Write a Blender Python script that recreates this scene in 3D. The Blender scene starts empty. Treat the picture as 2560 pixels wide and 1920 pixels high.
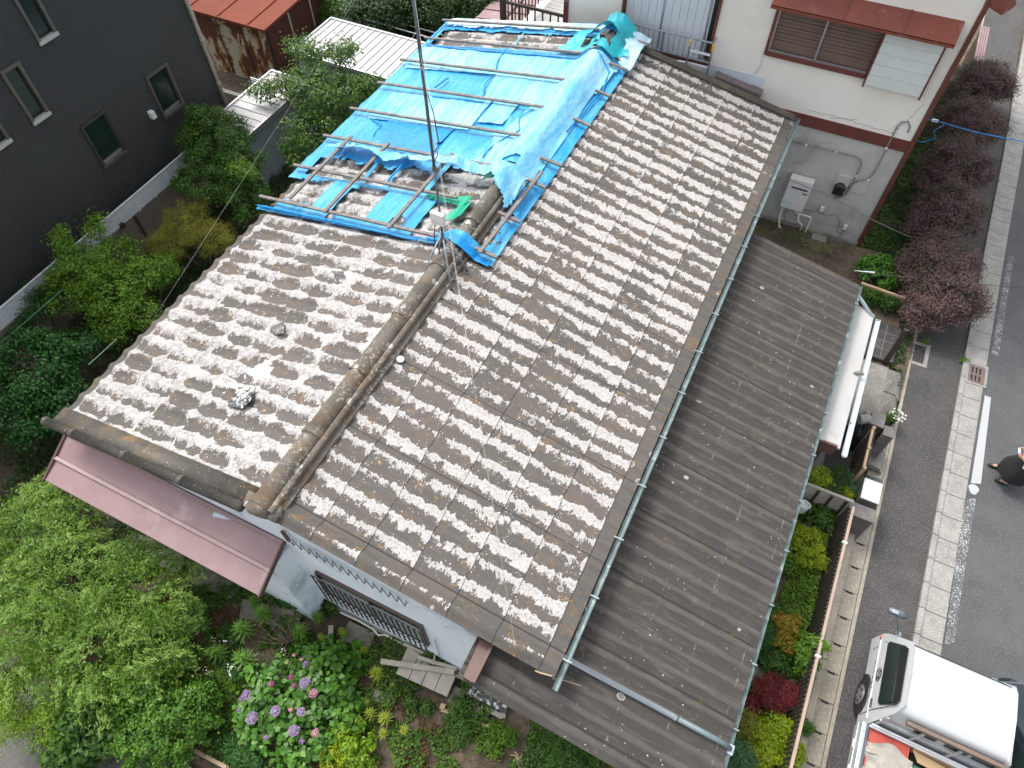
import bpy, math, random
import numpy as np
from mathutils import Vector, Matrix, noise
random.seed(7); RNG = np.random.default_rng(11)
S = bpy.context.scene
COL = S.collection
# ---------------------------------------------------------------- camera
CAM_H = 14.9
FPX = 1765.0
ROT = Matrix(((0.89734399, 0.35793069, -0.25818477), (0.44123351, -0.73995117, 0.50772556), (-0.00931356, -0.56952426, -0.82192176)))
cd = bpy.data.cameras.new('camera'); cam = bpy.data.objects.new('camera', cd); COL.objects.link(cam)
cd.sensor_width = 36.0; cd.lens = 36.0 * FPX / 2560.0; cd.clip_start = 0.1; cd.clip_end = 500
mw = Matrix(((ROT[0][0], -ROT[0][1], -ROT[0][2]), (ROT[1][0], -ROT[1][1], -ROT[1][2]), (ROT[2][0], -ROT[2][1], -ROT[2][2]))).to_4x4()
mw.translation = (0, 0, CAM_H); cam.matrix_world = mw
S.camera = cam
# ---------------------------------------------------------------- sky and sun: thin bright overcast
SUN_EL, SUN_AZ = math.radians(60), math.radians(290)     # azimuth clockwise from +Y
w = bpy.data.worlds.new('World'); S.world = w; w.use_nodes = True
nt = w.node_tree; bg = nt.nodes['Background']
sk = nt.nodes.new('ShaderNodeTexSky'); sk.sky_type = 'NISHITA'; sk.sun_disc = False
sk.sun_elevation = SUN_EL; sk.sun_rotation = SUN_AZ; sk.air_density = 1.0; sk.dust_density = 4.0; sk.ozone_density = 1.0
hs = nt.nodes.new('ShaderNodeHueSaturation'); hs.inputs['Saturation'].default_value = 0.25
nt.links.new(sk.outputs[0], hs.inputs['Color']); nt.links.new(hs.outputs[0], bg.inputs[0]); bg.inputs[1].default_value = 0.15
sl = bpy.data.lights.new('sun', 'SUN'); sl.energy = 0.85; sl.angle = math.radians(14); sl.color = (1.0, 0.96, 0.9)
so = bpy.data.objects.new('sun', sl); COL.objects.link(so)
sd = Vector((math.sin(SUN_AZ) * math.cos(SUN_EL), math.cos(SUN_AZ) * math.cos(SUN_EL), math.sin(SUN_EL)))
so.rotation_euler = sd.to_track_quat('Z', 'Y').to_euler(); so.location = (0, 0, 30)
S.view_settings.view_transform = 'Standard'; S.view_settings.look = 'None'
S.view_settings.exposure = 1.2; S.view_settings.gamma = 1.0
# ---------------------------------------------------------------- measured points: a ray through a photo pixel met with a known height or wall
ORG = dict(A=(850, 1280), B=(1700, 0), C=(1700, 640), D=(0, 0), E=(0, 640), G=(0, 1280), M=(850, 640), T=(850, 0), R=(1700, 1280))
RX, RZ, PIT = -5.5, 5.09, 0.191            # main ridge x, height, pitch
EX, EZ, EPIT = 2.07, 3.15, 0.21            # lower roof eave
def ray(s, x, y):
    if s == 'F': px, py = x, y
    elif s == 'P': px, py = x * 1.1573, y * 1.1573
    else: px, py = ORG[s][0] + x * .38879, ORG[s][1] + y * .38879
    v = ROT @ Vector((px - 1280, py - 960, FPX)); return v / (-v.z)
def P(s, x, y, z=None, X=None, Y=None, roof=None, up=0.0):
    r = ray(s, x, y)
    if roof is not None:
        for side in ((-1, 1) if roof == 'main' else (2,)):
            if side == 2: d = (CAM_H - (EZ + EPIT * EX) - up) / (1 - EPIT * r.x)
            else:
                # z = RZ - PIT*side*(x-RX); x = r.x*d ; z = CAM_H - d
                d = (CAM_H - RZ - PIT * side * RX - up) / (1 - PIT * side * r.x)
            if side == 2 or (r.x * d - RX) * side >= 0: break
    elif z is not None: d = CAM_H - z
    elif X is not None: d = X / r.x
    else: d = Y / r.y
    return Vector((r.x * d, r.y * d, CAM_H - d))
def zmain(x): return RZ - PIT * abs(x - RX)
def zlow(x): return EZ + EPIT * (EX - x)
# ---------------------------------------------------------------- object helpers
LOC = {}
def tag(o, label=None, cat=None, group=None, kind=None):
    if label: o['label'] = label
    if cat: o['category'] = cat
    if group: o['group'] = group
    if kind: o['kind'] = kind
    return o
def thing(name, label, cat, loc=(0, 0, 0), group=None):
    o = bpy.data.objects.new(name, None); COL.objects.link(o); o.location = loc; o.empty_display_size = 0.2
    LOC[o.name] = Vector(loc); return tag(o, label, cat, group)
class MB:
    def __init__(s): s.v = []; s.f = []; s.uv = None
    def add(s, vs, fs):
        b = len(s.v); s.v += [tuple(p) for p in vs]; s.f += [tuple(i + b for i in f) for f in fs]; return s
    def box(s, x0, x1, y0, y1, z0, z1):
        return s.add([(x0, y0, z0), (x1, y0, z0), (x1, y1, z0), (x0, y1, z0), (x0, y0, z1), (x1, y0, z1), (x1, y1, z1), (x0, y1, z1)],
                     [(0, 3, 2, 1), (4, 5, 6, 7), (0, 1, 5, 4), (1, 2, 6, 5), (2, 3, 7, 6), (3, 0, 4, 7)])
    def obox(s, c, sx, sy, sz, m=None):
        m = m or Matrix.Identity(3)
        vs = [Vector(c) + m @ Vector((a * sx / 2, b * sy / 2, d * sz / 2)) for d in (-1, 1) for a, b in ((-1, -1), (1, -1), (1, 1), (-1, 1))]
        return s.add(vs, [(0, 3, 2, 1), (4, 5, 6, 7), (0, 1, 5, 4), (1, 2, 6, 5), (2, 3, 7, 6), (3, 0, 4, 7)])
    def bar(s, p, q, w, h, up=(0, 0, 1)):
        p, q = Vector(p), Vector(q); d = (q - p).normalized(); up = Vector(up)
        sd_ = d.cross(up).normalized(); u = sd_.cross(d).normalized()
        vs = [a + sd_ * (i * w / 2) + u * (j * h / 2) for a in (p, q) for i, j in ((-1, -1), (1, -1), (1, 1), (-1, 1))]
        return s.add(vs, [(0, 1, 2, 3), (7, 6, 5, 4), (0, 4, 5, 1), (1, 5, 6, 2), (2, 6, 7, 3), (3, 7, 4, 0)])
    def tube(s, pts, r, n=8, caps=True):
        pts = [Vector(p) for p in pts]; rs = r if isinstance(r, (list, tuple)) else [r] * len(pts)
        b = len(s.v); prev = None
        for i, p in enumerate(pts):
            d = (pts[min(i + 1, len(pts) - 1)] - pts[max(i - 1, 0)]).normalized()
            if prev is None: a = d.orthogonal().normalized()
            else: a = (prev - d * prev.dot(d)).normalized()
            prev = a; c = d.cross(a)
            for k in range(n):
                t = 2 * math.pi * k / n; s.v.append(tuple(p + (a * math.cos(t) + c * math.sin(t)) * rs[i]))
        for i in range(len(pts) - 1):
            for k in range(n):
                k2 = (k + 1) % n; s.f.append((b + i * n + k, b + i * n + k2, b + (i + 1) * n + k2, b + (i + 1) * n + k))
        if caps:
            s.f.append(tuple(b + k for k in range(n))[::-1]); e = b + (len(pts) - 1) * n; s.f.append(tuple(e + k for k in range(n)))
        return s
    def trough(s, p, q, r, t=0.006, n=8, up=(0, 0, 1)):
        p, q = Vector(p), Vector(q); d = (q - p).normalized(); up = Vector(up); sd_ = d.cross(up).normalized(); b = len(s.v)
        prof = [(math.cos(math.pi + math.pi * k / n) * r, math.sin(math.pi + math.pi * k / n) * r) for k in range(n + 1)]
        prof += [(math.cos(2 * math.pi - math.pi * k / n) * (r - t), math.sin(2 * math.pi - math.pi * k / n) * (r - t)) for k in range(n + 1)]
        m = len(prof)
        for a in (p, q):
            for x, z in prof: s.v.append(tuple(a + sd_ * x + up * z))
        for k in range(m): k2 = (k + 1) % m; s.f.append((b + k, b + k2, b + m + k2, b + m + k))
        # end caps
        s.f.append(tuple(b + k for k in range(n + 1))); s.f.append(tuple(b + m + k for k in range(n + 1))[::-1])
        return s
    def slab(s, poly, vec):
        vec = Vector(vec); n = len(poly); poly = [Vector(p) for p in poly]
        vs = poly + [p + vec for p in poly]
        return s.add(vs, [tuple(range(n))[::-1], tuple(range(n, 2 * n))] + [(i, (i + 1) % n, n + (i + 1) % n, n + i) for i in range(n)])
    def quad(s, *p): return s.add(p, [tuple(range(len(p)))])
    def build(s, name, mat, parent=None, smooth=False, bevel=0, loc=None, world=True, seg=2):
        m = bpy.data.meshes.new(name); off = LOC[parent.name] if parent is not None else Vector(loc if loc is not None else (0, 0, 0))
        if not world: off = Vector((0, 0, 0))
        va = np.array(s.v, dtype=float).reshape(-1, 3) - np.array(off)
        m.from_pydata(va.tolist(), [], s.f); m.materials.append(mat)
        if s.uv is not None:
            ul = m.uv_layers.new(name='UVMap'); li = np.zeros(len(m.loops), dtype=np.int32); m.loops.foreach_get('vertex_index', li)
            ul.data.foreach_set('uv', np.array(s.uv, dtype=np.float32)[li].ravel())
        o = bpy.data.objects.new(name, m); COL.objects.link(o)
        if parent is not None: o.parent = parent; LOC[o.name] = LOC[parent.name]
        else:
            if loc is not None: o.location = loc
            LOC[o.name] = off
        if smooth:
            m.polygons.foreach_set('use_smooth', [True] * len(m.polygons))
        if bevel:
            b = o.modifiers.new('bevel', 'BEVEL'); b.width = bevel; b.segments = seg; b.limit_method = 'ANGLE'; b.angle_limit = math.radians(40)
        return o
def fastmesh(name, verts, quads, mat, parent=None, loc=None, smooth=False, uv=None):
    m = bpy.data.meshes.new(name); off = LOC[parent.name] if parent is not None else Vector(loc if loc is not None else (0, 0, 0))
    v = (np.asarray(verts, dtype=np.float32) - np.array(off, dtype=np.float32)); q = np.asarray(quads, dtype=np.int32); k = q.shape[1]
    m.vertices.add(len(v)); m.vertices.foreach_set('co', v.ravel())
    m.loops.add(q.size); m.loops.foreach_set('vertex_index', q.ravel())
    m.polygons.add(len(q)); m.polygons.foreach_set('loop_start', np.arange(0, q.size, k, dtype=np.int32)); m.polygons.foreach_set('loop_total', np.full(len(q), k, dtype=np.int32))
    if smooth: m.polygons.foreach_set('use_smooth', np.ones(len(q), dtype=bool))
    m.update(calc_edges=True)
    if uv is not None:
        ul = m.uv_layers.new(name='UVMap'); ul.data.foreach_set('uv', np.asarray(uv, dtype=np.float32)[q.ravel()].ravel())
    m.materials.append(mat); m.validate()
    o = bpy.data.objects.new(name, m); COL.objects.link(o)
    if parent is not None: o.parent = parent; LOC[o.name] = LOC[parent.name]
    else:
        if loc is not None: o.location = loc
        LOC[o.name] = off
    return o
def dup(root, loc=None, rz=None, label=None, scale=None):
    r = root.copy(); COL.objects.link(r)
    if loc is not None: r.location = loc
    if rz is not None: r.rotation_euler = (0, 0, rz)
    if scale is not None: r.scale = scale
    if label: r['label'] = label
    for ch in list(root.children):
        c = ch.copy(); COL.objects.link(c); c.parent = r
        for g in ch.children:
            d = g.copy(); COL.objects.link(d); d.parent = c
    LOC[r.name] = Vector(r.location); return r
# ---------------------------------------------------------------- materials
class NB:
    def __init__(s, name):
        s.m = bpy.data.materials.new(name); s.m.use_nodes = True; s.t = s.m.node_tree; s.b = s.t.nodes['Principled BSDF']; s.out = s.t.nodes['Material Output']
    def n(s, typ, **kw):
        o = s.t.nodes.new(typ)
        for k, v in kw.items():
            if k in o.inputs: o.inputs[k].default_value = v
            else: setattr(o, k, v)
        return o
    def l(s, a, b): s.t.links.new(a, b)
    def val(s, sock, x):
        if isinstance(x, (int, float)): sock.default_value = x
        else: s.l(x, sock)
    def math(s, op, a, b=0.0, c=None, clamp=False):
        o = s.t.nodes.new('ShaderNodeMath'); o.operation = op; o.use_clamp = clamp; s.val(o.inputs[0], a); s.val(o.inputs[1], b)
        if c is not None: s.val(o.inputs[2], c)
        return o.outputs[0]
    def mix(s, f, a, b, mode='MIX'):
        o = s.t.nodes.new('ShaderNodeMix'); o.data_type = 'RGBA'; o.blend_type = mode; s.val(o.inputs[0], f)
        for sock, x in ((o.inputs[6], a), (o.inputs[7], b)):
            if isinstance(x, tuple): sock.default_value = (*x, 1) if len(x) == 3 else x
            else: s.l(x, sock)
        return o.outputs[2]
    def noise(s, vec, scale, detail=4, rough=0.6, dist=0.0, dim='3D'):
        o = s.t.nodes.new('ShaderNodeTexNoise'); o.noise_dimensions = dim; o.inputs['Scale'].default_value = scale; o.inputs['Detail'].default_value = detail
        o.inputs['Roughness'].default_value = rough; o.inputs['Distortion'].default_value = dist
        if vec is not None: s.l(vec, o.inputs['Vector'])
        return o.outputs['Fac']
    def co(s, which='Object', scale=None, loc=None):
        o = s.t.nodes.new('ShaderNodeTexCoord').outputs[which]
        if scale is not None or loc is not None:
            mp = s.t.nodes.new('ShaderNodeMapping'); s.l(o, mp.inputs[0])
            if scale is not None: mp.inputs['Scale'].default_value = scale
            if loc is not None: mp.inputs['Location'].default_value = loc
            return mp.outputs[0]
        return o
    def step(s, x, lo, hi):
        o = s.t.nodes.new('ShaderNodeMapRange'); o.interpolation_type = 'SMOOTHSTEP'; s.val(o.inputs['Value'], x); o.inputs['From Min'].default_value = lo; o.inputs['From Max'].default_value = hi
        return o.outputs[0]
    def bump(s, h, strength=0.3, dist=0.01):
        o = s.t.nodes.new('ShaderNodeBump'); o.inputs['Strength'].default_value = strength; o.inputs['Distance'].default_value = dist; s.l(h, o.inputs['Height']); s.l(o.outputs[0], s.b.inputs['Normal']); return o
    def base(s, c, rough=0.7, metal=0.0, spec=None):
        if isinstance(c, tuple): s.b.inputs['Base Color'].default_value = (*c, 1)
        else: s.l(c, s.b.inputs['Base Color'])
        s.val(s.b.inputs['Roughness'], rough); s.b.inputs['Metallic'].default_value = metal
        if spec is not None: s.b.inputs['Specular IOR Level'].default_value = spec
def simple(name, c1, c2=None, scale=3.0, rough=0.7, metal=0.0, bump=0.0, bscale=40, stain=None, stscale=1.2, stlo=.5, sthi=.75, spec=None, stretch=None, speck=None):
    b = NB(name); co = b.co('Object', scale=stretch) if stretch else b.co('Object')
    c2 = c2 or tuple(x * 0.78 for x in c1)
    f = b.step(b.noise(co, scale, 6, .65), .3, .7); c = b.mix(f, c1, c2)
    if stain: c = b.mix(b.step(b.noise(co, stscale, 7, .7, .4), stlo, sthi), c, stain)
    if speck: c = b.mix(b.step(b.noise(b.co('Object'), speck[1], 2, .5), speck[2], speck[2] + .06), c, speck[0])
    b.base(c, rough, metal, spec)
    if bump: b.bump(b.noise(b.co('Object'), bscale, 5, .6), bump, 0.01)
    return b.m
def foliage_mat(name, cols, trans=0.3, rough=0.5, hue=None, clump=1.6, spec=0.35):
    b = NB(name); g = b.n('ShaderNodeNewGeometry'); r = g.outputs['Random Per Island']
    cols = [(r_ * 1.3, g_ * 1.28, b_) for r_, g_, b_ in cols]
    cr = b.n('ShaderNodeValToRGB'); e = cr.color_ramp.elements
    while len(e) < len(cols): e.new(0.5)
    for i, c in enumerate(cols): e[i].position = i / (len(cols) - 1); e[i].color = (*c, 1)
    nz = b.noise(b.co('Object'), clump, 3, .6)
    k = b.math('ADD', b.math('MULTIPLY', r, 0.55), b.math('MULTIPLY', b.math('SUBTRACT', nz, 0.28), 1.1), clamp=True)
    b.l(k, cr.inputs[0]); b.base(cr.outputs[0], rough, 0, spec)
    tr = b.n('ShaderNodeBsdfTranslucent'); tc = b.mix(.5, cr.outputs[0], (0.16, 0.26, 0.03)); b.l(tc, tr.inputs[0])
    mx = b.n('ShaderNodeMixShader'); mx.inputs[0].default_value = trans; b.l(b.b.outputs[0], mx.inputs[1]); b.l(tr.outputs[0], mx.inputs[2]); b.l(mx.outputs[0], b.out.inputs[0])
    return b.m
PATCH = (8.95, 3.12)
def roof_mat(name, kind):
    """corrugated cement sheets: uv = (metres along the ridge / rib pitch, courses down the slope)"""
    b = NB(name); uv = b.n('ShaderNodeUVMap'); sx = b.n('ShaderNodeSeparateXYZ'); b.l(uv.outputs[0], sx.inputs[0]); u, v = sx.outputs[0], sx.outputs[1]
    mt = b.n('ShaderNodeCombineXYZ'); b.l(b.math('MULTIPLY', u, .3825), mt.inputs[0]); b.l(b.math('MULTIPLY', v, .77), mt.inputs[1]); M_ = mt.outputs[0]
    fu = b.math('FRACT', u); fv = b.math('FRACT', v)
    cell = b.n('ShaderNodeCombineXYZ'); b.l(b.math('FLOOR', u), cell.inputs[0]); b.l(b.math('FLOOR', v), cell.inputs[1])
    wn = b.n('ShaderNodeTexWhiteNoise', noise_dimensions='2D'); b.l(cell.outputs[0], wn.inputs['Vector']); rnd = wn.outputs['Value']
    sheet = b.n('ShaderNodeCombineXYZ'); b.l(b.math('FLOOR', b.math('DIVIDE', u, 4)), sheet.inputs[0]); b.l(b.math('FLOOR', v), sheet.inputs[1])
    wn2 = b.n('ShaderNodeTexWhiteNoise', noise_dimensions='2D'); b.l(sheet.outputs[0], wn2.inputs['Vector'])
    big = b.noise(M_, 1.1, 3, .55); mid = b.noise(M_, 5.5, 5, .65); fine = b.noise(M_, 26, 6, .72)
    # streaks run down the slope
    st = b.n('ShaderNodeMapping'); b.l(M_, st.inputs[0]); st.inputs['Scale'].default_value = (11, 2.0, 1)
    streak = b.noise(st.outputs[0], 1.0, 5, .6, .6)
    # bare surface
    c = b.mix(b.step(streak, .35, .68), (.088, .078, .066), (.062, .06, .058))
    c = b.mix(b.math('MULTIPLY', b.step(b.noise(M_, 2.6, 6, .7), .52, .72), .75), c, (.17, .105, .04))
    c = b.mix(b.math('MULTIPLY', b.step(streak, .56, .63), b.step(mid, .5, .6)), c, (.20, .12, .04))
    c = b.mix(b.math('MULTIPLY', b.step(wn2.outputs['Value'], .2, 1), .35), c, (.135, .105, .092))
    c = b.mix(b.math('MULTIPLY', b.step(fine, .45, .75), .25), c, (.2, .18, .17))
    if kind == 'low':
        c = b.mix(b.math('MULTIPLY', b.step(b.noise(M_, 1.7, 5, .65), .4, .75), .6), (.038, .033, .029), (.070, .059, .050))
        c = b.mix(b.math('MULTIPLY', b.step(streak, .5, .72), .5), c, (.11, .098, .088))
        c = b.mix(b.math('MULTIPLY', b.step(wn2.outputs['Value'], .1, 1), .3), c, (.036, .034, .033))
        c = b.mix(b.math('MULTIPLY', b.step(b.noise(M_, 3.1, 5, .7), .6, .72), .6), c, (.15, .12, .06))
        rib = b.math('COSINE', b.math('MULTIPLY', b.math('SUBTRACT', u, .74), 6.2832)); c = b.mix(b.math('MULTIPLY', b.step(b.math('ADD', rib, b.math('MULTIPLY', b.math('SUBTRACT', streak, .5), 2.2)), .1, 1.1), .5), c, (.105, .094, .083))
        seam = b.math('MINIMUM', fv, b.math('SUBTRACT', 1.0, fv))
        c = b.mix(b.math('MULTIPLY', b.math('MULTIPLY', b.step(seam, .022, .004), b.step(mid, .5, .68)), .45), c, (.36, .34, .32))
        sp = b.n('ShaderNodeTexVoronoi'); b.l(M_, sp.inputs['Vector']); sp.inputs['Scale'].default_value = 9.0
        dots = b.math('MULTIPLY', b.step(sp.outputs['Distance'], .17, .09), b.step(big, .45, .6))
        c = b.mix(b.math('MULTIPLY', dots, b.step(fine, .48, .55)), c, (.5, .49, .46))
        rough = .8
    else:
        tm = b.n('ShaderNodeMapping'); b.l(M_, tm.inputs[0]); tm.inputs['Scale'].default_value = (13, 34, 1); tm.inputs['Location'].default_value = (3, 7, 0)
        teeth = b.noise(tm.outputs[0], 1.0, 5, .7)
        w1 = b.math('SUBTRACT', b.noise(M_, 2.7, 3, .55), .5); w2 = b.math('SUBTRACT', b.noise(M_, 7.5, 4, .6), .5)
        jag = b.noise(b.co('Object'), 62, 4, .65)
        noise_ = b.math('ADD', b.math('ADD', b.math('MULTIPLY', w2, 2.9), b.math('MULTIPLY', b.math('SUBTRACT', teeth, .5), 2.7)), b.math('ADD', b.math('MULTIPLY', b.math('SUBTRACT', jag, .5), 1.7), b.math('MULTIPLY', b.math('SUBTRACT', big, .5), 2.0 if kind == 'right' else 3.4)))
        rr = b.math('MULTIPLY', b.math('SUBTRACT', rnd, .5), .2); fuw = b.math('ADD', fu, b.math('MULTIPLY', w1, .8))
        if kind == 'right':
            pp = b.math('ADD', fu, b.math('MULTIPLY', w1, .28))
            W = b.math('ADD', b.math('ADD', .25, b.math('MULTIPLY', rr, 1.6)), b.math('MULTIPLY', fv, .15))
            up_ = b.math('ADD', b.math('SUBTRACT', .66, pp), b.math('MULTIPLY', noise_, .11)); lo_ = b.math('ADD', b.math('SUBTRACT', pp, b.math('SUBTRACT', .66, W)), b.math('MULTIPLY', noise_, .30))
            fld = b.math('MULTIPLY', b.math('MINIMUM', up_, lo_), 2.2)
            fld = b.math('ADD', fld, b.math('MULTIPLY', b.math('ADD', b.math('MULTIPLY', w2, 2.0), b.math('SUBTRACT', big, .5)), .25))
            fld = b.math('ADD', fld, b.math('MULTIPLY', b.step(fv, .9, .985), .22))
            fld = b.math('SUBTRACT', fld, b.math('MULTIPLY', b.step(u, 4.05, 3.9), .5))
            fld = b.math('SUBTRACT', fld, b.math('MULTIPLY', b.step(b.math('ADD', v, b.math('MULTIPLY', w2, .06)), 6.985, 7.0), 1.8))
            white = b.step(fld, .0, .05)
        else:
            pp = b.math('FRACT', b.math('ADD', b.math('ADD', u, .12), b.math('MULTIPLY', w1, .2))); cc = b.math('MULTIPLY', b.math('ABSOLUTE', b.math('SUBTRACT', b.math('FRACT', b.math('ADD', v, b.math('ADD', b.math('MULTIPLY', w1, -.5), b.math('MULTIPLY', rnd, .2)))), .55)), 2.0)
            hi_ = b.math('ADD', b.math('SUBTRACT', pp, .70), b.math('MULTIPLY', noise_, .33)); lw_ = b.math('ADD', b.math('SUBTRACT', .17, pp), b.math('MULTIPLY', noise_, .13))
            fld = b.math('ADD', b.math('MULTIPLY', b.math('MAXIMUM', hi_, lw_), 1.6), b.math('ADD', b.math('MULTIPLY', b.math('POWER', b.math('MINIMUM', cc, 1.0), 4.0), .45), b.math('MULTIPLY', rr, .6)))
            fld = b.math('ADD', fld, b.math('MULTIPLY', b.math('SUBTRACT', big, .5), 1.1))
            bx = b.math('SUBTRACT', b.math('MULTIPLY', u, .3825), PATCH[0] * .3825); by = b.math('SUBTRACT', b.math('MULTIPLY', v, .77), PATCH[1] * .77)
            bd_ = b.math('SQRT', b.math('ADD', b.math('MULTIPLY', bx, bx), b.math('MULTIPLY', by, by))); fresh = b.step(b.math('ADD', bd_, b.math('MULTIPLY', w2, .5)), .24, .17); fld = b.math('ADD', fld, fresh)
            white = b.step(fld, .0, .06)
            white = b.math('MULTIPLY', white, b.step(b.math('ADD', u, b.math('MULTIPLY', w2, .4)), 3.85, 3.95))
            ev = b.step(b.math('ADD', v, b.math('MULTIPLY', w2, .05)), 6.97, 7.0); white = b.math('MULTIPLY', white, b.math('SUBTRACT', 1.0, ev))
        # paint: chalky white with greyed mottling
        gm = b.noise(M_, 30, 8, .8, 1.2)
        wcol = b.mix(b.step(gm, .36, .6), (.21, .20, .185), (.53, .505, .485)) if kind == 'right' else b.mix(b.step(b.math('ADD', b.math('MULTIPLY', gm, .5), b.math('MULTIPLY', b.noise(M_, 11, 6, .8, .8), .5)), .43, .58), (.20, .19, .178), (.51, .49, .478))
        wcol = b.mix(b.math('MULTIPLY', b.step(b.noise(M_, 1.9, 4, .6), .5, .68), .55), wcol, (.36, .345, .32) if kind == 'right' else (.5, .48, .465))
        # fresh white along the upper edge of a patch
        edge = b.math('MULTIPLY', b.step(fld, .22, .02), .6 if kind == 'right' else .35); wcol = b.mix(edge, wcol, (.60, .575, .555))
        c = b.mix(white, c, wcol)
        if kind == 'left': c = b.mix(b.math('MULTIPLY', fresh, .85), c, (.74, .73, .72))
        # loose flakes
        sp = b.n('ShaderNodeTexVoronoi'); b.l(M_, sp.inputs['Vector']); sp.inputs['Scale'].default_value = 24.0
        fl = b.math('MULTIPLY', b.step(sp.outputs['Distance'], .26, .17), b.step(mid, .5, .62)); fl = b.math('MULTIPLY', fl, b.step(v, 6.98, 6.9))
        c = b.mix(b.math('MULTIPLY', fl, b.step(u, 4.0, 4.3) if kind == 'right' else b.step(u, 4.0, 4.2)), c, (.62, .6, .575))
        rough = .75
        b.bump(b.math('ADD', b.math('MULTIPLY', white, .5), b.math('MULTIPLY', fine, .5)), .5, .006)
    # round lichen rings, densest by the eave
    vo = b.n('ShaderNodeTexVoronoi'); b.l(M_, vo.inputs['Vector']); vo.inputs['Scale'].default_value = 3.4
    d = vo.outputs['Distance']; wc = b.n('ShaderNodeSeparateXYZ'); b.l(vo.outputs['Color'], wc.inputs[0]); sel = wc.outputs[0]
    if kind == 'low': keep = b.step(sel, .93, .94); rad = .26
    elif kind == 'right': keep = b.math('MAXIMUM', b.math('MULTIPLY', b.step(sel, .45, .46), b.step(v, 6.9, 7.02)), b.step(sel, .93, .94)); rad = .3
    else: keep = b.step(sel, .97, .98); rad = .2
    dj = b.math('ADD', d, b.math('MULTIPLY', b.math('SUBTRACT', mid, .5), .12))
    dj = b.math('ADD', dj, b.math('MULTIPLY', wc.outputs[1], .17))
    ring = b.math('MULTIPLY', b.step(dj, rad, rad - .03), keep)
    rc = b.mix(b.step(b.math('ABSOLUTE', b.math('SUBTRACT', dj, rad - .05)), .05, .0), (.17, .165, .15), (.42, .41, .385))
    c = b.mix(b.math('MULTIPLY', ring, .8), c, rc)
    # black joints: course laps and the sheet side laps every four ribs
    su = b.math('FRACT', b.math('DIVIDE', u, 4)); sj = b.math('MINIMUM', su, b.math('SUBTRACT', 1.0, su))
    if kind != 'left':
        c = b.mix(b.math('MULTIPLY', b.step(sj, *((.008, .004) if kind == 'right' else (.024, .012))), .95), c, (.02, .019, .018))
        if kind == 'low': c = b.mix(b.math('MULTIPLY', b.step(sj, .035, .02), b.step(mid, .56, .62)), c, (.05, .045, .012))
    cj = b.math('MULTIPLY', b.step(fv, .988, .996), .62 if kind == 'right' else .3); c = b.mix(cj, c, (.02, .019, .018)) if kind != 'left' else c
    b.base(c, rough)
    return b.m
M = {}
M['roof_r'] = roof_mat('roof_right_slope', 'right'); M['roof_l'] = roof_mat('roof_left_slope', 'left'); M['roof_low'] = roof_mat('roof_lower', 'low')
def ridge_mat():
    b = NB('ridge_tile'); co = b.co('Object'); n = b.noise(co, 2.2, 6, .7); f = b.noise(co, 16, 5, .7)
    c = b.mix(b.step(n, .4, .6), (.085, .073, .058), (.135, .12, .10)); yy = b.n('ShaderNodeSeparateXYZ'); b.l(co, yy.inputs[0]); near = b.step(yy.outputs[1], 1.5, -5.5)
    c = b.mix(b.math('MULTIPLY', b.step(b.math('ADD', b.noise(co, 3.3, 5, .7), b.math('MULTIPLY', near, .16)), .60, .78), .5), c, (.16, .088, .036))
    c = b.mix(b.math('MULTIPLY', b.step(f, .52, .62), b.step(b.noise(co, 1.3, 4, .6), .42, .6)), c, (.36, .33, .29))
    vo = b.n('ShaderNodeTexVoronoi'); b.l(co, vo.inputs['Vector']); vo.inputs['Scale'].default_value = 5; wc = b.n('ShaderNodeSeparateXYZ'); b.l(vo.outputs['Color'], wc.inputs[0])
    c = b.mix(b.math('MULTIPLY', b.step(vo.outputs['Distance'], .34, .3), b.step(wc.outputs[0], .8, .82)), c, (.36, .36, .33))
    b.base(c, .8); b.bump(f, .5, .01); return b.m
M['ridge'] = ridge_mat()
M['verge'] = simple('verge_tile', (.085, .077, .062), (.055, .052, .045), 3, .65, stain=(.19, .12, .05), stscale=2.2, bump=.3, speck=((.5, .48, .44), 30, .68))
M['blue_wall'] = simple('pale_blue_render', (.78, .84, .89), (.70, .77, .83), 1.2, .75, bump=.25, bscale=60, stain=(.42, .50, .57), stscale=.9)
M['cream'] = simple('cream_render', (.80, .77, .70), (.75, .72, .65), 1.0, .8, bump=.3, bscale=45, stain=(.52, .50, .46), stscale=.6, stlo=.55, sthi=.85)
M['grey_render'] = simple('grey_render', (.50, .485, .46), (.44, .43, .405), .8, .85, bump=.3, bscale=60, stain=(.28, .275, .26), stscale=.7)
M['brown_paint'] = simple('red_brown_paint', (.15, .042, .03), (.11, .033, .026), 2, .45, stain=(.08, .03, .024), stscale=3)
M['red_awning'] = simple('weathered_red_metal', (.23, .055, .03), (.17, .045, .028), 1.5, .45, stain=(.34, .17, .13), stscale=2.2, stlo=.55)
M['shutter_brown'] = simple('brown_shutter', (.17, .115, .09), (.14, .095, .078), 3, .5)
M['white_panel'] = simple('white_painted_panel', (.64, .68, .65), (.58, .62, .59), 1.5, .5)
M['pale_shutter'] = simple('pale_blue_shutter', (.60, .66, .72), (.55, .61, .67), 1.5, .5)
M['alu'] = simple('aluminium', (.52, .53, .54), (.42, .43, .44), 5, .35, .8)
M['alu_white'] = simple('white_aluminium', (.74, .77, .79), (.66, .69, .72), 4, .4, .1)
M['teal_pvc'] = simple('faded_teal_plastic', (.15, .205, .205), (.10, .145, .145), 4, .45, stain=(.40, .45, .46), stscale=3, stlo=.55, sthi=.7)
M['white_pvc'] = simple('pale_blue_plastic', (.52, .58, .62), (.46, .52, .56), 3, .5)
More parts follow.
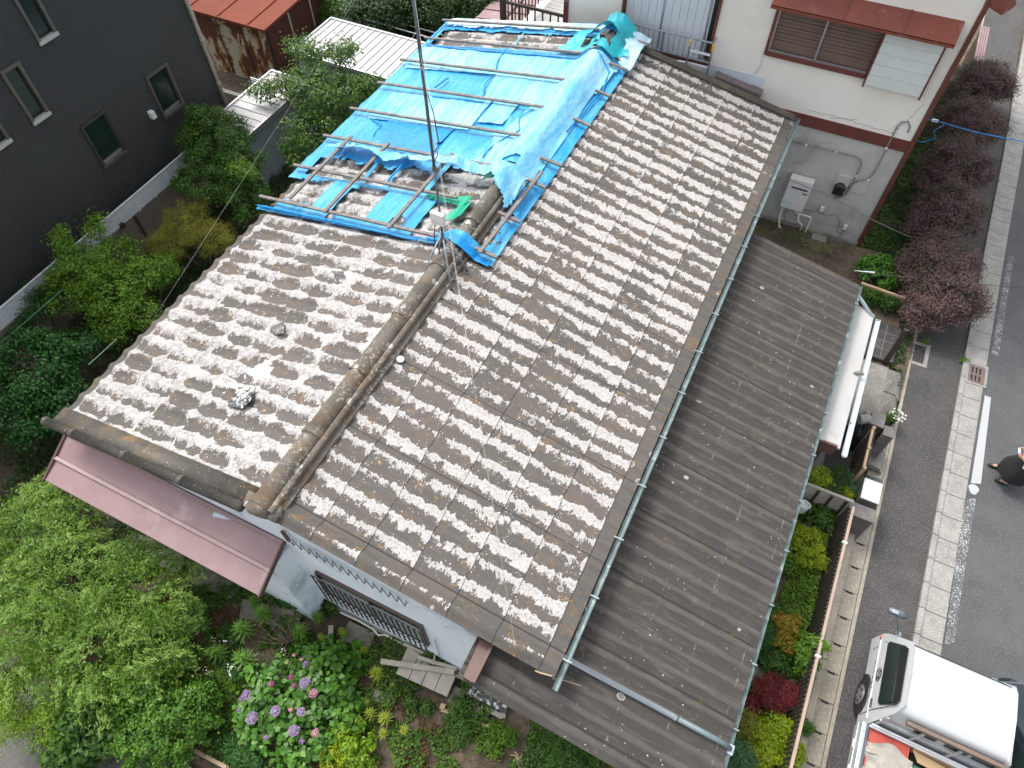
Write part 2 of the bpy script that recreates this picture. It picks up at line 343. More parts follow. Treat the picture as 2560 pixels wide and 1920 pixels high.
M['pvc_white'] = simple('white_plastic', (.74, .74, .71), (.64, .64, .61), 8, .4, stain=(.3, .3, .28), stscale=9, stlo=.6)
M['pink'] = simple('faded_pink_metal', (.315, .208, .208), (.245, .163, .166), 1.0, .5, stain=(.46, .34, .33), stscale=1.0, stlo=.52, sthi=.8)
M['flash_brown'] = simple('brown_metal_flashing', (.115, .06, .048), (.09, .05, .042), 2, .5)
M['wood_grey'] = simple('weathered_grey_batten', (.22, .195, .175), (.14, .125, .115), 6, .85, bump=.4, bscale=80, stain=(.33, .30, .27), stscale=5, stretch=(1, 1, 1))
M['wood_old'] = simple('weathered_board', (.42, .385, .32), (.30, .275, .235), 3, .85, bump=.4, bscale=60, stain=(.38, .36, .31), stscale=4)
M['wood_tan'] = simple('tan_timber', (.42, .30, .19), (.36, .26, .17), 4, .7)
M['wood_dark'] = simple('dark_timber', (.035, .024, .018), (.06, .04, .03), 5, .7)
M['bar_brown'] = simple('dark_brown_bars', (.055, .042, .038), (.04, .032, .03), 5, .5)
M['black'] = simple('black_plastic', (.012, .012, .013), (.02, .02, .02), 5, .35)
M['steel'] = simple('galvanised_steel', (.30, .34, .37), (.24, .28, .31), 8, .4, .5)
M['mast'] = simple('blue_grey_mast', (.11, .13, .16), (.16, .18, .2), 8, .4, .4, stain=(.2, .15, .12), stscale=6, stlo=.6)
M['glass_dark'] = simple('dark_window_glass', (.010, .020, .018), (.016, .032, .026), 1, .12, spec=.3)
M['glass_frost'] = simple('frosted_glass', (.20, .24, .22), (.15, .19, .18), 1, .3)
M['window_brown'] = simple('dark_brown_frame', (.085, .052, .042), (.065, .042, .035), 4, .5)
M['bronze'] = simple('bronze_window_frame', (.13, .115, .095), (.10, .09, .075), 4, .4, .4)
M['sill_white'] = simple('pale_sill', (.42, .42, .39), (.36, .36, .34), 4, .5)
M['black_frame'] = simple('black_window_frame', (.03, .028, .026), (.045, .04, .037), 4, .4)
def dark_wall():
    b = NB('charcoal_stucco'); co = b.co('Object'); n = b.noise(b.co('Object', scale=(1, .6, 2.2)), 22, 6, .7); m = b.noise(co, .7, 4, .5)
    c = b.mix(b.step(n, .35, .7), (.027, .029, .0285), (.050, .052, .0505)); c = b.mix(b.math('MULTIPLY', b.step(m, .4, .7), .35), c, (.042, .046, .044)); b.base(c, .8)
    b.bump(n, 1.0, .02); return b.m
M['dark_wall'] = dark_wall()
M['beige_pipe'] = simple('beige_plastic', (.36, .32, .26), (.3, .27, .22), 4, .5)
def rust_panel():
    b = NB('rusting_cream_panel'); co = b.co('Object', scale=(1, 1, .45)); n = b.noise(co, 1.5, 8, .7, .4); f = b.noise(b.co('Object'), 14, 5, .7)
    c = b.mix(b.step(f, .3, .7), (.50, .49, .37), (.42, .43, .35)); k = b.math('ADD', n, b.math('MULTIPLY', b.math('SUBTRACT', f, .5), .12))
    c = b.mix(b.step(k, .465, .49), c, (.38, .17, .05)); c = b.mix(b.step(k, .49, .525), c, (.11, .035, .016)); b.base(c, .75); return b.m
M['rust_panel'] = rust_panel()
M['rust_dark'] = simple('deep_rust', (.105, .032, .018), (.075, .024, .015), 3, .8, stain=(.42, .30, .17), stscale=1.2, stlo=.66, sthi=.7)
M['rust_roof'] = simple('rusty_red_roof', (.20, .046, .022), (.15, .036, .019), 1.6, .9, stain=(.10, .04, .03), stscale=5, stlo=.62)
M['white_roof'] = simple('dirty_white_sheet_metal', (.56, .55, .54), (.48, .47, .46), 2, .6, stain=(.33, .31, .29), stscale=2.6, stlo=.58, sthi=.8, stretch=(1, .4, 1))
M['white_fiber'] = simple('white_porch_sheet', (.47, .465, .45), (.41, .405, .39), .9, .6, stain=(.30, .275, .23), stscale=1.8, stlo=.58, sthi=.74)
M['shed_grey'] = simple('grey_shed_panel', (.22, .25, .27), (.19, .22, .235), 1, .6)
M['conc'] = simple('concrete', (.27, .26, .235), (.19, .183, .165), 2.5, .9, bump=.4, bscale=80, stain=(.14, .135, .11), stscale=1.3, speck=((.46, .44, .4), 30, .62))
M['conc_light'] = simple('pale_kerb_concrete', (.31, .302, .282), (.225, .22, .205), 3, .9, bump=.5, bscale=90, speck=((.40, .39, .37), 28, .58))
M['conc_tan'] = simple('tan_drain_concrete', (.36, .325, .26), (.29, .26, .21), 3, .9, bump=.4, bscale=80, stain=(.22, .2, .165), stscale=1.6, speck=((.5, .46, .4), 30, .62))
M['block_dark'] = simple('dark_block_wall', (.06, .056, .055), (.04, .038, .037), 3, .85, bump=.4, bscale=70, stain=(.13, .125, .12), stscale=2)
M['block_mid'] = simple('grey_block_wall', (.17, .16, .15), (.12, .115, .108), 3, .85, bump=.4, bscale=70, stain=(.26, .25, .235), stscale=2)
M['asphalt'] = simple('road_asphalt', (.088, .092, .094), (.066, .070, .073), 1.1, .9, bump=.7, bscale=160, speck=((.135, .137, .136), 36, .56), stain=(.105, .108, .106), stscale=.5)
M['asphalt_dark'] = simple('sidewalk_asphalt', (.078, .074, .072), (.056, .054, .054), 1.4, .9, bump=.8, bscale=120, speck=((.14, .135, .13), 30, .58), stain=(.045, .044, .044), stscale=.8)
M['asphalt_left'] = simple('lane_asphalt', (.15, .145, .138), (.12, .117, .112), 1.4, .9, bump=.5, bscale=120, speck=((.3, .29, .27), 80, .64))
def worn_paint(name, thr):
    b = NB(name); co = b.co('Object'); n = b.noise(co, 28, 6, .75); m = b.noise(co, 2.5, 3, .6)
    k = b.step(b.math('ADD', n, b.math('MULTIPLY', b.math('SUBTRACT', m, .5), .25)), thr, thr + .04)
    b.base(b.mix(k, (.088, .092, .094), (.40, .415, .42)), .8); return b.m
M['line_worn'] = worn_paint('worn_road_paint', .54); M['line_new'] = worn_paint('white_road_paint', .2)
def soil():
    b = NB('garden_soil'); co = b.co('Object'); n = b.noise(co, 1.1, 6, .65); f = b.noise(co, 12, 6, .7)
    c = b.mix(b.step(n, .38, .62), (.065, .048, .032), (.155, .118, .08)); c = b.mix(b.math('MULTIPLY', b.step(f, .42, .65), .7), c, (.045, .035, .024))
    c = b.mix(b.math('MULTIPLY', b.step(b.noise(co, 4, 6, .7), .55, .68), .8), c, (.06, .085, .022)); b.base(c, .95); b.bump(f, 1, .03); return b.m
M['soil'] = soil()
M['stone'] = simple('garden_stone', (.25, .24, .22), (.15, .145, .135), 5, .8, bump=.6, bscale=20, stain=(.12, .13, .08), stscale=4)
M['slab'] = simple('old_paving_slab', (.26, .24, .21), (.17, .155, .13), 2.5, .9, bump=.5, bscale=50, stain=(.075, .08, .05), stscale=2, stlo=.45)
M['cable'] = simple('black_cable', (.02, .02, .022), (.03, .03, .03), 5, .5)
M['wire'] = simple('pale_guy_wire', (.5, .5, .47), (.42, .42, .4), 5, .4, .3)
M['conduit'] = simple('grey_conduit', (.25, .245, .225), (.2, .195, .18), 5, .6)
M['yellow'] = simple('yellow_plastic', (.75, .42, .03), (.7, .38, .03), 5, .4)
def struct(mb, name, mat, **k): return tag(mb.build(name, mat, **k), kind='structure')
# ---------------------------------------------------------------- ground, road, pavement
struct(MB().quad((-200, -200, -.03), (200, -200, -.03), (200, 200, -.03), (-200, 200, -.03)), 'ground', M['soil'])
struct(MB().quad((5.9, -30, 0), (13, -30, 0), (13, 80, 0), (5.9, 80, 0)), 'road', M['asphalt'])
struct(MB().quad((4.38, -30, .004), (5.62, -30, .004), (5.9, 80, .004), (4.38, 80, .004)), 'sidewalk', M['asphalt_dark'])
struct(MB().box(-60, -4.0, -9.5, -1.25, -.1, .02), 'lane', M['asphalt_left'])
# kerb: raised narrow kerb with a pale gutter apron, joints every 0.6 m
kb, ka = MB(), MB()
def kx(y): return 5.47 + .0135 * (y - 7) + .0006 * max(0, y - 14) ** 2 * (y < 24) + (.06 if y >= 24 else 0)
y = -3.0
while y < 34:
    x0, x1 = kx(y), kx(y + .6)
    kb.slab([(x0, y + .006, -.02), (x0 + .12, y + .006, -.02), (x1 + .12, y + .594, -.02), (x1, y + .594, -.02)], (0, 0, .10))
    if not 14.2 < y + .3 < 15.1: ka.slab([(x0 + .125, y + .006, -.03), (x0 + .56, y + .006, -.03), (x1 + .56, y + .594, -.03), (x1 + .125, y + .594, -.03)], (0, 0, .06))
    y += .6
struct(kb, 'kerb', M['conc_light'], bevel=.01); struct(ka, 'kerb_apron', M['conc_light'], bevel=.008)
p = [P('C', 1960, 895, z=.008), P('C', 2000, 910, z=.008), P('C', 1935, 1465, z=.008), P('C', 1870, 1460, z=.008)]
struct(MB().quad(*[tuple(q) for q in p][::-1]), 'edge_line', M['line_new'])
c0 = P('C', 1888, 1500, z=.009); struct(MB().quad(*[(c0.x + .11 * math.cos(t) * (1 + .15 * math.sin(3 * t)), c0.y + .14 * math.sin(t), .009) for t in [k * math.pi / 8 for k in range(16)]]), 'line_patch', M['line_new'])
p = [P('C', 2110, 0, z=.008), P('C', 2145, 0, z=.008), P('C', 2050, 640, z=.008), P('C', 2000, 640, z=.008)]
struct(MB().quad(*[tuple(q) for q in p][::-1]), 'worn_edge_line', M['line_worn'])
p = [P('C', 1850, 1560, z=.008), P('C', 1905, 1560, z=.008), P('R', 1885, 20, z=.008), P('R', 1760, 850, z=.008), P('R', 1700, 850, z=.008), P('R', 1815, 20, z=.008)]
struct(MB().quad(*[tuple(q) for q in p][::-1]), 'worn_edge_line', M['line_worn'])
# ---------------------------------------------------------------- garden ground
def soilsheet(name, x0, x1, y0, y1, z, amp, step=.25):
    xs = np.arange(x0, x1 + 1e-6, step); ys = np.arange(y0, y1 + 1e-6, step); X, Y = np.meshgrid(xs, ys)
    Z = np.array([[z + amp * noise.noise(Vector((a * .9, b_ * .9, 0))) + amp * .5 * noise.noise(Vector((a * 3, b_ * 3, 4))) for a in xs] for b_ in ys])
    v = np.stack([X, Y, Z], -1).reshape(-1, 3); nx, ny = len(xs), len(ys); i = np.arange(nx - 1); j = np.arange(ny - 1)
    I, J = np.meshgrid(i, j); a = (J * nx + I).ravel(); q = np.stack([a, a + 1, a + nx + 1, a + nx], 1)
    return tag(fastmesh(name, v, q, M['soil'], smooth=True), kind='structure')
soilsheet('garden_ground', -16.4, 3.85, -1.15, 17.9, .18, .07)
soilsheet('side_yard_ground', 2.3, 4.5, 12.9, 34, .06, .03)
soilsheet('back_yard_ground', -24, -9, 17.9, 32, .12, .08)
struct(MB().box(3.80, 3.94, -3, 8.95, -.05, .24), 'garden_kerb', M['conc_tan'], bevel=.01)
struct(MB().box(3.94, 4.38, -3, 34, -.2, -.024), 'drain_channel', M['black'])
struct(MB().box(4.31, 4.385, -3, 34, -.05, .012), 'drain_edge', M['conc_tan'])
# drain lids, each with its lifting slot
def lid_mesh(y, L=.6):
    m = MB(); x0, x1, z0, z1 = 3.945, 4.30, -.022, .012; g = .006; s0, s1, sw = 4.055, 4.205, .042
    m.box(x0, x1, y + g, y + L - sw, z0, z1); m.box(x0, s0, y + L - sw, y + L - g, z0, z1); m.box(s1, x1, y + L - sw, y + L - g, z0, z1); return m
lid0 = None
for k in range(19):
    y = 3.3 + .6 * k - 1.2
    if 9.55 < y + .3 < 10.4 or y > 12.2: continue
    if lid0 is None: lid0 = lid_mesh(0).build('drain_slab', M['conc_tan'], loc=(0, 0, 0), bevel=.006)
    o = lid0 if k == 0 else lid0.copy()
    if k: COL.objects.link(o)
    o.location = (0, y + .005, 0)
    tag(o, 'tan concrete drain lid with a small lifting slot in the row beside the pavement', 'drain lid', 'drain lids along the pavement')
# ---------------------------------------------------------------- the old house
house = thing('old_house', 'old single-storey house under a corrugated cement roof with peeling white paint', 'house', (-5.5, 9.6, .2))
def corr(kind):
    amp, P_ = {'right': .021, 'left': .029, 'low': .014}[kind], .3825
    vs, uvs = [], []; UO = 4.21
    if kind == 'right': y0, y1, xe = 2.29, 17.02, -.56; rows = [(.84, 1)] + [(k, k + 1) for k in range(1, 7)] + [(7, 7.32)]; X_ = lambda v: -.804 + (v - 7) * .762
    elif kind == 'left': y0, y1, xe = 2.60, 17.02, -10.47; rows = [(.66, 1)] + [(k, k + 1) for k in range(1, 7)] + [(7, 7.18)]; X_ = lambda v: -10.33 - (v - 7) * .762
    else: y0, y1 = 1.72, 13.08; rows = [(2.85, 3), (3, 4), (4, 5), (5, 6), (6, 7), (7, 7.2)]; X_ = lambda v: 1.96 + (v - 7) * .762
    n = int((y1 - y0) / P_ * 14); ys = np.linspace(y0, y1, n); U = (ys - UO) / P_ + 8 if kind != 'low' else (ys - 10.35) / (1.2 / 4) / 1.0 + 8
    prof = amp * np.cos(2 * np.pi * (U - .74)) + amp * .25 * np.cos(4 * np.pi * (U - .74))
    if kind == 'right': prof = np.where(U < 4, .045 * np.cos(2 * np.pi * np.clip(U - 3.42, -.5, .5)) + .02, prof)
    R_ = 6; gx = []
    for (a, c) in rows:
        for t in (0, .015, .3, .7, .985, 1):
            v = a + (c - a) * t; gx.append((X_(v), min(max(v, math.floor((a + c) / 2) + .002), math.floor((a + c) / 2) + .998), .006 * ((v - math.floor((a + c) / 2 - 1e-6))) * (kind != 'low')))
    for (x, v, lift) in gx:
        zb = (zmain(x) if kind != 'low' else zlow(x)) - amp
        vs.append(np.stack([np.full(n, x), ys, zb + prof + lift], 1)); uvs.append(np.stack([U, np.full(n, v)], 1))
    # front rim folded down so that the sheet has thickness at the eave
    x = gx[-1][0]; zb = (zmain(x) if kind != 'low' else zlow(x)) - amp
    vs.append(np.stack([np.full(n, x), ys, zb + prof - .03], 1)); uvs.append(uvs[-1])
    r = len(vs); V = np.concatenate(vs); UV = np.concatenate(uvs); i = np.arange(n - 1); j = np.arange(r - 1); I, J = np.meshgrid(i, j); a = (J * n + I).ravel()
    q = np.stack([a, a + n, a + n + 1, a + 1], 1) if kind != 'left' else np.stack([a, a + 1, a + n + 1, a + n], 1)
    return V, q, UV
V, q, UV = corr('right'); fastmesh('roof_slope', V, q, M['roof_r'], house, smooth=True, uv=UV)
V, q, UV = corr('left'); tag(fastmesh('roof_slope', V, q, M['roof_l'], house, smooth=True, uv=UV), 'roof slope with the heaviest white peeling paint')
V, q, UV = corr('low'); fastmesh('lower_roof', V, q, M['roof_low'], house, smooth=True, uv=UV)
# roof deck under the sheets
m = MB(); d = -.10
m.slab([(-10.3, 2.35, zmain(-10.3) + d), (RX, 2.35, RZ + d), (RX, 17.0, RZ + d), (-10.3, 17.0, zmain(-10.3) + d)], (0, 0, -.10))
m.slab([(RX, 2.35, RZ + d), (-.72, 2.35, zmain(-.72) + d), (-.72, 17.0, zmain(-.72) + d), (RX, 17.0, RZ + d)], (0, 0, -.10))
m.build('roof_deck', M['wood_dark'], house)
MB().slab([(-1.84, 1.76, zlow(-1.84) - .07), (1.98, 1.76, zlow(1.98) - .07), (1.98, 2.4, zlow(1.98) - .07), (-1.84, 2.4, zlow(-1.84) - .07)], (0, 0, -.1)).slab([(-.8, 2.4, zlow(-.8) - .07), (1.98, 2.4, zlow(1.98) - .07), (1.98, 13.05, zlow(1.98) - .07), (-.8, 13.05, zlow(-.8) - .07)], (0, 0, -.1)).build('lower_roof_deck', M['wood_dark'], house)
# extra sheet where the lower roof wraps past the gable
vs = []; n = 34; ys = np.linspace(1.72, 2.42, n); UU = (ys - 10.35) / .3 + 8; uvs = []; xs = np.linspace(-1.86, -1.19, 12)
for x in xs:
    vs.append(np.stack([np.full(n, x), ys, zlow(x) - .016 + .016 * np.cos(2 * np.pi * (UU - .74)) + .004], 1)); uvs.append(np.stack([UU, np.full(n, (x - 1.96) / .762 + 7)], 1))
V = np.concatenate(vs); UV = np.concatenate(uvs); I, J = np.meshgrid(np.arange(n - 1), np.arange(11)); a = (J * n + I).ravel(); fastmesh('lower_roof', V, np.stack([a, a + n, a + n + 1, a + 1], 1), M['roof_low'], house, smooth=True, uv=UV)
# walls
WY = 2.42
wm = MB().slab([(-10.0, WY, .1), (-.95, WY, .1), (-.95, WY, zmain(-.95) - .21), (RX, WY, RZ - .21), (-10.0, WY, zmain(-10) - .21)], (0, .14, 0))
wm.build('gable_wall', M['blue_wall'], house)
m = MB(); m.box(-10.0, -9.86, WY + .14, 16.86, .1, zmain(-10) - .21); m.box(-1.09, -.95, WY + .14, 16.86, .1, zmain(-.95) - .21); m.box(-10.0, -.95, 16.86, 17.0, .1, 4.0); m.build('side_wall', M['blue_wall'], house)
m = MB(); m.box(-.95, 1.62, 2.6, 2.72, .1, 3.0); m.box(1.5, 1.62, 2.72, 12.85, .1, 3.02); m.box(-.95, 1.5, 12.73, 12.85, .1, 3.2); m.build('lower_wall', M['blue_wall'], house)
# low concrete footing under the gable wall
MB().box(-10.05, -1.7, 2.36, 2.42, .05, .30).build('footing', M['conc'], house)
# ridge cap: overlapping half-round tiles on two side skirts
m = MB(); y = 2.36
while y < 17.0:
    y2 = min(y + 1.36, 17.06); n = 12; ra, rb = .165, .182; vs = []
    for (yy, r) in ((y2, ra), (y + .12, ra + .004), (y + .12, rb + .008), (y - .02, rb + .008)):
        for k in range(n + 1):
            t = math.pi * k / n; vs.append((RX + r * math.cos(t), yy, RZ + .05 + r * .95 * math.sin(t)))
    m.add(vs, [(j * (n + 1) + k, j * (n + 1) + k + 1, (j + 1) * (n + 1) + k + 1, (j + 1) * (n + 1) + k) for j in range(3) for k in range(n)])
    y = y2
ridge = m.build('ridge_cap', M['ridge'], house, smooth=True)
m = MB()
for sgn in (-1, 1): 
    wd = .34 if sgn > 0 else .22
    m.slab([(RX + sgn * .12, 2.34, RZ + .07), (RX + sgn * wd, 2.34, zmain(RX + wd) + .035), (RX + sgn * wd, 17.05, zmain(RX + wd) + .035), (RX + sgn * .12, 17.05, RZ + .07)], (0, 0, -.05))
    if sgn > 0: m.tube([(RX + .21, 2.34, RZ + .06), (RX + .21, 17.05, RZ + .06)], .06, 10)
m.build('ridge_skirt', M['ridge'], house, smooth=False)
# round end cap on the near end of the ridge
m = MB(); m.tube([(RX, 2.22, RZ + .02), (RX, 2.25, RZ + .03), (RX, 2.40, RZ + .04)], [.11, .19, .185], 14); m.slab([(RX - .3, 2.27, RZ - .06), (RX + .34, 2.27, RZ - .07), (RX + .34, 2.5, RZ + .02), (RX - .3, 2.5, RZ + .02)], (0, 0, .06)); m.build('ridge_end', M['ridge'], house, smooth=True)
# verge on the left gable: flat strip and a long roll
m = MB(); m.slab([(RX - .25, 2.27, zmain(RX - .25) + .035), (-10.47, 2.27, zmain(-10.47) + .035), (-10.47, 2.63, zmain(-10.47) + .035), (RX - .25, 2.63, zmain(RX - .25) + .035)], (0, 0, -.05))
x = RX - .28
while x > -10.5:
    x2 = max(x - 1.35, -10.58); m.tube([(x, 2.25, zmain(x) + .03), (x2 + .1, 2.25, zmain(x2) + .045), (x2 + .09, 2.25, zmain(x2) + .05), (x2, 2.25, zmain(x2) + .045)], [.082, .083, .088, .088], 12); x = x2
m.build('verge_tile', M['verge'], house, smooth=True)
m = MB(); m.slab([(-.6, 17.03, zmain(-.6) + .03), (RX, 17.03, RZ + .03), (RX, 16.78, RZ + .05), (-.6, 16.78, zmain(-.6) + .05)], (0, 0, -.04)); m.build('verge_tile', M['verge'], house)
# barge boards
m = MB(); m.slab([(-10.3, 2.33, zmain(-10.3) - .09), (RX, 2.33, RZ - .09), (RX, 2.33, RZ - .26), (-10.3, 2.33, zmain(-10.3) - .26)], (0, .03, 0)); m.slab([(RX, 2.33, RZ - .09), (-.75, 2.33, zmain(-.75) - .09), (-.75, 2.33, zmain(-.75) - .2), (RX, 2.33, RZ - .2)], (0, .03, 0)); m.build('barge_board', simple('peeling_white_board', (.55, .53, .5), (.45, .43, .4), 3, .7, stain=(.2, .15, .12), stscale=14, stlo=.52, sthi=.6), house)
# gutters and their pipes
MB().trough((-.49, 2.16, 4.08), (-.49, 17.05, 4.10), .042).build('gutter', M['teal_pvc'], house, smooth=True)
MB().trough((2.14, 1.70, 3.07), (2.14, 13.10, 3.09), .042).build('gutter', M['teal_pvc'], house, smooth=True)
MB().trough((-10.44, 2.5, 3.93), (-10.44, 17.0, 3.95), .055).build('gutter', M['teal_pvc'], house, smooth=True)
a = P('A', 1425, 925, roof='low', up=.07); b_ = P('R', 265, 1480, roof='low', up=.05); mid_ = a.lerp(b_, .72)
MB().tube([(a.x - .02, a.y, 4.03), (a.x, a.y, a.z + .05), a, mid_], .042, 12).build('downpipe', M['white_pvc'], house, smooth=True)
MB().tube([mid_, b_, (2.15, b_.y, 3.12)], .042, 12).tube([(mid_ - (mid_ - a).normalized() * .03), (mid_ + (mid_ - a).normalized() * .03)], .047, 12).build('downpipe', M['teal_pvc'], house, smooth=True)
MB().tube([(2.14, b_.y, 3.05), (2.14, b_.y - .05, 2.8), (1.75, b_.y - .1, 2.55), (1.68, b_.y - .1, .2)], .035, 8).obox((2.14, b_.y, 3.0), .14, .14, .16).build('downpipe', M['white_pvc'], house, smooth=False)
# gutter stop, brackets
for k in range(14): y = 2.6 + k * 1.05; MB().bar((-.58, y, 4.11), (-.42, y, 4.11), .02, .012).build('gutter_bracket', M['steel'], house)
for k in range(11): y = 2.0 + k * 1.05; MB().bar((2.06, y, 3.11), (2.2, y, 3.11), .02, .012).build('gutter_bracket', M['steel'], house)
# brown flashing at the left end of the lower roof
fl = [P('A', 900, 815, z=zlow(-1.95) + .05), P('A', 790, 1060, z=zlow(-1.95) + .05), P('A', 858, 1103, z=zlow(-1.95) + .05), P('A', 985, 850, z=zlow(-1.95) + .05)]
MB().slab([tuple(p) for p in fl][::-1], (0, 0, -.04)).slab([(fl[1].x, fl[1].y, fl[1].z), (fl[0].x, fl[0].y, fl[0].z), (fl[0].x, fl[0].y, fl[0].z - .16), (fl[1].x, fl[1].y, fl[1].z - .16)], (.012, 0, 0)).bar(fl[2] + Vector((0, 0, .03)), fl[3] + Vector((0, 0, .03)), .05, .06).build('flashing', M['flash_brown'], house, bevel=.008)
# pink metal canopy over the kitchen bay
pk = dict(x0=-10.6, x1=-5.62)
m = MB(); y_hi, z_hi, y_mid, z_mid, y_lo, z_lo = 2.40, 3.56, 1.92, 3.30, 1.52, 3.12
m.slab([(pk['x0'], y_hi, z_hi), (pk['x1'], y_hi, z_hi), (pk['x1'], y_mid, z_mid), (pk['x0'], y_mid, z_mid)], (0, 0, -.03))
m.slab([(pk['x0'] - .02, y_mid, z_mid - .01), (pk['x1'] - .01, y_mid, z_mid - .01), (pk['x1'] - .01, y_lo, z_lo), (pk['x0'] - .02, y_lo, z_lo)], (0, 0, -.03))
m.build('canopy_roof', M['pink'], house, bevel=.006)
MB().bar((pk['x0'] - .02, y_mid, z_mid + .02), (pk['x1'], y_mid, z_mid + .02), .07, .045).bar((pk['x0'], y_hi - .04, z_hi + .005), (pk['x1'], y_hi - .04, z_hi + .005), .07, .05).build('canopy_seam', M['pink'], house, bevel=.008)
MB().bar((pk['x0'] - .01, y_hi, z_hi - .03), (pk['x0'] - .02, y_lo, z_lo - .04), .05, .12).build('canopy_fascia', M['flash_brown'], house); MB().bar((pk['x1'], y_hi, z_hi - .03), (pk['x1'], y_lo, z_lo - .04), .03, .12).build('canopy_fascia', M['flash_brown'], house)
MB().box(-10.0, -5.66, 1.98, 2.42, .1, 3.2).build('kitchen_bay', M['blue_wall'], house)
a = P('G', 1375, 15, z=3.52); b_ = P('G', 1500, 40, z=3.5)
MB().tube([a, b_], .05, 12).build('vent_pipe', M['white_pvc'], house, smooth=True); MB().tube([b_, b_ + (b_ - a).normalized() * .06, b_ + Vector((.05, .1, .04)), b_ + Vector((-.06, .22, .05))], [.056, .056, .05, .04], 10).build('vent_pipe', M['teal_pvc'], house, smooth=True)
# gable window behind a row of dark bars
wx0, wx1, wz0, wz1 = -5.20, -3.06, 1.40, 2.60
win = MB().box(wx0 - .04, wx0, WY - .07, WY + .02, wz0, wz1).box(wx1, wx1 + .04, WY - .07, WY + .02, wz0 - .02, wz1 + .02).box(wx0, wx1, WY - .05, WY + .02, wz1 - .05, wz1).box(wx0, wx1, WY - .06, WY + .02, wz0, wz0 + .05).box((wx0 + wx1) / 2 - .03, (wx0 + wx1) / 2 + .03, WY - .05, WY + .02, wz0 + .05, wz1 - .05).build('window', M['window_brown'], house)
MB().box(wx0, wx1, WY - .035, WY - .025, wz0 + .05, 2.22).build('lower_pane', simple('pale_frosted_pane', (.50, .53, .54), (.44, .47, .48), 2, .4), win)
MB().box(wx0, (wx0 + wx1) / 2 - .03, WY - .025, WY - .01, wz0 + .05, wz1 - .05).build('pane', M['glass_frost'], win); MB().box((wx0 + wx1) / 2 + .03, wx1, WY - .025, WY - .01, wz0 + .05, wz1 - .05).build('pane', M['glass_dark'], win)
g = MB(); nb = 20
for k in range(nb):
    x = wx0 - .12 + (wx1 - wx0 + .12) * k / (nb - 1); g.bar((x, WY - .10, 1.13), (x, WY - .10, 2.46), .034, .016, (0, -1, 0))
g.build('window_bars', M['bar_brown'], house)
g = MB()
for z in (1.35, 1.7, 2.1, 2.34): g.bar((wx0 - .14, WY - .082, z), (wx1 + .02, WY - .082, z), .012, .016)
for z in (1.5, 2.34): g.bar((wx1 + .02, WY - .09, z), (wx1 + .02, WY, z), .016, .016); g.bar((wx0 - .1, WY - .09, z), (wx0 - .1, WY, z), .016, .016)
pts = []
for k in range(nb * 4 - 3):
    x = wx0 - .12 + (wx1 - wx0 + .12) * k / (nb * 4 - 4); pts.append((x, WY - .09, 2.43 + .05 * abs(math.cos(math.pi * k / 4))))
g.tube(pts, .008, 5); g.build('window_grille', M['steel'], house)
# zigzag hanger of folded wire under the verge
pts = []; nz = 15
for k in range(nz * 2 + 1):
    x = -5.35 + (2.25) * k / (nz * 2); pts.append((x, WY - .07, (4.22 if k % 2 == 0 else 3.86) - .20 * (x + 5.35) * .55))
g = MB()
for a, b_ in zip(pts, pts[1:]): g.tube([a, b_], .009, 5)
for a in pts[1::2]: g.tube([a, (a[0], WY, a[2])], .008, 5)
g.build('folded_rack', M['steel'], house)
a = P('G', 1815, 125, Y=2.36); MB().bar(a, P('G', 1860, 185, Y=2.36), .05, .05).build('vent_bracket', M['flash_brown'], house)
MB().tube([P('A', 610, 820, Y=2.38), P('A', 650, 950, Y=2.38)], .008, 5).build('hook', M['steel'], house)
# drain hose along the wall foot
hp = [P('A', 0, 645, z=.42), P('A', 120, 700, z=.36), P('A', 215, 755, z=.33), P('A', 245, 792, z=.30), P('A', 290, 790, z=.3), P('A', 400, 850, z=.3), P('A', 440, 880, z=.3)]
MB().tube(hp, .018, 7).build('hose', M['pvc_white'], house, smooth=True)
# white porch roof on the street side with its own gutter
porch = MB().slab([(1.98, 8.98, 2.80), (2.67, 8.98, 2.66), (2.66, 12.82, 2.66), (1.98, 12.90, 2.80)], (0, 0, -.05)).build('porch_roof', M['white_fiber'], house, bevel=.008)
MB().trough((2.79, 8.90, 2.60), (2.77, 12.75, 2.62), .055).build('porch_gutter', M['white_pvc'], house, smooth=True)
MB().tube([(2.1, 12.95, 3.02), (2.2, 12.95, 2.9), (2.66, 12.72, 2.64)], .04, 10).build('downpipe', M['white_pvc'], house, smooth=True)
MB().box(1.62, 2.5, 9.3, 9.42, 0.2, 2.5).build('porch_wall', M['wood_dark'], house); MB().box(1.62, 2.5, 12.4, 12.52, .2, 2.5).build('porch_wall', M['wood_dark'], house)
MB().box(1.62, 2.6, 8.95, 9.0, 2.4, 2.73).build('porch_fascia', M['flash_brown'], house)
a = P('C', 1145, 765, z=2.68); MB().tube([a + Vector((-.1, 0, .02)), a + Vector((0, .03, .05)), a + Vector((.1, .05, .02))], [.02, .05, .03], 8).build('mortar_patch', M['conc'], house)
MB().tube([P('C', 1060, 1085, z=2.6), P('C', 1100, 1075, z=2.55), P('C', 1108, 1120, z=2.3)], .018, 6).build('porch_hook', M['cable'], house)
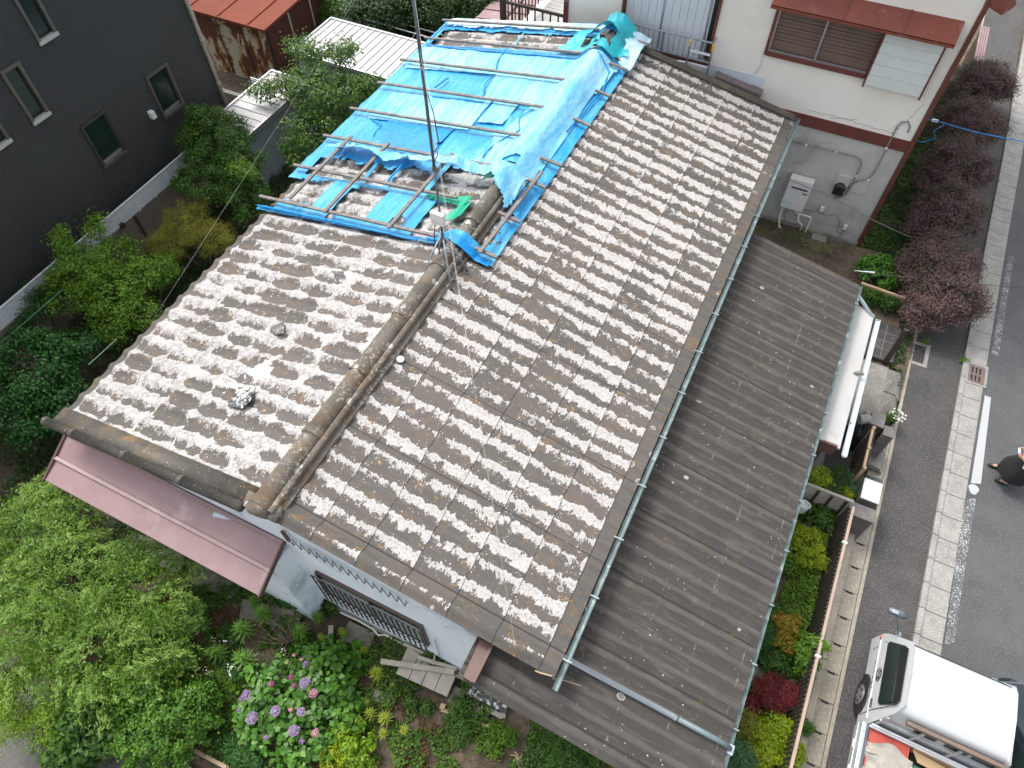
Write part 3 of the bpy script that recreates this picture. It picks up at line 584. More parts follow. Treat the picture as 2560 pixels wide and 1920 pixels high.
# ---------------------------------------------------------------- tarpaulins on the far half of the roof
def tarp_mat(name, dark, light, amt, fray=False):
    b = NB(name); g = b.co('Object'); mp = b.n('ShaderNodeMapping'); b.l(g, mp.inputs[0]); mp.inputs['Scale'].default_value = (9, .9, 3)
    st = b.noise(mp.outputs[0], 1.0, 7, .72); big = b.noise(g, .55, 3, .5)
    mp2 = b.n('ShaderNodeMapping'); b.l(g, mp2.inputs[0]); mp2.inputs['Scale'].default_value = (46, 5, 10); st2 = b.noise(mp2.outputs[0], 1.0, 4, .7)
    k = b.math('ADD', b.math('ADD', b.math('MULTIPLY', b.math('SUBTRACT', st, .5), 2.0), b.math('MULTIPLY', b.math('SUBTRACT', st2, .5), 1.2)), b.math('ADD', amt, b.math('MULTIPLY', b.math('SUBTRACT', big, .5), 1.3)), clamp=True)
    c = b.mix(k, dark, light); b.base(c, .38, 0, .5)
    wv = b.noise(g, 9, 5, .6); b.bump(b.math('ADD', b.math('MULTIPLY', st, .6), b.math('MULTIPLY', wv, .8)), .6, .04)
    tr = b.n('ShaderNodeBsdfTranslucent'); b.l(c, tr.inputs[0]); mx = b.n('ShaderNodeMixShader'); mx.inputs[0].default_value = .12
    b.l(b.b.outputs[0], mx.inputs[1]); b.l(tr.outputs[0], mx.inputs[2]); b.l(mx.outputs[0], b.out.inputs[0]); return b.m
M['tarp_mid'] = tarp_mat('blue_tarp', (.01, .30, .66), (.17, .55, .78), .22)
M['tarp_pale'] = tarp_mat('faded_blue_tarp', (.04, .42, .74), (.40, .70, .82), .5)
M['tarp_deep'] = tarp_mat('deep_blue_tarp', (.0, .23, .60), (.01, .36, .72), .2)
M['tarp_teal'] = tarp_mat('teal_tarp', (.01, .42, .50), (.08, .62, .72), .3)
M['tarp_green'] = tarp_mat('green_tarp', (.003, .30, .17), (.03, .5, .32), .3)
M['tarp_white'] = tarp_mat('bleached_tarp', (.25, .62, .85), (.75, .86, .9), .6)
def zsheet(x, y): return max(zmain(x), 0)
def skin_z(x):
    # height of a sheet draped over the slopes and over the ridge cap
    z = zmain(x) + .045; d = abs(x - RX)
    if d < .62: z = max(z, RZ + .235 - .9 * max(0, d - .10) ** 1.15)
    return z
BAT = [17.05, 15.85, 14.62, 13.42, 12.22, 11.0, 9.78, 8.56]
def sheet(name, label, mat, x0, x1, y0, y1, up, keep, step=.05, puff=.05, seed=0, cat='tarpaulin', wr=1.0, parent=None, thick=.0):
    nx, ny = int((x1 - x0) / step) + 1, int((y1 - y0) / step) + 1; xs = np.linspace(x0, x1, nx); ys = np.linspace(y0, y1, ny)
    V = np.zeros((ny, nx, 3))
    for j, y in enumerate(ys):
        near = min(abs(y - t) for t in BAT); sag = min(1, near / .5)
        for i, x in enumerate(xs):
            n1 = noise.noise(Vector((x * .9 + seed, y * .9, seed))); n2 = noise.noise(Vector((x * 2.6, y * 1.5 + seed, 9 + seed))); n3 = noise.noise(Vector((x * 7 + y * 2, y * 3.0, 3 + seed)))
            w_ = 1 - abs(noise.noise(Vector((x * 1.3 + y * .5 + seed, y * .7 - x * .3, 5 + seed)))) * 2.2; crease = max(0, w_) ** 6
            z = skin_z(x) + up + wr * (sag * (puff * (.6 + n1) + .022 * n2) + .011 * n3 + .03 * crease * (.3 + .7 * sag))
            V[j, i] = (x, y, z)
    I, J = np.meshgrid(np.arange(nx - 1), np.arange(ny - 1)); a = (J * nx + I).ravel(); q = np.stack([a, a + 1, a + nx + 1, a + nx], 1)
    cx = (V[:-1, :-1, 0] + step / 2).ravel(); cy = (V[:-1, :-1, 1] + step / 2).ravel()
    kp = np.array([keep(x, y) for x, y in zip(cx, cy)], dtype=bool)
    q = q[kp]; used = np.unique(q); rm = np.full(nx * ny, -1); rm[used] = np.arange(len(used)); Vf = V.reshape(-1, 3)[used]
    o = fastmesh(name, Vf, rm[q], mat, parent, loc=None if parent else (float(x0 + x1) / 2, y0, float(Vf[:, 2].min())), smooth=True)
    if not parent: tag(o, label, cat)
    return o
def jn(x, y, a=.1, f=3.0, s=0): return a * (noise.noise(Vector((x * f, y * f, s))) + .5 * noise.noise(Vector((x * f * 3, y * f * 3, s + 2))))
# lower sheets: mid blue under everything between the eave and the street side of the ridge
def k_base(x, y):
    e = jn(x, y, .09, 3.2, 1); e2 = jn(x, y, .22, 2.6, 21)
    if y > 15.92 + e * .2:       # torn away strip at the far end, only the rims are left
        return (x < -10.50) or (x > -5.0 and x < -4.70) or (abs(x + 8.0 + e * .2) < .03) or (y > 16.75 + e * .6)
    if y > 11.05: return True
    if x > -5.05: 
        return not (8.9 < y < 9.9 and -5.02 < x < -4.92 + e2)
    if x > RX - .45: return y < 8.75 + .3 * e    # rim around the ridge
    # bottom strip: torn windows between the battens
    if y > 9.86: # upper torn row
        if -10.35 < x < -8.78: return y > 10.5 + e2
        if -8.68 < x < -8.05: return y > 10.5 + e2 or x > -8.12
        if -8.0 < x < -7.1: return y > 10.5 + e2
        if -6.95 < x < -5.95: return y > 10.9 + e2
        return True
    if -10.30 < x < -9.35: return not (8.85 + e < y < 9.72 + e2)
    if -9.35 <= x < -8.82: return True
    if -8.66 + e < x < -7.85: return not (8.80 < y < 9.74)
    if -7.85 <= x < -6.62: return not ((x + 7.1) ** 2 + (y - 8.85) ** 2 < .03)
    if x < -5.95: return (8.56 > y) or (y > 9.62 and x < -6.3 + e2)
    return False
sheet('blue_tarpaulin', 'torn mid blue tarpaulin covering the far half of the roof down to the eave', M['tarp_mid'], -10.68, -4.70, 8.44, 17.3, 0.0, k_base, puff=.03, seed=1)
# faded sheet laid over the middle
def k_pale(x, y):
    e = jn(x, y, .045, 2.0, 4)
    if y > 15.72 + e * .4: return False
    xr = -5.02 + (y - 11) * .02 + .12 * math.sin(y * 1.7) * .5 + e * .5
    if y < 11.0 and x < -5.9 + (11 - y) * .5: return False
    if x > xr: return False
    if (abs(x + 5.62) < .22 and abs(y - 11.08) < .13 + e): return False
    if y < 10.15 + e + .3 * abs(x + 5.4): return False
    if y > 14.62: return True
    if y > 13.42: return x > -7.75 + (14.62 - y) * .25 + e or x < -9.2 and False
    if y > 12.22: return not (-7.25 + e * .3 < x < -6.35 + .15 * (y - 12.2) + e) if x > -10.1 else False
    return x > -6.6 + .25 * math.sin((y - 11) * 2.6) + e * .4 and y > 10.6 or (y <= 11.1 and x > -6.2)
sheet('faded_tarpaulin', 'pale sun bleached blue tarpaulin lying over the ridge between the battens', M['tarp_pale'], -10.5, -4.86, 10.0, 15.9, .035, k_pale, puff=.045, seed=7, wr=1.0)
sheet('tarpaulin_patch', 'pale blue tarpaulin patch tucked under the third batten from the far end', M['tarp_pale'], -7.15, -6.5, 12.35, 13.42, .05, lambda x, y: y > 12.5 + jn(x, y, .06, 3, 6) and x < -6.45 + .12 * (y - 12.4), puff=.06, seed=12)
sheet('tarpaulin_patch', 'bright blue rounded tarpaulin patch above the crossed battens', M['tarp_deep'], -9.55, -7.5, 11.05, 12.2, .03, lambda x, y: x > -9.45 + .5 * max(0, 11.9 - y) ** 2 * .2 + jn(x, y, .1, 3, 8) and x < -7.6 + jn(x, y, .1, 3, 3), puff=.05, seed=15)
# far end: thin pale rim and the bunched teal sheet on the ridge
sheet('bleached_tarpaulin', 'thin bleached tarpaulin rim along the far verge of the roof', M['tarp_white'], -10.55, -4.66, 16.72, 17.32, .05, lambda x, y: y > 16.92 + jn(x, y, .14, 2.4, 30) or x > -5.0, puff=.02, seed=22)
def k_teal(x, y):
    e = jn(x, y, .3, 3.0, 44); d = (x - RX)
    if abs(d + .05) < .26 + e * .3 and 16.0 + e < y < 16.62: return False
    if x < -5.8: return y < 16.75 + e and x > -6.55 + .5 * (y - 15.9) * .3 + e and not (x > -6.05 and 16.0 < y < 16.45)
    return x < -4.95 + e
sheet('teal_tarpaulin', 'teal frayed tarpaulin bunched around the far end of the ridge', M['tarp_teal'], -6.7, -4.75, 15.75, 17.3, .06, k_teal, puff=.16, seed=31, wr=2.2, step=.035)
sheet('bleached_tarpaulin', 'nearly white tarpaulin scrap at the far ridge end on the street side', M['tarp_white'], -5.15, -4.6, 15.6, 17.25, .09, lambda x, y: x > -5.05 + jn(x, y, .25, 3, 50) + .25 * abs(y - 16.6) ** 2, puff=.1, seed=37, wr=2, step=.035)
# near ridge: bunched pale fold and green scraps
def k_fold(x, y):
    e = jn(x, y, .16, 2.6, 60); yc = 10.72 - .28 * math.sin((x + 8.3) * .95) * (x > -8.6); w_ = .2 + e
    if x < -8.75: yc = 10.80; w_ = .22 + e
    return abs(y - yc) < w_
sheet('tarpaulin_fold', 'rumpled pale blue tarpaulin fold hanging under the sixth batten', M['tarp_pale'], -10.2, -5.6, 10.3, 11.05, .09, k_fold, puff=.2, seed=41, wr=2.4, step=.035)
sheet('tarpaulin_flap', 'pale blue tarpaulin flap twisted over the ridge tiles beside the green scrap', M['tarp_pale'], -5.75, -4.98, 9.55, 10.7, .10, lambda x, y: y > 10.15 - .9 * (x + 5.45) + jn(x, y, .1, 3, 70) and x < -5.02 + .3 * (y - 10) and x > -5.7 + .2 * (10.6 - y), puff=.12, seed=43, wr=2.2, step=.035)
sheet('green_tarpaulin_scrap', 'bright green tarpaulin scrap stuck beside the ridge tiles under the torn sheet', M['tarp_green'], -6.15, -5.72, 9.05, 9.62, .05, lambda x, y: x > -6.12 + .45 * max(0, y - 9.1) * .3 + jn(x, y, .1, 4, 80) and y > 9.08 + jn(x, y, .1, 5, 81), puff=.03, seed=45, step=.03)
sheet('green_tarpaulin_scrap', 'thin green tarpaulin strip beneath the seventh batten', M['tarp_green'], -6.9, -5.85, 9.58, 9.92, .05, lambda x, y: abs(y - 9.76 - jn(x, y, .1, 4, 90)) < .1 + .1 * (x + 6.6), puff=.03, seed=47, step=.03)
sheet('green_tarpaulin_scrap', 'small green tarpaulin scrap under the pale flap at the ridge', M['tarp_green'], -5.95, -5.2, 10.2, 10.6, .06, lambda x, y: abs(y - 10.42 + .2 * (x + 5.6)) < .12 + jn(x, y, .1, 4, 95), puff=.03, seed=49, step=.03)
# collar tied over the ridge at the near edge
sheet('tarpaulin_collar', 'deep blue strip of tarpaulin tied across the ridge beside the antenna legs', M['tarp_deep'], -6.2, -4.74, 8.36, 8.74, .02, lambda x, y: abs(y - 8.52 + .1 * math.sin((x + 5.5) * 3)) < .11 + jn(x, y, .06, 4, 99), puff=.02, seed=53, step=.03)
# raised hems: dark blue rolled edges
def hem(label, pts, r=.022, mat='tarp_deep', name='tarpaulin_hem'):
    P_ = []
    for (x0, y0), (x1, y1) in zip(pts, pts[1:]):
        n = max(2, int(math.hypot(x1 - x0, y1 - y0) / .12))
        for k in range(n):
            t = k / n; x, y = x0 + (x1 - x0) * t, y0 + (y1 - y0) * t; x += .03 * noise.noise(Vector((x * 4, y * 4, 1))); y += .03 * noise.noise(Vector((x * 4, y * 4, 7)))
            near = min(abs(y - t_) for t_ in BAT); P_.append((x, y, skin_z(x) + .05 + .04 * min(1, near / .5)))
    rs = [r * (.7 + .6 * abs(noise.noise(Vector((p[0] * 5, p[1] * 5, 3))))) for p in P_]
    return tag(MB().tube(P_, rs, 6).build(name, M[mat], loc=P_[0], smooth=True), label, 'tarpaulin', 'rolled hems of the tarpaulins')
hem('rolled dark blue hem along the bottom edge of the tarpaulin beside the last batten', [(-10.66, 8.50), (-8.4, 8.46), (-6.2, 8.38)], .03)
hem('dark blue hem bulging under the second batten from the far end', [(-10.5, 15.75), (-9.2, 15.66), (-7.9, 15.6), (-6.7, 15.56), (-5.95, 15.5), (-5.6, 15.75)], .03)
hem('curved blue hem crossing the sheet between the second and third batten', [(-8.05, 15.75), (-7.95, 15.1), (-7.75, 14.6)], .02)
hem('curved blue hem between the third and fourth batten', [(-7.8, 14.5), (-7.75, 14.0), (-7.5, 13.45)], .02)
hem('blue hem beside the patch between the fourth and fifth batten', [(-7.2, 13.38), (-7.2, 12.3)], .022)
hem('blue hem right of the patch between the fourth and fifth batten', [(-6.05, 13.2), (-6.2, 12.8), (-6.0, 12.35), (-6.3, 11.7), (-6.35, 11.1)], .018)
hem('short loose dark blue strip on the sheet near the mast', [(-8.9, 14.2), (-9.05, 13.6)], .028)
hem('dark blue hem rising from the ridge towards the street side edge', [(-5.45, 15.6), (-5.0, 15.3), (-4.88, 14.6), (-4.95, 13.6), (-5.0, 12.6)], .026)
hem('dark blue rolled hem under the fifth batten', [(-9.9, 12.12), (-9.5, 11.95), (-9.4, 11.3)], .022)
hem('dark blue hem hanging below the fourth batten', [(-8.9, 13.36), (-8.0, 13.33), (-7.3, 13.3)], .024)
hem('short blue hem peeling off the eave at the torn row', [(-10.5, 16.0), (-10.52, 17.1)], .02)
hem('narrow blue strap running down to the bottom batten', [(-8.02, 11.0), (-8.05, 9.85)], .03)
# ---------------------------------------------------------------- battens
def batten(label, a, b_, z=.20, w_=.075, h=.045, s=1):
    def pz(p): return skin_z(p[0]) if abs(p[0] - RX) > .3 else zmain(p[0]) + .09
    A_, B_ = Vector((a[0], a[1], zmain(a[0]) + z)), Vector((b_[0], b_[1], zmain(b_[0]) + z))
    m = MB(); d = (B_ - A_); L = d.length; n = 1 if L < 1.5 else 2
    m.bar(A_, B_, w_, h)
    return tag(m.build('roof_batten', M['wood_grey'], loc=tuple(A_), bevel=.005), label, 'batten', 'grey battens pinning down the tarpaulins')
ordn = ['farthest', 'second farthest', 'third farthest', 'fourth farthest', 'fifth farthest', 'sixth farthest', 'seventh farthest', 'nearest']
ends = [((-10.68, 17.0), (-5.9, 16.84)), ((-10.67, 15.98), (-5.86, 15.65)), ((-10.72, 14.78), (-5.8, 14.41)), ((-10.7, 13.6), (-5.79, 13.2)), ((-10.72, 12.36), (-5.79, 12.04)), ((-10.70, 11.15), (-5.88, 10.87)), ((-10.68, 9.92), (-6.12, 9.7)), ((-10.72, 8.70), (-5.92, 8.51))]
for k, (a, b_) in enumerate(ends): batten(ordn[k] + ' long grey batten running down the left slope over the tarpaulin', a, b_)
sh = [((-5.1, 15.56), (-4.63, 15.59)), ((-5.0, 14.39), (-4.62, 14.42)), ((-5.02, 13.16), (-4.6, 13.17)), ((-5.1, 11.57), (-4.62, 11.62)), ((-5.12, 10.81), (-4.64, 10.82)), ((-5.15, 9.63), (-4.66, 9.66)), ((-5.1, 8.55), (-4.64, 8.58)), ((-4.98, 16.8), (-4.55, 16.9))]
for k, (a, b_) in enumerate(sh): batten(['second farthest', 'third farthest', 'fourth farthest', 'fourth nearest', 'third nearest', 'second nearest', 'nearest', 'farthest'][k] + ' short batten on the street side strip of tarpaulin', a, b_, z=.19)
batten('lengthwise batten crossing the short ones beside the ridge', (-4.95, 8.45), (-4.88, 11.15), z=.24)
batten('lengthwise batten nearest the eave laid over the torn sheet', (-9.86, 8.75), (-9.86, 11.2), z=.25)
batten('middle lengthwise batten over the torn sheet', (-8.73, 8.52), (-8.74, 11.12), z=.25)
batten('lengthwise batten right of the mast foot over the torn sheet', (-7.02, 8.42), (-6.99, 11.04), z=.25)
# ---------------------------------------------------------------- cream neighbour house behind, wall plane at y = NY
NY = 17.9
nb = thing('neighbour_house', 'cream two-storey house with red-brown trim standing behind the old roof', 'house', (-2.6, 20, 0))
def holed_wall(x0, x1, z0, z1, holes, y0, y1, m=None):
    m = m or MB(); xs = sorted({x0, x1, *[h[0] for h in holes], *[h[1] for h in holes]}); zs = sorted({z0, z1, *[h[2] for h in holes], *[h[3] for h in holes]})
    for a, b_ in zip(xs, xs[1:]):
        for c, d in zip(zs, zs[1:]):
            if any(h[0] <= (a + b_) / 2 <= h[1] and h[2] <= (c + d) / 2 <= h[3] for h in holes): continue
            m.box(a, b_, y0, y1, c, d)
    return m
wl = dict(x0=-5.62, x1=-3.24, z0=4.42, z1=6.4); wr = dict(x0=-1.80, x1=.57, z0=5.12, z1=6.30)
holed_wall(-7.25, 2.22, 3.72, 9.2, [(wl['x0'], wl['x1'], wl['z0'], wl['z1']), (wr['x0'], wr['x1'], wr['z0'], wr['z1'])], NY, NY + .16).box(2.06, 2.22, NY + .16, 28, 3.72, 9.2).build('upper_wall', M['cream'], nb)
MB().box(-7.25, 2.22, NY + .02, NY + .16, 0, 3.40).box(2.06, 2.2, NY + .16, 28, 0, 3.4).build('lower_wall', M['grey_render'], nb)
MB().box(-7.27, 2.25, NY - .025, NY + .16, 3.40, 3.72).box(2.08, 2.25, NY + .16, 28, 3.4, 3.72).build('trim_band', M['brown_paint'], nb)
MB().box(-7.25, 2.24, NY - .06, NY + .02, -.05, .28).build('footing', M['conc'], nb)
MB().slab([(-7.6, 17.3, 9.15), (2.8, 17.3, 9.15), (2.8, 23, 11), (-7.6, 23, 11)], (0, 0, .12)).slab([(2.8, 28.5, 9.15), (-7.6, 28.5, 9.15), (-7.6, 23, 11), (2.8, 23, 11)], (0, 0, .12)).build('roof', M['verge'], nb)
MB().box(2.24, 2.34, NY - .07, NY + .06, -.03, 9.1).build('corner_pipe', M['brown_paint'], nb, bevel=.02)
# shuttered window with a red awning and a white sliding-shutter box
w_ = MB().box(wr['x0'] - .07, wr['x0'], NY - .06, NY + .1, wr['z0'] - .1, wr['z1']).box(wr['x1'], wr['x1'] + .05, NY - .06, NY + .1, wr['z0'] - .1, wr['z1']).box(wr['x0'], wr['x1'], NY - .08, NY + .1, wr['z0'] - .1, wr['z0']).build('window', M['brown_paint'], nb)
MB().box(wr['x0'], wr['x1'], NY - .02, NY + .02, wr['z0'], wr['z0'] + .045).box(wr['x0'], wr['x0'] + .04, NY - .02, NY + .02, wr['z0'] + .045, wr['z1']).box(-.68, -.63, NY - .03, NY + .02, wr['z0'] + .045, wr['z1']).build('frame', M['alu'], w_)
m = MB(); z = wr['z0'] + .045; k = 0
while z < wr['z1']:
    h = .24 if k == 0 else .088; m.box(wr['x0'] + .04, wr['x1'], NY + .05 + (.008 if k % 2 else 0), NY + .08, z, z + h - .012); z += h; k += 1
m.box(wr['x0'] + .04, wr['x1'], NY + .075, NY + .1, wr['z0'], wr['z1']); m.build('shutter', M['shutter_brown'], w_)
m = MB(); n = 5
for k in range(n):
    z0 = 4.94 + k * (6.28 - 4.94) / n; m.box(.64, 1.90, NY - .17, NY, z0 + .006, z0 + (6.28 - 4.94) / n - .006)
m.box(.66, 1.88, NY - .155, NY, 4.94, 6.28); m.build('shutter_box', M['white_panel'], nb, bevel=.004)
MB().box(.60, .64, NY - .18, NY + .002, 4.88, 6.3).box(1.90, 1.94, NY - .18, NY + .002, 4.88, 6.3).build('shutter_box_trim', M['brown_paint'], nb)
MB().slab([(-1.98, NY, 6.72), (-1.98, NY - .42, 6.40), (2.05, NY - .42, 6.40), (2.05, NY, 6.72)], (0, 0, -.03)).slab([(-1.98, NY - .42, 6.40), (-1.98, NY - .42, 6.31), (2.05, NY - .42, 6.31), (2.05, NY - .42, 6.40)], (0, .03, 0)).bar((-.35, NY - .42, 6.415), (-.35, NY, 6.735), .03, .02).bar((.95, NY - .42, 6.415), (.95, NY, 6.735), .03, .02).build('awning', M['red_awning'], nb, bevel=.006)
# tall pale shutters with a low railing
w2 = MB().box(wl['x0'] - .07, wl['x0'], NY - .05, NY + .1, wl['z0'] - .06, wl['z1']).box(wl['x1'], wl['x1'] + .07, NY - .05, NY + .1, wl['z0'] - .06, wl['z1']).box(wl['x0'], wl['x1'], NY - .05, NY + .1, wl['z0'] - .06, wl['z0']).build('tall_window', M['brown_paint'], nb)
m = MB(); x = wl['x0'] + .02
while x < wl['x1'] - .2:
    m.box(x, x + .19, NY + .03, NY + .06, wl['z0'], wl['z1']); x += .205
m.build('shutter_panel', M['pale_shutter'], w2); MB().box(-4.62, -4.58, NY + .0, NY + .03, wl['z0'], wl['z1']).box(-3.45, -3.40, NY - .01, NY + .03, wl['z0'], wl['z1']).box(wl['x0'], wl['x1'], NY - .02, NY + .03, wl['z0'], wl['z0'] + .05).build('frame', M['alu'], w2); MB().box(-3.4, wl['x1'], NY + .04, NY + .07, wl['z0'] + .05, wl['z1']).build('pane', M['glass_dark'], w2)
rl = MB(); ry = NY - .28
rl.tube([(-5.72, ry, 5.12), (-3.12, ry, 5.12)], .025, 8).tube([(-5.72, ry, 4.60), (-3.12, ry, 4.60)], .02, 8)
for x in (-5.72, -3.12):
    for z in (5.12, 4.6): rl.tube([(x, ry, z), (x, NY, z)], .02, 6)
x = -5.65
while x < -3.15: rl.tube([(x, ry, 4.60), (x, ry, 5.12)], .011, 6); x += .14
rl.tube([(-4.42, ry, 4.6), (-4.42, ry, 5.12)], .02, 6); rl.build('window_railing', M['steel'], nb)
# patch of blue primer and cracked render near the roof junction
MB().box(-3.3, -1.66, NY - .012, NY + .01, 4.15, 4.42).build('primer_patch', M['pale_shutter'], nb)
MB().slab([(-2.9, NY - .15, 4.12), (-1.62, NY - .15, 3.92), (-1.62, NY, 4.0), (-2.9, NY, 4.2)], (0, 0, .1)).build('wall_flashing', simple('mauve_flashing', (.19, .15, .155), (.15, .12, .125), 2, .5), nb)
g = MB()
def crack(pts, r=.007):
    o = [];
    for (x0, z0), (x1, z1) in zip(pts, pts[1:]):
        n = max(2, int(math.hypot(x1 - x0, z1 - z0) / .06))
        for k in range(n): t = k / n; o.append((x0 + (x1 - x0) * t + .02 * noise.noise(Vector((x0 + t * 9, z0, 3))), NY - .002, z0 + (z1 - z0) * t + .035 * noise.noise(Vector((x0 * 3 + t * 7, z0 * 2, 8)))))
    g.tube(o, r, 4)
crack([(-.4, 3.85), (.4, 3.88), (1.1, 3.84), (1.7, 3.82), (1.9, 3.86)]); crack([(1.75, 3.82), (1.95, 4.3), (2.1, 4.8)]); crack([(.2, 3.8), (.9, 3.95)])
g.build('render_crack', simple('crack_fill', (.40, .38, .34), (.34, .32, .3), 5, .9), nb)
g = MB(); crack([(-1.88, 5.0), (-1.86, 4.7), (-1.98, 4.4), (-2.0, 4.1)], .022); g.build('crack_filler', M['pale_shutter'], nb)
# conduits, electricity meter, water heater, pipes
cp = lambda pts, z=NY - .03: [(x, z, zz) for x, zz in pts]
MB().tube(cp([(-.62, 2.87), (.68, 2.93), (1.18, 2.93), (1.34, 2.88), (1.39, 2.75), (1.41, 2.2), (1.36, 1.74)]), .02, 7).tube(cp([(1.42, 2.14), (1.5, 2.27), (1.7, 2.36), (1.76, 2.55), (1.78, 3.0), (1.77, 4.05), (1.82, 4.18), (1.95, 4.22), (2.04, 4.12), (2.06, 3.95)]), .018, 7).build('conduit', M['conduit'], nb, smooth=True)
g = MB()
for x, z in ((-.1, 2.89), (.68, 2.93), (1.4, 2.4), (1.77, 3.4), (1.73, 2.38)): g.obox((x, NY - .04, z), .05, .04, .05)
g.build('conduit_clip', M['pvc_white'], nb)
MB().box(.98, 1.32, NY - .03, NY + .02, 1.64, 2.28).box(1.42, 1.80, NY - .018, NY + .02, 1.87, 2.24).build('meter_board', M['grey_render'], nb)
mt = MB(); mt.tube([(1.14, NY - .03, 1.93), (1.14, NY - .13, 1.93), (1.14, NY - .17, 1.93)], [.15, .145, .10], 18); mt.box(1.0, 1.28, NY - .12, NY - .03, 1.70, 1.95); mt.build('electricity_meter', M['black'], nb, bevel=.02)
g = MB(); 
for k in range(4): g.tube(cp([(1.30 + .02 * k, 2.0), (1.30 + .03 * k, 1.75), (1.22, 1.62 - .02 * k), (1.1, 1.62 - .01 * k)], NY - .05), .009, 5)
g.build('meter_cable', M['conduit'], nb)
hx0, hx1, hz0, hz1 = -.17, .47, .93, 1.95
ht = MB().box(hx0, hx1, NY - .26, NY - .02, hz0, hz1).build('water_heater', M['pvc_white'], nb, bevel=.015)
MB().box(hx0 + .12, hx1 - .08, NY - .275, NY - .255, 1.66, 1.70).build('vent_slot', M['black'], ht); MB().box(hx0 + .03, hx0 + .28, NY - .265, NY - .258, 1.06, 1.22).build('sticker', M['pale_shutter'], ht); MB().box(hx1 - .18, hx1 - .05, NY - .265, NY - .258, 1.52, 1.58).build('badge', M['alu'], ht)
g = MB(); g.tube([(-.08, NY - .14, .94), (-.07, NY - .14, .75), (-.06, NY - .14, .45), (.02, NY - .2, .2), (.16, NY - .3, .13)], .03, 9)
g.tube([(.28, NY - .12, .93), (.28, NY - .12, .80), (.38, NY - .12, .76), (.75, NY - .12, .76), (.78, NY - .12, .68), (.78, NY - .12, .12), (.82, NY - .2, .06)], .026, 9)
g.tube([(.42, NY - .15, .76), (.46, NY - .15, .55), (.62, NY - .15, .42), (.63, NY - .15, .1)], .024, 9); g.tube([(.62, NY - .3, .08), (.8, NY - .45, .07), (1.0, NY - .42, .08), (1.04, NY - .3, .12)], .03, 8)
g.build('heater_pipe', M['pvc_white'], nb, smooth=True)
g = MB(); g.tube(cp([(.4, .83), (.9, .95), (1.1, .9), (1.4, 1.0), (1.55, .85), (1.6, .45), (1.72, .4)]), .011, 6); g.tube(cp([(.1, .9), (.05, .5), (.2, .2), (.5, .15)]), .012, 6); g.tube(cp([(1.78, .62), (1.7, .3), (1.6, .02)]), .01, 6)
g.build('wall_cable', M['conduit'], nb)
for x, z in ((.95, 1.08), (1.74, .7)): MB().box(x - .055, x + .055, NY - .07, NY, z - .08, z + .08).build('outlet_box', M['pvc_white'], nb, bevel=.01)
MB().box(1.0, 1.42, NY - .32, NY - .01, -.03, .22).build('concrete_pad', M['conc'], nb)
MB().tube([(-.75, 17.0, 2.35), (-.2, 17.4, 2.05), (.9, NY - .1, 1.62), (2.28, NY - .1, 1.25)], .01, 5).tube([(2.28, NY - .1, 1.25), (3.3, 17.9, .98), (4.4, 18.3, .8)], .008, 5).build('overhead_cable', M['conduit'], nb)
# balcony on the left, with dark balusters and a pale floor
bx0, bx1, by0, by1 = -9.25, -7.32, 17.9, 23.5
MB().box(bx0, bx1 + .07, by0, by1, 3.4, 3.5).build('balcony_floor', M['cream'], nb)
g = MB()
for k in range(9):
    x = bx0 + .1 + k * .235; g.box(x, x + .035, by0 - .02, by0 + .015, 3.5, 4.72)
g.box(bx0 - .02, bx0 + .12, by0 - .05, by0 + .09, 3.3, 5.0); g.box(bx0, bx1, by0 - .03, by0 + .03, 4.70, 4.77)
for k in range(22):
    y = by0 + .15 + k * .235; g.box(bx0 + .0, bx0 + .03, y, y + .035, 3.5, 4.72)
g.box(bx0 - .01, bx0 + .04, by0, by1, 4.70, 4.77); g.box(bx0 - .01, bx0 + .04, by0, by1, 4.1, 4.15); g.build('balcony_railing', M['wood_dark'], nb)
g = MB()
for k in range(26):
    y = by0 + .1 + k * .21; g.box(bx0 + .3, bx1, y, y + .195, 3.5, 3.525)
g.build('floor_board', M['white_fiber'], nb)
MB().box(-7.33, -7.2, NY - .04, NY + .1, 3.3, 9.1).build('corner_pipe', M['brown_paint'], nb)
MB().slab([(-11.4, 18.6, 2.65), (-9.35, 18.6, 2.85), (-9.35, 24, 2.85), (-11.4, 24, 2.65)], (0, 0, -.06)).build('side_roof', M['pink'], nb)
g = MB()
for k in range(8): g.bar((-11.4, 19.0 + k * .62, 2.675), (-9.35, 19.0 + k * .62, 2.875), .05, .03)
g.build('roof_seam', M['pink'], nb)
MB().box(-10.9, -9.4, 18.8, 24, 0, 2.55).build('side_wing_wall', M['cream'], nb)
# things leaning past the neighbour: red timber at the far right corner
MB().slab([P('B', 1965, 0, z=5.6), P('B', 2080, 75, z=5.2), P('B', 2165, 20, z=5.2), P('B', 2140, -40, z=5.6)], (0, 0, -.1)).build('corner_eave', M['red_awning'], nb)
a, b_ = P('B', 1965, 170, z=1.5), P('B', 1920, 390, z=1.5)
pf = thing('pink_fence_panel', 'faded pink corrugated panel beside the purple hedge behind the house', 'fence', (a.x, b_.y, 0)); 
for k in range(4): MB().slab([(a.x - .14 + k * .075, b_.y, 1.5), (a.x - .08 + k * .075, b_.y, 1.5), (a.x - .08 + k * .075, a.y, 1.5), (a.x - .14 + k * .075, a.y, 1.5)], (0, 0, -.06)).build('rail', M['pink'], pf)
MB().box(a.x - .1, a.x - .05, b_.y, a.y, .05, 1.44).build('board', M['wood_dark'], pf)
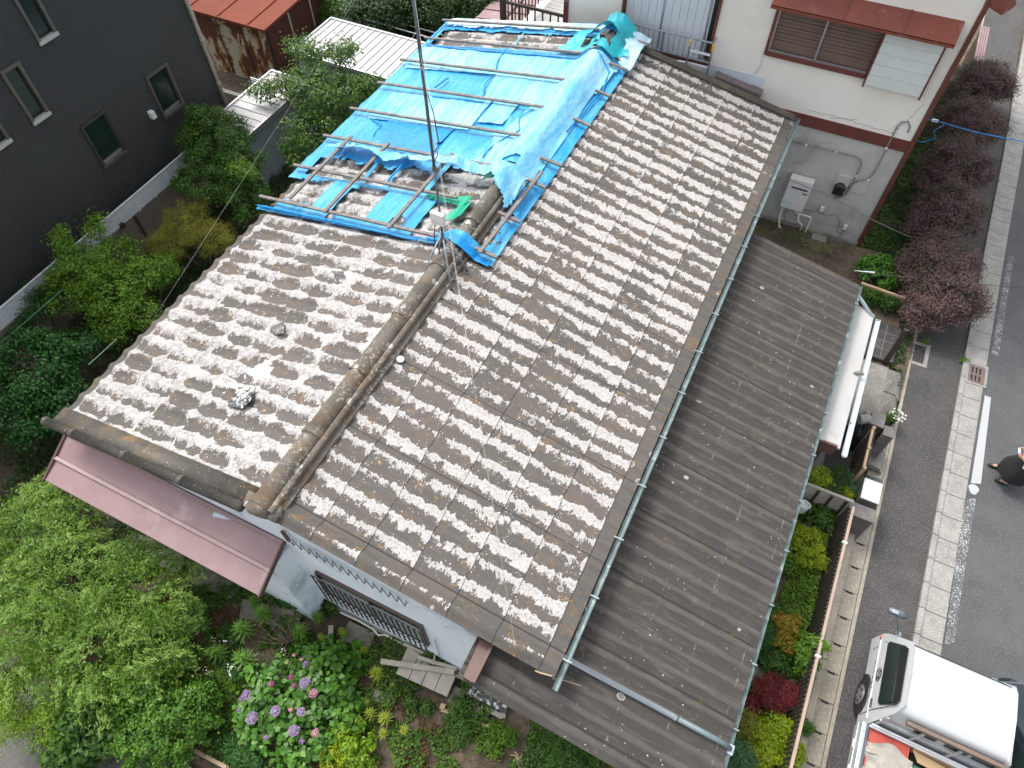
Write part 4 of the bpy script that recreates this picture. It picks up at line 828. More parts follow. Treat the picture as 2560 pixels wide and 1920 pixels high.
# ladder propped against the far verge
ld = thing('ladder', 'aluminium ladder with orange top caps propped against the far edge of the roof', 'ladder', (-3.35, 17.6, .2))
for x in (-3.64, -3.06): 
    MB().bar((x, 17.62, .2), (x, 17.42, 5.05), .035, .075, (0, 1, 0)).build('stile', M['alu'], ld); MB().bar((x, 17.42, 5.05), (x, 17.415, 5.2), .045, .085, (0, 1, 0)).build('end_cap', M['yellow'], ld, bevel=.01)
for k in range(14): z = .5 + k * .34; MB().bar((-3.64, 17.608 - (z - .2) * .0412, z), (-3.06, 17.608 - (z - .2) * .0412, z), .05, .03, (0, 1, 0)).build('rung', M['alu_white'], ld)
MB().tube([(-3.9, 17.5, 4.52), (-3.75, 17.48, 4.55), (-3.6, 17.46, 4.56)], .02, 6).build('hook', M['alu'], ld)
# ---------------------------------------------------------------- charcoal house on the left: wall plane x = DX faces the garden
DX = -16.8
dh = thing('charcoal_house', 'tall charcoal stucco house with narrow windows at the left of the old house', 'house', (-20, 8, 0))
wins = [(11.45, 12.23, 2.76, 4.01), (9.09, 9.88, 2.73, 3.98), (8.1, 8.57, 4.71, 6.02), (9.27, 9.77, 6.08, 7.4), (6.93, 7.40, 4.71, 6.02), (6.6, 7.1, 6.08, 7.4)]
ys = sorted({-12, 13.63, *[w[0] for w in wins], *[w[1] for w in wins]}); zs = sorted({0, 8.6, *[w[2] for w in wins], *[w[3] for w in wins]}); m = MB()
for a, b_ in zip(ys, ys[1:]):
    for c, d in zip(zs, zs[1:]):
        if any(w[0] <= (a + b_) / 2 <= w[1] and w[2] <= (c + d) / 2 <= w[3] for w in wins): continue
        m.box(DX - .2, DX, a, b_, c, d)
m.box(-24, DX - .2, 13.43, 13.63, 0, 8.6); m.build('wall', M['dark_wall'], dh)
MB().box(-24, DX + .1, -12, 13.75, 8.6, 8.75).build('roof', M['black'], dh)
for k, (a, b_, c, d) in enumerate(wins):
    f = .07; fm = M['black_frame'] if k == 1 else M['bronze']
    wdw = MB().box(DX - .02, DX + .05, a - .03, a + f - .02, c, d).box(DX - .02, DX + .05, b_ - f + .02, b_ + .03, c, d).box(DX - .02, DX + .06, a - .03, b_ + .03, d - .05, d + .03).build('window', fm, dh, bevel=.006)
    MB().box(DX - .05, DX + .07, a - .03, b_ + .03, c - .03, c + .06).build('sill', M['sill_white'] if k > 1 else M['bronze'], wdw, bevel=.006)
    MB().box(DX - .07, DX - .05, a + .05, b_ - .05, c + .06, d - .05).build('pane', M['glass_dark'], wdw)
    if k < 2: MB().box(DX - .05, DX - .03, a + .05, b_ - .05, c + .06, c + .14).build('inner_frame', M['alu'], wdw)
MB().tube([(DX + .06, 13.66, 0), (DX + .06, 13.66, 8.5)], .055, 10).tube([(DX + .06, 13.66, 3.9), (DX + .06, 13.66, 4.0)], .068, 10).tube([(DX + .06, 13.66, 2.55), (DX + .06, 13.66, 2.65)], .068, 10).build('corner_pipe', M['beige_pipe'], dh, smooth=True)
MB().box(DX, DX + .16, 11.02, 11.16, 3.02, 3.24).build('vent_hood', M['pvc_white'], dh, bevel=.02)
MB().box(DX + .0, DX + .04, 3.2, 5.0, 2.0, 2.6).build('lower_trim', M['grey_render'], dh)
# garden fence in front of it: white slat screen on a brown slat wall
FX = -16.2
gf = thing('slat_fence', 'white slatted screen above a brown slatted board fence beside the charcoal wall', 'fence', (FX, 4, 0))
g = MB()
for k in range(7): g.box(FX - .02, FX, -3, 11.6, 1.52 + k * .068, 1.52 + k * .068 + .056)
g.build('white_slats', M['alu_white'], gf)
g = MB(); y = -2.5
while y < 11.6: g.box(FX, FX + .03, y, y + .05, 1.5, 2.0); y += .64
g.box(FX - .01, FX + .035, -3, 11.6, 2.0, 2.03); g.build('post', M['alu_white'], gf)
g = MB()
for k in range(26): g.box(FX - .05, FX - .02, -3, 11.6, .1 + k * .053, .1 + k * .053 + .036)
g.box(FX - .07, FX - .05, -3, 11.6, .1, 1.45); g.build('brown_slats', simple('taupe_slats', (.22, .175, .145), (.18, .145, .12), 4, .6), gf)
MB().box(FX - .02, FX + .05, 8.78, 8.83, .1, 1.5).box(FX, FX + .09, 8.28, 8.4, 1.5, 1.62).build('latch_post', M['wood_dark'], gf)
# ---------------------------------------------------------------- rusty shed, white-roofed sheds, mesh fence in the back yards
sh = thing('rusty_shed', 'rusty steel shed with cream panels and red roof behind the charcoal house', 'shed', (-19.3, 18.5, .1))
c1, c2 = P('D', 1230, 70, z=2.3), P('D', 1700, 205, z=2.3); c3 = P('D', 1940, 0, z=2.3); sy = c2.y + .12
MB().slab([(c1.x - 1.5, c2.y, 2.30), (c2.x, c2.y, 2.30), (c2.x, c2.y + 5, 2.55), (c1.x - 1.5, c2.y + 5, 2.55)], (0, 0, .05)).build('roof', M['rust_roof'], sh)
g = MB()
for x in (c2.x - .72, c2.x - 2.0, c2.x - 3.3): g.bar((x, c2.y, 2.37), (x, c2.y + 5, 2.62), .025, .025)
g.bar((c1.x - 1.5, c2.y, 2.33), (c2.x, c2.y, 2.33), .05, .09).bar((c2.x, c2.y, 2.33), (c2.x, c2.y + 5, 2.58), .05, .09); g.build('roof_seam', M['rust_roof'], sh)
xs_ = [c2.x - .1 - k * 1.08 for k in range(5)]
for k in range(4): MB().box(xs_[k + 1] + .02, xs_[k] - .02, sy, sy + .05, .1, 2.26).build('wall_panel', M['rust_panel'], sh)
g = MB()
for x in xs_: g.box(x - .02, x + .02, sy - .02, sy + .05, .1, 2.28)
g.build('panel_joint', M['black_frame'], sh)
for k in range(4): y = sy + .06 + k * 1.2; MB().box(c2.x - .12, c2.x - .07, y + .02, y + 1.16, .1, 2.28).build('side_door', M['rust_dark'], sh); MB().box(c2.x - .10, c2.x - .05, y + 1.16, y + 1.22, .1, 2.28).build('door_frame', M['rust_panel'], sh)
gh = thing('grey_annex', 'grey concrete annex with a small dark opening behind the rusty shed', 'building', (-16, 23, 0)); 
MB().box(-17.3, -13.6, 21.6, 25, 0, 2.9).build('wall', M['grey_render'], gh); MB().tube([(-16.3, 21.55, .1), (-16.3, 21.55, 2.9)], .04, 8).build('pipe', M['pvc_white'], gh); MB().box(-15.6, -14.9, 21.56, 21.62, .7, 1.1).build('opening', M['black'], gh)
MB().box(-17.3, -13.6, 21.55, 21.6, 1.35, 1.4).build('ledge', M['conc'], gh)
def white_shed(label, x0, x1, y0, y1, z, ribs_along, wall):
    s = thing('storage_shed', label, 'shed', ((x0 + x1) / 2, (y0 + y1) / 2, .1)); MB().box(x0, x1, y0, y1, z - .05, z).build('roof', M['white_roof'], s)
    g = MB(); k = 0
    if ribs_along == 'x':
        y = y0 + .18
        while y < y1 - .1: g.box(x0 + .04, x1 - .04, y, y + .035, z, z + .028); y += .30
    else:
        x = x0 + .2
        while x < x1 - .1: g.box(x, x + .04, y0 + .04, y1 - .04, z, z + .03); x += .26
    g.build('roof_rib', M['white_roof'], s); MB().box(x0 - .03, x0 + .04, y0, y1, z - .1, z + .05).box(x1 - .04, x1 + .03, y0, y1, z - .1, z + .05).box(x0, x1, y0 - .04, y0 + .02, z - .10, z + .02).box(x0, x1, y1 - .02, y1 + .05, z - .1, z + .06).build('roof_trim', M['alu'], s, bevel=.008)
    MB().box(x0 + .08, x1 - .08, y0 + .06, y1 - .06, .1, z - .06).build('wall', M[wall], s); return s
white_shed('low storage shed with a dirty white ribbed roof and grey wall beside the charcoal house', -16.2, -14.75, 12.3, 15.35, 2.2, 'x', 'shed_grey')
white_shed('wide storage shed with a white ribbed roof nearest the tarpaulin', -16.3, -12.55, 16.6, 18.8, 2.2, 'y', 'shed_grey')
# clothes-drying poles
dp = thing('drying_rack', 'two white drying poles on metal arms behind the white ribbed shed', 'drying rack', (-14.0, 19.9, .1))
for dy in (0, .35): MB().tube([(-15.9, 19.75 + dy, 1.9), (-12.2, 19.65 + dy, 1.9)], .02, 7).build('pole', M['alu_white'], dp)
for x in (-15.2, -12.8): MB().tube([(x, 19.9, .1), (x, 19.9, 1.85)], .02, 7).tube([(x, 19.6, 1.85), (x, 20.2, 1.85)], .015, 6).build('stand', M['alu'], dp)
# mesh fence on a low block wall between the yards
mf = thing('mesh_fence', 'wire mesh fence with a white panel on a low wall before the rusty shed', 'fence', (-17.5, 15.7, 0))
MB().box(-20.5, -15.8, 15.45, 15.60, 0, .7).build('base_wall', M['conc_light'], mf)
g = MB(); x = -20.4
while x < -16.5: g.tube([(x, 15.52, .7), (x, 15.52, 1.5)], .004, 4); x += .08
for k in range(7): g.tube([(-20.4, 15.52, .72 + k * .13), (-16.5, 15.52, .72 + k * .13)], .004, 4)
g.build('wire_mesh', M['black_frame'], mf)
g = MB()
for k in range(11): g.box(-17.4, -16.1, 15.5, 15.53, .75 + k * .08, .80 + k * .08)
g.build('white_panel', M['alu_white'], mf)
MB().box(-17.0, -15.8, 14.55, 14.7, 0, .55).build('low_wall', M['shed_grey'], mf)
# ---------------------------------------------------------------- antenna mast on the ridge
ax, ay = -5.58, 8.2
an = thing('antenna_mast', 'thin grey antenna mast with a small box standing on legs over the ridge', 'antenna mast', (ax, ay, RZ))
MB().tube([(ax, ay, 5.62), (ax, ay, 7.2)], .022, 8).build('lower_tube', M['mast'], an, smooth=True); MB().tube([(ax, ay, 7.12), (ax, ay, 11.4)], .027, 8).build('upper_tube', M['mast'], an, smooth=True)
MB().tube([(ax, ay, 7.12), (ax, ay, 7.2)], .04, 10).tube([(ax, ay, 8.95), (ax, ay, 9.0)], .033, 10).build('clamp', M['ridge'], an)
hub = Vector((ax, ay, 5.66)); 
MB().tube([(ax, ay, 5.45), (ax, ay, 5.72)], .035, 10).build('hub', M['steel'], an)
for s, f in ((('M', 535, 135)), 0), (('M', 716, 210), 0), (('M', 815, 90), 0), (('M', 632, 20), 0):
    p_ = P(*s, roof='main', up=.04); md = hub.lerp(p_, .45) + Vector((0, 0, .08))
    leg = MB().tube([hub, md, p_], .018, 8).build('leg', M['steel'], an, smooth=True); MB().tube([p_ + Vector((0, 0, .03)), p_ - Vector((0, 0, .03))], .024, 8).build('rubber_foot', M['black'], leg)
bp = P('T', 628, 1405, Y=ay - .08); MB().box(bp.x - .14, bp.x + .14, ay - .12, ay - .03, bp.z - .13, bp.z + .13).build('amplifier_box', M['pvc_white'], an, bevel=.015); MB().box(bp.x - .10, bp.x + .06, ay - .123, ay - .12, bp.z - .075, bp.z - .06).build('box_label', M['alu'], an)
MB().tube([P('T', 560, 600, Y=ay), P('T', 590, 720, Y=ay - .03) + Vector((.03, 0, 0)), P('T', 632, 900, Y=ay - .05), P('T', 625, 1000, Y=ay - .05), P('T', 598, 1060, Y=ay)], .009, 5).build('cable', M['cable'], an, smooth=True)
MB().tube([(bp.x - .06, ay - .08, bp.z - .12), (bp.x - .09, ay - .12, bp.z - .35), (bp.x - .09, ay - .14, bp.z - .6), (bp.x - .02, ay - .14, bp.z - .72), (bp.x + .05, ay - .1, bp.z - .62), (bp.x + .04, ay - .05, bp.z - .3), (bp.x + .05, ay - .05, bp.z - .12)], .011, 5).build('cable', M['cable'], an, smooth=True)
# guy wires from the mast to the roof corners
def wire(label, pts, r=.0019, mat='wire', name='guy_wire', group='antenna guy wires'): return tag(MB().tube(pts, r, 5).build(name, M[mat], loc=tuple(pts[-1]), smooth=True), label, 'wire', group)
top = Vector((ax, ay, 10.9)); mid2 = Vector((ax, ay, 8.95))
g1 = P('A', 1085, 590, roof='main', up=.05); ge = P('A', 1165, 955, roof='main', up=.02)
wire('pale guy wire running down the street side slope to the gutter corner', [Vector((ax, ay, 9.3)), g1 + Vector((0, 0, .10)), P('A', 1125, 880, roof='main', up=.04), ge])
wire('second pale guy wire close beside the first on the street side slope', [Vector((ax, ay, 10.3)), P('A', 1075, 575, roof='main', up=.12), g1 + Vector((0, 0, .06))])
MB_ = MB().tube([P('A', 1122, 878, roof='main', up=.04), P('A', 1135, 930, roof='main', up=.03), P('A', 1165, 957, roof='main', up=-.02)], .009, 6).build('wire_anchor', M['flash_brown'], None, loc=tuple(ge)); tag(MB_, 'rusty bent rod anchoring the guy wires at the near verge', 'anchor rod')
wire('guy wire crossing the near left slope to the verge corner', [mid2 + Vector((0, 0, .6)), P('E', 1650, 235, roof='main', up=.55), P('E', 575, 1000, roof='main', up=.06), P('E', 490, 1115, z=3.95)])
wire('long guy wire passing over the olive shrub to the left eave', [Vector((ax, ay, 10.9)), P('D', 2212, 110, z=8.2), P('D', 1830, 740, z=6.0), P('D', 1250, 1640, z=4.45), P('E', 985, 405, z=4.12)], .002)
wire('thin wire from the mast towards the cream house wall', [Vector((ax, ay, 10.6)), P('T', 1500, 20, z=5.8), P('T', 1770, 165, z=5.15)], .003)
for s, lab in (((('E', 0, 565), ('E', 405, 215)), 'green garden stake slanting over the dark laurel'), ((('E', 570, 700), ('E', 750, 535)), 'green garden stake between the laurel and the eave')):
    a, b_ = P(*s[0], z=2.6), P(*s[1], z=2.6); tag(MB().tube([a, b_], .012, 6).build('garden_stake', simple('green_stake' + lab[:3] + str(len(lab)), (.02, .14, .08), (.015, .1, .06), 4, .4), loc=tuple(a)), lab, 'stake', 'green garden stakes')
a = P('E', 1780, 60, roof='main', up=.02)
# damaged sheets on the near left slope: loose cement pieces
def shard(label, pts, h=.05, mat='shard', cat='roof fragment'):
    base = pts[0]; m = MB(); m.slab([p + Vector((0, 0, h * (i % 2))) for i, p in enumerate(pts)], (0, 0, -.015)); return tag(m.build('roof_fragment', M[mat], loc=tuple(base), bevel=.003), label, cat, 'loose pieces on the near left slope')
M['shard'] = simple('bare_cement_shard', (.12, .11, .11), (.09, .083, .083), 4, .8, stain=(.4, .38, .37), stscale=8); M['black_felt'] = simple('torn_black_felt', (.02, .024, .028), (.05, .055, .06), 9, .6, stain=(.55, .54, .53), stscale=11, stlo=.5, sthi=.58)
M['bright_paint'] = simple('bright_fresh_white', (.66, .65, .64), (.60, .59, .58), 4, .6)
q = lambda *pp, u=.06: [P('E', x, y, roof='main', up=u) for x, y in pp]
shard('torn black felt patch flecked with white near the middle of the left slope', q((1530, 845), (1650, 850), (1610, 930), (1560, 985), (1460, 965)), .03, 'black_felt')
shard('lifted grey cement flake with a dark curled rim', q((1755, 455), (1825, 420), (1828, 495), (1790, 510), (1755, 488)), .03)
shard('small dark cement flake just below the bottom batten', q((2130, 95), (2212, 105), (2212, 130), (2140, 115)), .04)
shard('round white chip lying right of the ridge tiles', [P('M', 388 + 26 * math.cos(t), 662 + 22 * math.sin(t), roof='main', up=.05) for t in [k * math.pi / 5 for k in range(10)]], .0, 'bright_paint')
# broken end of the gutter and a scrap of cord at the near corner
tag(MB().tube([P('A', 1255, 1020, z=4.12), P('A', 1290, 1035, z=4.14), P('A', 1365, 1055, z=4.16)], .012, 6).tube([P('A', 1365, 1070, roof='low', up=.05), P('A', 1450, 1085, roof='low', up=.04), P('A', 1550, 1118, roof='low', up=.03)], .007, 5).build('cord', M['wood_tan'], loc=tuple(P('A', 1255, 1020, z=4.12))), 'pale cord tied at the near end of the upper gutter', 'cord')
gb = P('A', 1560, 640, z=4.0); tag(MB().tube([P('A', 1535, 700, z=3.9), P('A', 1580, 650, z=4.0), P('A', 1580, 600, z=4.05)], .012, 6).build('gutter_hanger', M['alu'], loc=tuple(gb)), 'bent wire hanger beside the upper gutter near the street side corner', 'bracket')
# ---------------------------------------------------------------- street side of the plot
# white-topped metal box on the gate wall
x0, x1, y0, y1 = 3.655, 4.03, 9.16, 9.68
wb = thing('meter_box', 'white-topped metal box standing on the wall beside the garden gate', 'box', (x0, y0, .1)); MB().box(x0, x1, y0, y1, 1.02, 1.05).build('lid', M['bright_paint'], wb, bevel=.004); MB().box(x0 + .01, x1 - .01, y0 + .01, y1 - .01, .75, 1.02).build('body', M['block_mid'], wb); MB().box(x0 + .02, x1 - .03, y0 + .02, y1 - .03, .05, .75).build('plinth', M['block_dark'], wb)
def blockpost(label, x0, x1, y0, y1, z, mat='block_dark', cat='gate pillar', name='gate_pillar', cap=True):
    t = thing(name, label, cat, (x0, y0, 0)); m = MB(); zz = 0
    while zz < z - .05:
        h = min(.195, z - zz - .01); m.box(x0, x1, y0, y1, zz, zz + h - .008); m.box(x0 + .008, x1 - .008, y0 + .008, y1 - .008, zz + h - .008, zz + h); zz += h
    m.build('blocks', M[mat], t)
    if cap: MB().box(x0 - .01, x1 + .01, y0 - .01, y1 + .01, z, z + .04).build('cap', M['block_mid'], t, bevel=.006)
    return t
blockpost('dark block gate pillar nearest the white porch roof', 3.45, 3.74, 11.0, 11.36, 1.2)
blockpost('grey block pillar with the nameplate beside the flower pot', 3.78, 4.0, 10.86, 11.12, 1.15, 'block_mid')
blockpost('short grey block wall end at the near side of the metal box', 3.50, 4.02, 8.72, 9.02, .95, 'block_mid', 'wall', 'block_wall')
blockpost('dark block wall with pale joints below the purple shrub', 3.22, 3.90, 13.85, 15.15, .28, 'block_dark', 'wall', 'block_wall', cap=False)
g = MB(); 
for k in range(4): g.box(3.24, 3.88, 13.9 + k * .3, 13.908 + k * .3, .281, .285)
g.box(3.55, 3.56, 13.9, 15.1, .281, .285)
tag(g.build('wall_joints', M['conc_light'], loc=(3.24, 13.9, .32)), 'pale mortar lines on top of the dark block wall', 'mortar')
tag(MB().slab([(3.66, 13.87, .05), (3.78, 13.87, .05), (3.78, 14.0, 1.42), (3.66, 14.0, 1.42)], (0, -.08, 0)).build('gate_post', M['wood_dark'], loc=(3.7, 13.9, 0), bevel=.006), 'dark brown gate post beside the square drain grate', 'post')
# sliding lattice gate of dark slats
gt = thing('lattice_gate', 'brown slatted gate standing open between the block pillars', 'gate', (3.55, 9.9, .1))
MB().box(3.50, 3.55, 9.72, 10.82, 1.24, 1.30).box(3.50, 3.55, 9.72, 10.82, .3, .35).build('rail', M['wood_tan'], gt)
g = MB(); y = 9.75
while y < 10.8: g.box(3.56, 3.60, y, y + .022, .2, 1.28); y += .05
g.build('slats', M['bar_brown'], gt)
for y in (9.70, 10.25, 10.82): MB().box(3.50, 3.57, y, y + .06, .1, 1.33).build('post', M['wood_tan'], gt, bevel=.006)
MB().box(3.5, 3.53, 9.75, 10.8, .3, 1.22).build('backboard', M['wood_dark'], gt)
# sloping concrete slabs over the drain
for k, (a, b_) in enumerate((((12.9, 13.65)), ((12.18, 12.88)), ((11.15, 11.62)), ((10.62, 11.13)))):
    m = MB(); m.slab([(3.82, a, .24), (4.13, a, .24), (4.25, a + .02, .03), (4.25, b_ - .02, .03), (4.13, b_, .24), (3.82, b_, .24)], (0, 0, -.12))
    for j in range(8): m.bar((3.84 + j * .036, a + .01, .245), (3.84 + j * .036, b_ - .01, .245), .018, .012)
    tag(m.build('ramp_slab', M['conc'], loc=(3.82, a, 0), bevel=.006), ['farthest grooved concrete ramp slab in front of the concrete apron', 'second grooved concrete ramp slab in front of the concrete apron', 'grooved ramp slab beside the grey gate pillar', 'nearest grooved ramp slab beside the steel grating'][k], 'ramp slab', 'grooved ramp slabs along the drain')
struct(MB().box(2.3, 3.83, 11.6, 13.7, .0, .235), 'concrete_apron', M['conc'])
struct(MB().box(1.7, 3.5, 9.15, 11.6, .0, .21), 'entrance_floor', M['block_dark'])
for k in range(2): tag(MB().box(2.1 + k * .42, 2.48 + k * .42, 9.3, 10.9, .21, .55 - k * .16).build('entrance_step', M['block_mid'], loc=(2.1 + k * .42, 9.3, .2), bevel=.01), ['upper dark concrete entrance step below the lower roof', 'lower dark concrete entrance step near the gate'][k], 'step')
# steel grating
def grating(label, x0, x1, y0, y1, z, mat='steel', nx=8, ny=14, name='drain_grate'):
    g = MB()
    for k in range(nx + 1): x = x0 + (x1 - x0) * k / nx; g.box(x - .004, x + .004, y0, y1, z - .02, z)
    for k in range(ny + 1): y = y0 + (y1 - y0) * k / ny; g.box(x0, x1, y - .005, y + .005, z - .022, z - .002)
    return tag(g.build(name, M[mat], loc=(x0, y0, z)), label, 'grate')
grating('steel drain grating between the ramp slab and the white-topped box', 3.96, 4.36, 10.02, 10.62, .012, nx=5, ny=17)
mh = thing('square_grate', 'square iron drain grate in a concrete frame below the purple shrub', 'grate', (4.4, 14.7, 0))
MB().box(4.02, 4.12, 14.3, 15.12, -.1, .03).box(4.66, 4.76, 14.3, 15.12, -.1, .03).box(4.12, 4.66, 14.3, 14.4, -.1, .03).box(4.12, 4.66, 15.02, 15.12, -.1, .03).build('frame', M['conc_light'], mh, bevel=.01)
g = MB()
for k in range(9): x = 4.14 + k * .062; g.box(x, x + .02, 14.4, 15.02, -.01, .015)
for k in range(10): y = 14.41 + k * .064; g.box(4.12, 4.66, y, y + .02, -.012, .012)
g.bar((4.13, 14.42, .02), (4.65, 15.0, .02), .04, .012); g.build('grid', simple('iron_grate', (.09, .085, .085), (.07, .065, .065), 5, .6), mh); MB().box(4.12, 4.66, 14.4, 15.02, -.02, .007).build('pit', M['black'], mh)
kd = thing('kerb_drain', 'rusty slotted drain cover set in the pale kerb apron', 'drain cover', (5.85, 14.6, 0)); ky = 14.25; kx0 = kx(ky) + .12
MB().box(kx0 - .02, kx0 + .50, ky + .03, ky + .09, -.1, .045).box(kx0 - .02, kx0 + .50, ky + .68, ky + .76, -.1, .045).box(kx0 - .02, kx0 + .05, ky + .09, ky + .68, -.1, .045).box(kx0 + .44, kx0 + .50, ky + .09, ky + .68, -.1, .045).build('frame', M['conc_light'], kd)
g = MB(); rx0, rx1 = kx0 + .05, kx0 + .44; xs = [rx0, rx0 + .07, rx0 + .11, rx0 + .16, rx0 + .20, rx0 + .25, rx0 + .29, rx1]
for k in range(0, 8, 2): g.box(xs[k], xs[k + 1], ky + .09, ky + .68, -.02, .04)
for k in range(1, 7, 2): g.box(xs[k], xs[k + 1], ky + .09, ky + .16, -.02, .04); g.box(xs[k], xs[k + 1], ky + .35, ky + .41, -.02, .04); g.box(xs[k], xs[k + 1], ky + .61, ky + .68, -.02, .04)
g.build('cover', simple('rusty_brown_iron', (.16, .12, .11), (.12, .09, .085), 5, .6, stain=(.25, .12, .05), stscale=6), kd); MB().box(rx0, rx1, ky + .09, ky + .68, -.02, .007).build('pit', M['black'], kd)
# dark slatted screen with a planter in front, beside the lower roof
sc = thing('slatted_screen', 'grey slatted garden screen with dark posts beside the lower roof', 'screen', (3.0, 8.85, .2))
g = MB()
for k in range(10): g.box(2.45, 3.46, 8.86, 8.88, .25 + k * .095, .25 + k * .095 + .07)
g.build('slats', M['wood_old'], sc)
for x in (2.5, 2.78, 3.06, 3.36): MB().box(x, x + .05, 8.81, 8.86, .15, 1.2).build('post', M['wood_dark'], sc)
MB().box(2.4, 3.5, 8.84, 8.9, 1.2, 1.24).build('cap_rail', M['wood_old'], sc)
def pot(label, c, rx, ry, h, mat, name='planter', cat='planter', oval=True):
    m = MB(); n = 16; rings = [(0, .82), (h * .9, 1.0), (h, 1.06), (h, .92), (h * .75, .88)]
    vs = [(c[0] + rx * s * math.cos(2 * math.pi * k / n), c[1] + ry * s * math.sin(2 * math.pi * k / n), c[2] + z) for z, s in rings for k in range(n)]
    m.add(vs, [(j * n + k, j * n + (k + 1) % n, (j + 1) * n + (k + 1) % n, (j + 1) * n + k) for j in range(len(rings) - 1) for k in range(n)] + [tuple(range(n))[::-1], tuple(range((len(rings) - 1) * n, len(rings) * n))])
    t = thing(name, label, cat, tuple(c)); m.build('pot', M[mat], t, smooth=False); return t
bk = P('C', 800, 1590, z=.95); pot('empty cream oval tub beneath the lower gutter beside the screen', (bk.x, bk.y, .62), .15, .10, .3, 'pvc_white', 'tub', 'tub')
fp = P('C', 1370, 1030, z=.45); fpot = pot('dark pot of white daisies on the drain lids between the pillars', (fp.x, fp.y, .02), .12, .15, .28, 'block_dark', 'flower_pot', 'flower pot')
tag(MB().tube([P('C', 1150, 1050, z=1.2), P('C', 1215, 1045, z=1.2)], [.12, .12], 12).build('rolled_mat', M['conduit'], loc=tuple(P('C', 1150, 1050, z=1.0))), 'grey ribbed duct end beside the dark gate pillar', 'duct')
dg = thing('bicycle_cover', 'glossy black covered object in the shade under the porch gutter', 'cover', tuple(P('C', 1130, 1150, z=.2)))
cc = P('C', 1140, 1110, z=.5); m = MB(); n = 14; vs = []
for j in range(7):
    t = j / 6; r = .36 * math.sqrt(max(.0, 1 - t ** 3)) + .02
    for k in range(n): a_ = 2 * math.pi * k / n; vs.append((cc.x + r * .62 * math.cos(a_) * (1 + .12 * math.sin(3 * a_ + j)), cc.y + r * 1.2 * math.sin(a_) * (1 + .1 * math.cos(5 * a_)), .2 + .7 * t))
m.add(vs, [(j * n + k, j * n + (k + 1) % n, (j + 1) * n + (k + 1) % n, (j + 1) * n + k) for j in range(6) for k in range(n)] + [tuple(range(6 * n, 7 * n))]); m.build('cover', M['black'], dg, smooth=True)
# bar fence along the garden with a pink-beige hand rail
bf = thing('bar_fence', 'dark slatted fence with a beige top rail between the garden and the drain lids', 'fence', (3.5, 5, .2))
MB().bar((3.47, -1.0, 1.3), (3.50, 8.7, 1.3), .055, .05).build('top_rail', simple('beige_rail', (.42, .31, .24), (.36, .27, .21), 3, .5), bf, bevel=.006)
MB().box(3.46, 3.50, -1.0, 8.7, .30, .34).box(3.46, 3.50, -1.0, 8.7, 1.18, 1.22).build('rail', M['bar_brown'], bf)
g = MB(); y = -1.0
while y < 8.68: g.box(3.44, 3.465, y, y + .045, .25, 1.26); y += .092
g.build('slats', M['bar_brown'], bf)
for y in (2.9, 5.35, 7.8): MB().box(3.44, 3.54, y, y + .05, 1.27, 1.335).build('rail_clip', M['bright_paint'], bf, bevel=.006); MB().box(3.47, 3.53, y, y + .06, .2, 1.28).build('post', M['bar_brown'], bf)
tag(MB().bar(P('C', 1165, 175, z=.9), P('C', 1450, 275, z=.9), .06, .06).build('timber_rail', M['wood_tan'], loc=tuple(P('C', 1165, 175, z=.9))), 'weathered rail between the neighbour garden plants and the purple shrub', 'rail')
# ---------------------------------------------------------------- front garden odds and ends
def plank(label, a, b_, w_=.1, h=.06, mat='wood_old', cat='plank', group='loose timber in the front garden'): 
    a, b_ = Vector(a), Vector(b_); return tag(MB().bar(a, b_, w_, h).build('plank', M[mat], loc=tuple(a), bevel=.006), label, cat, group)
p4 = [P('A', *c, z=.5) for c in ((435, 870), (745, 1060), (690, 1190), (360, 1040))]
bt = thing('board_table', 'square of weathered boards lying against the blue gable wall', 'boards', tuple(p4[3]))
for k in range(4):
    a, b_ = k / 4 + .006, (k + 1) / 4 - .006; MB().slab([p4[0].lerp(p4[1], a), p4[0].lerp(p4[1], b_), p4[3].lerp(p4[2], b_), p4[3].lerp(p4[2], a)][::-1], (0, 0, .035)).build('board', M['wood_old'], bt)
MB().bar(p4[0].lerp(p4[3], .2) - Vector((0, 0, .05)), p4[1].lerp(p4[2], .2) - Vector((0, 0, .05)), .08, .08).bar(p4[0].lerp(p4[3], .8) - Vector((0, 0, .05)), p4[1].lerp(p4[2], .8) - Vector((0, 0, .05)), .08, .08).build('bearer', M['wood_dark'], bt)
plank('long pale plank laid diagonally across the weathered boards', P('A', 262, 960, z=.62), P('A', 735, 1030, z=.60))
plank('plank propped along the wall foot above the weathered boards', P('A', 500, 935, z=.66), P('A', 750, 1010, z=.58), .07, .06)
plank('short upright stick beside the weathered boards', P('A', 610, 915, z=.85), P('A', 598, 990, z=.55), .03, .03)
plank('board leaning at the wall corner above the diagonal plank', P('A', 410, 850, z=.5), P('A', 560, 920, z=.5), .06, .05)
plank('pale plank end sticking out beside the brown flashing', P('A', 700, 1040, z=.45), P('A', 790, 1065, z=.45), .05, .05, 'wood_tan')
plank('long narrow plank edging the path below the black sheet', P('A', 650, 1270, z=.22), P('A', 1010, 1400, z=.22), .07, .06, 'wood_tan')
plank('grey plank alongside the black sheet beside the lower roof', P('A', 790, 1180, z=.25), P('A', 1045, 1320, z=.25), .09, .06)
plank('short grey block of wood at the end of the black sheet', P('A', 1050, 1295, z=.24), P('A', 1045, 1330, z=.24), .1, .1)
plank('short tan block of wood beside the long narrow plank', P('A', 668, 1235, z=.24), P('A', 655, 1270, z=.24), .1, .1, 'wood_tan')
plank('old upright plank left of the weathered boards', P('G', 2130, 730, z=.35), P('G', 2120, 870, z=.3), .1, .06)
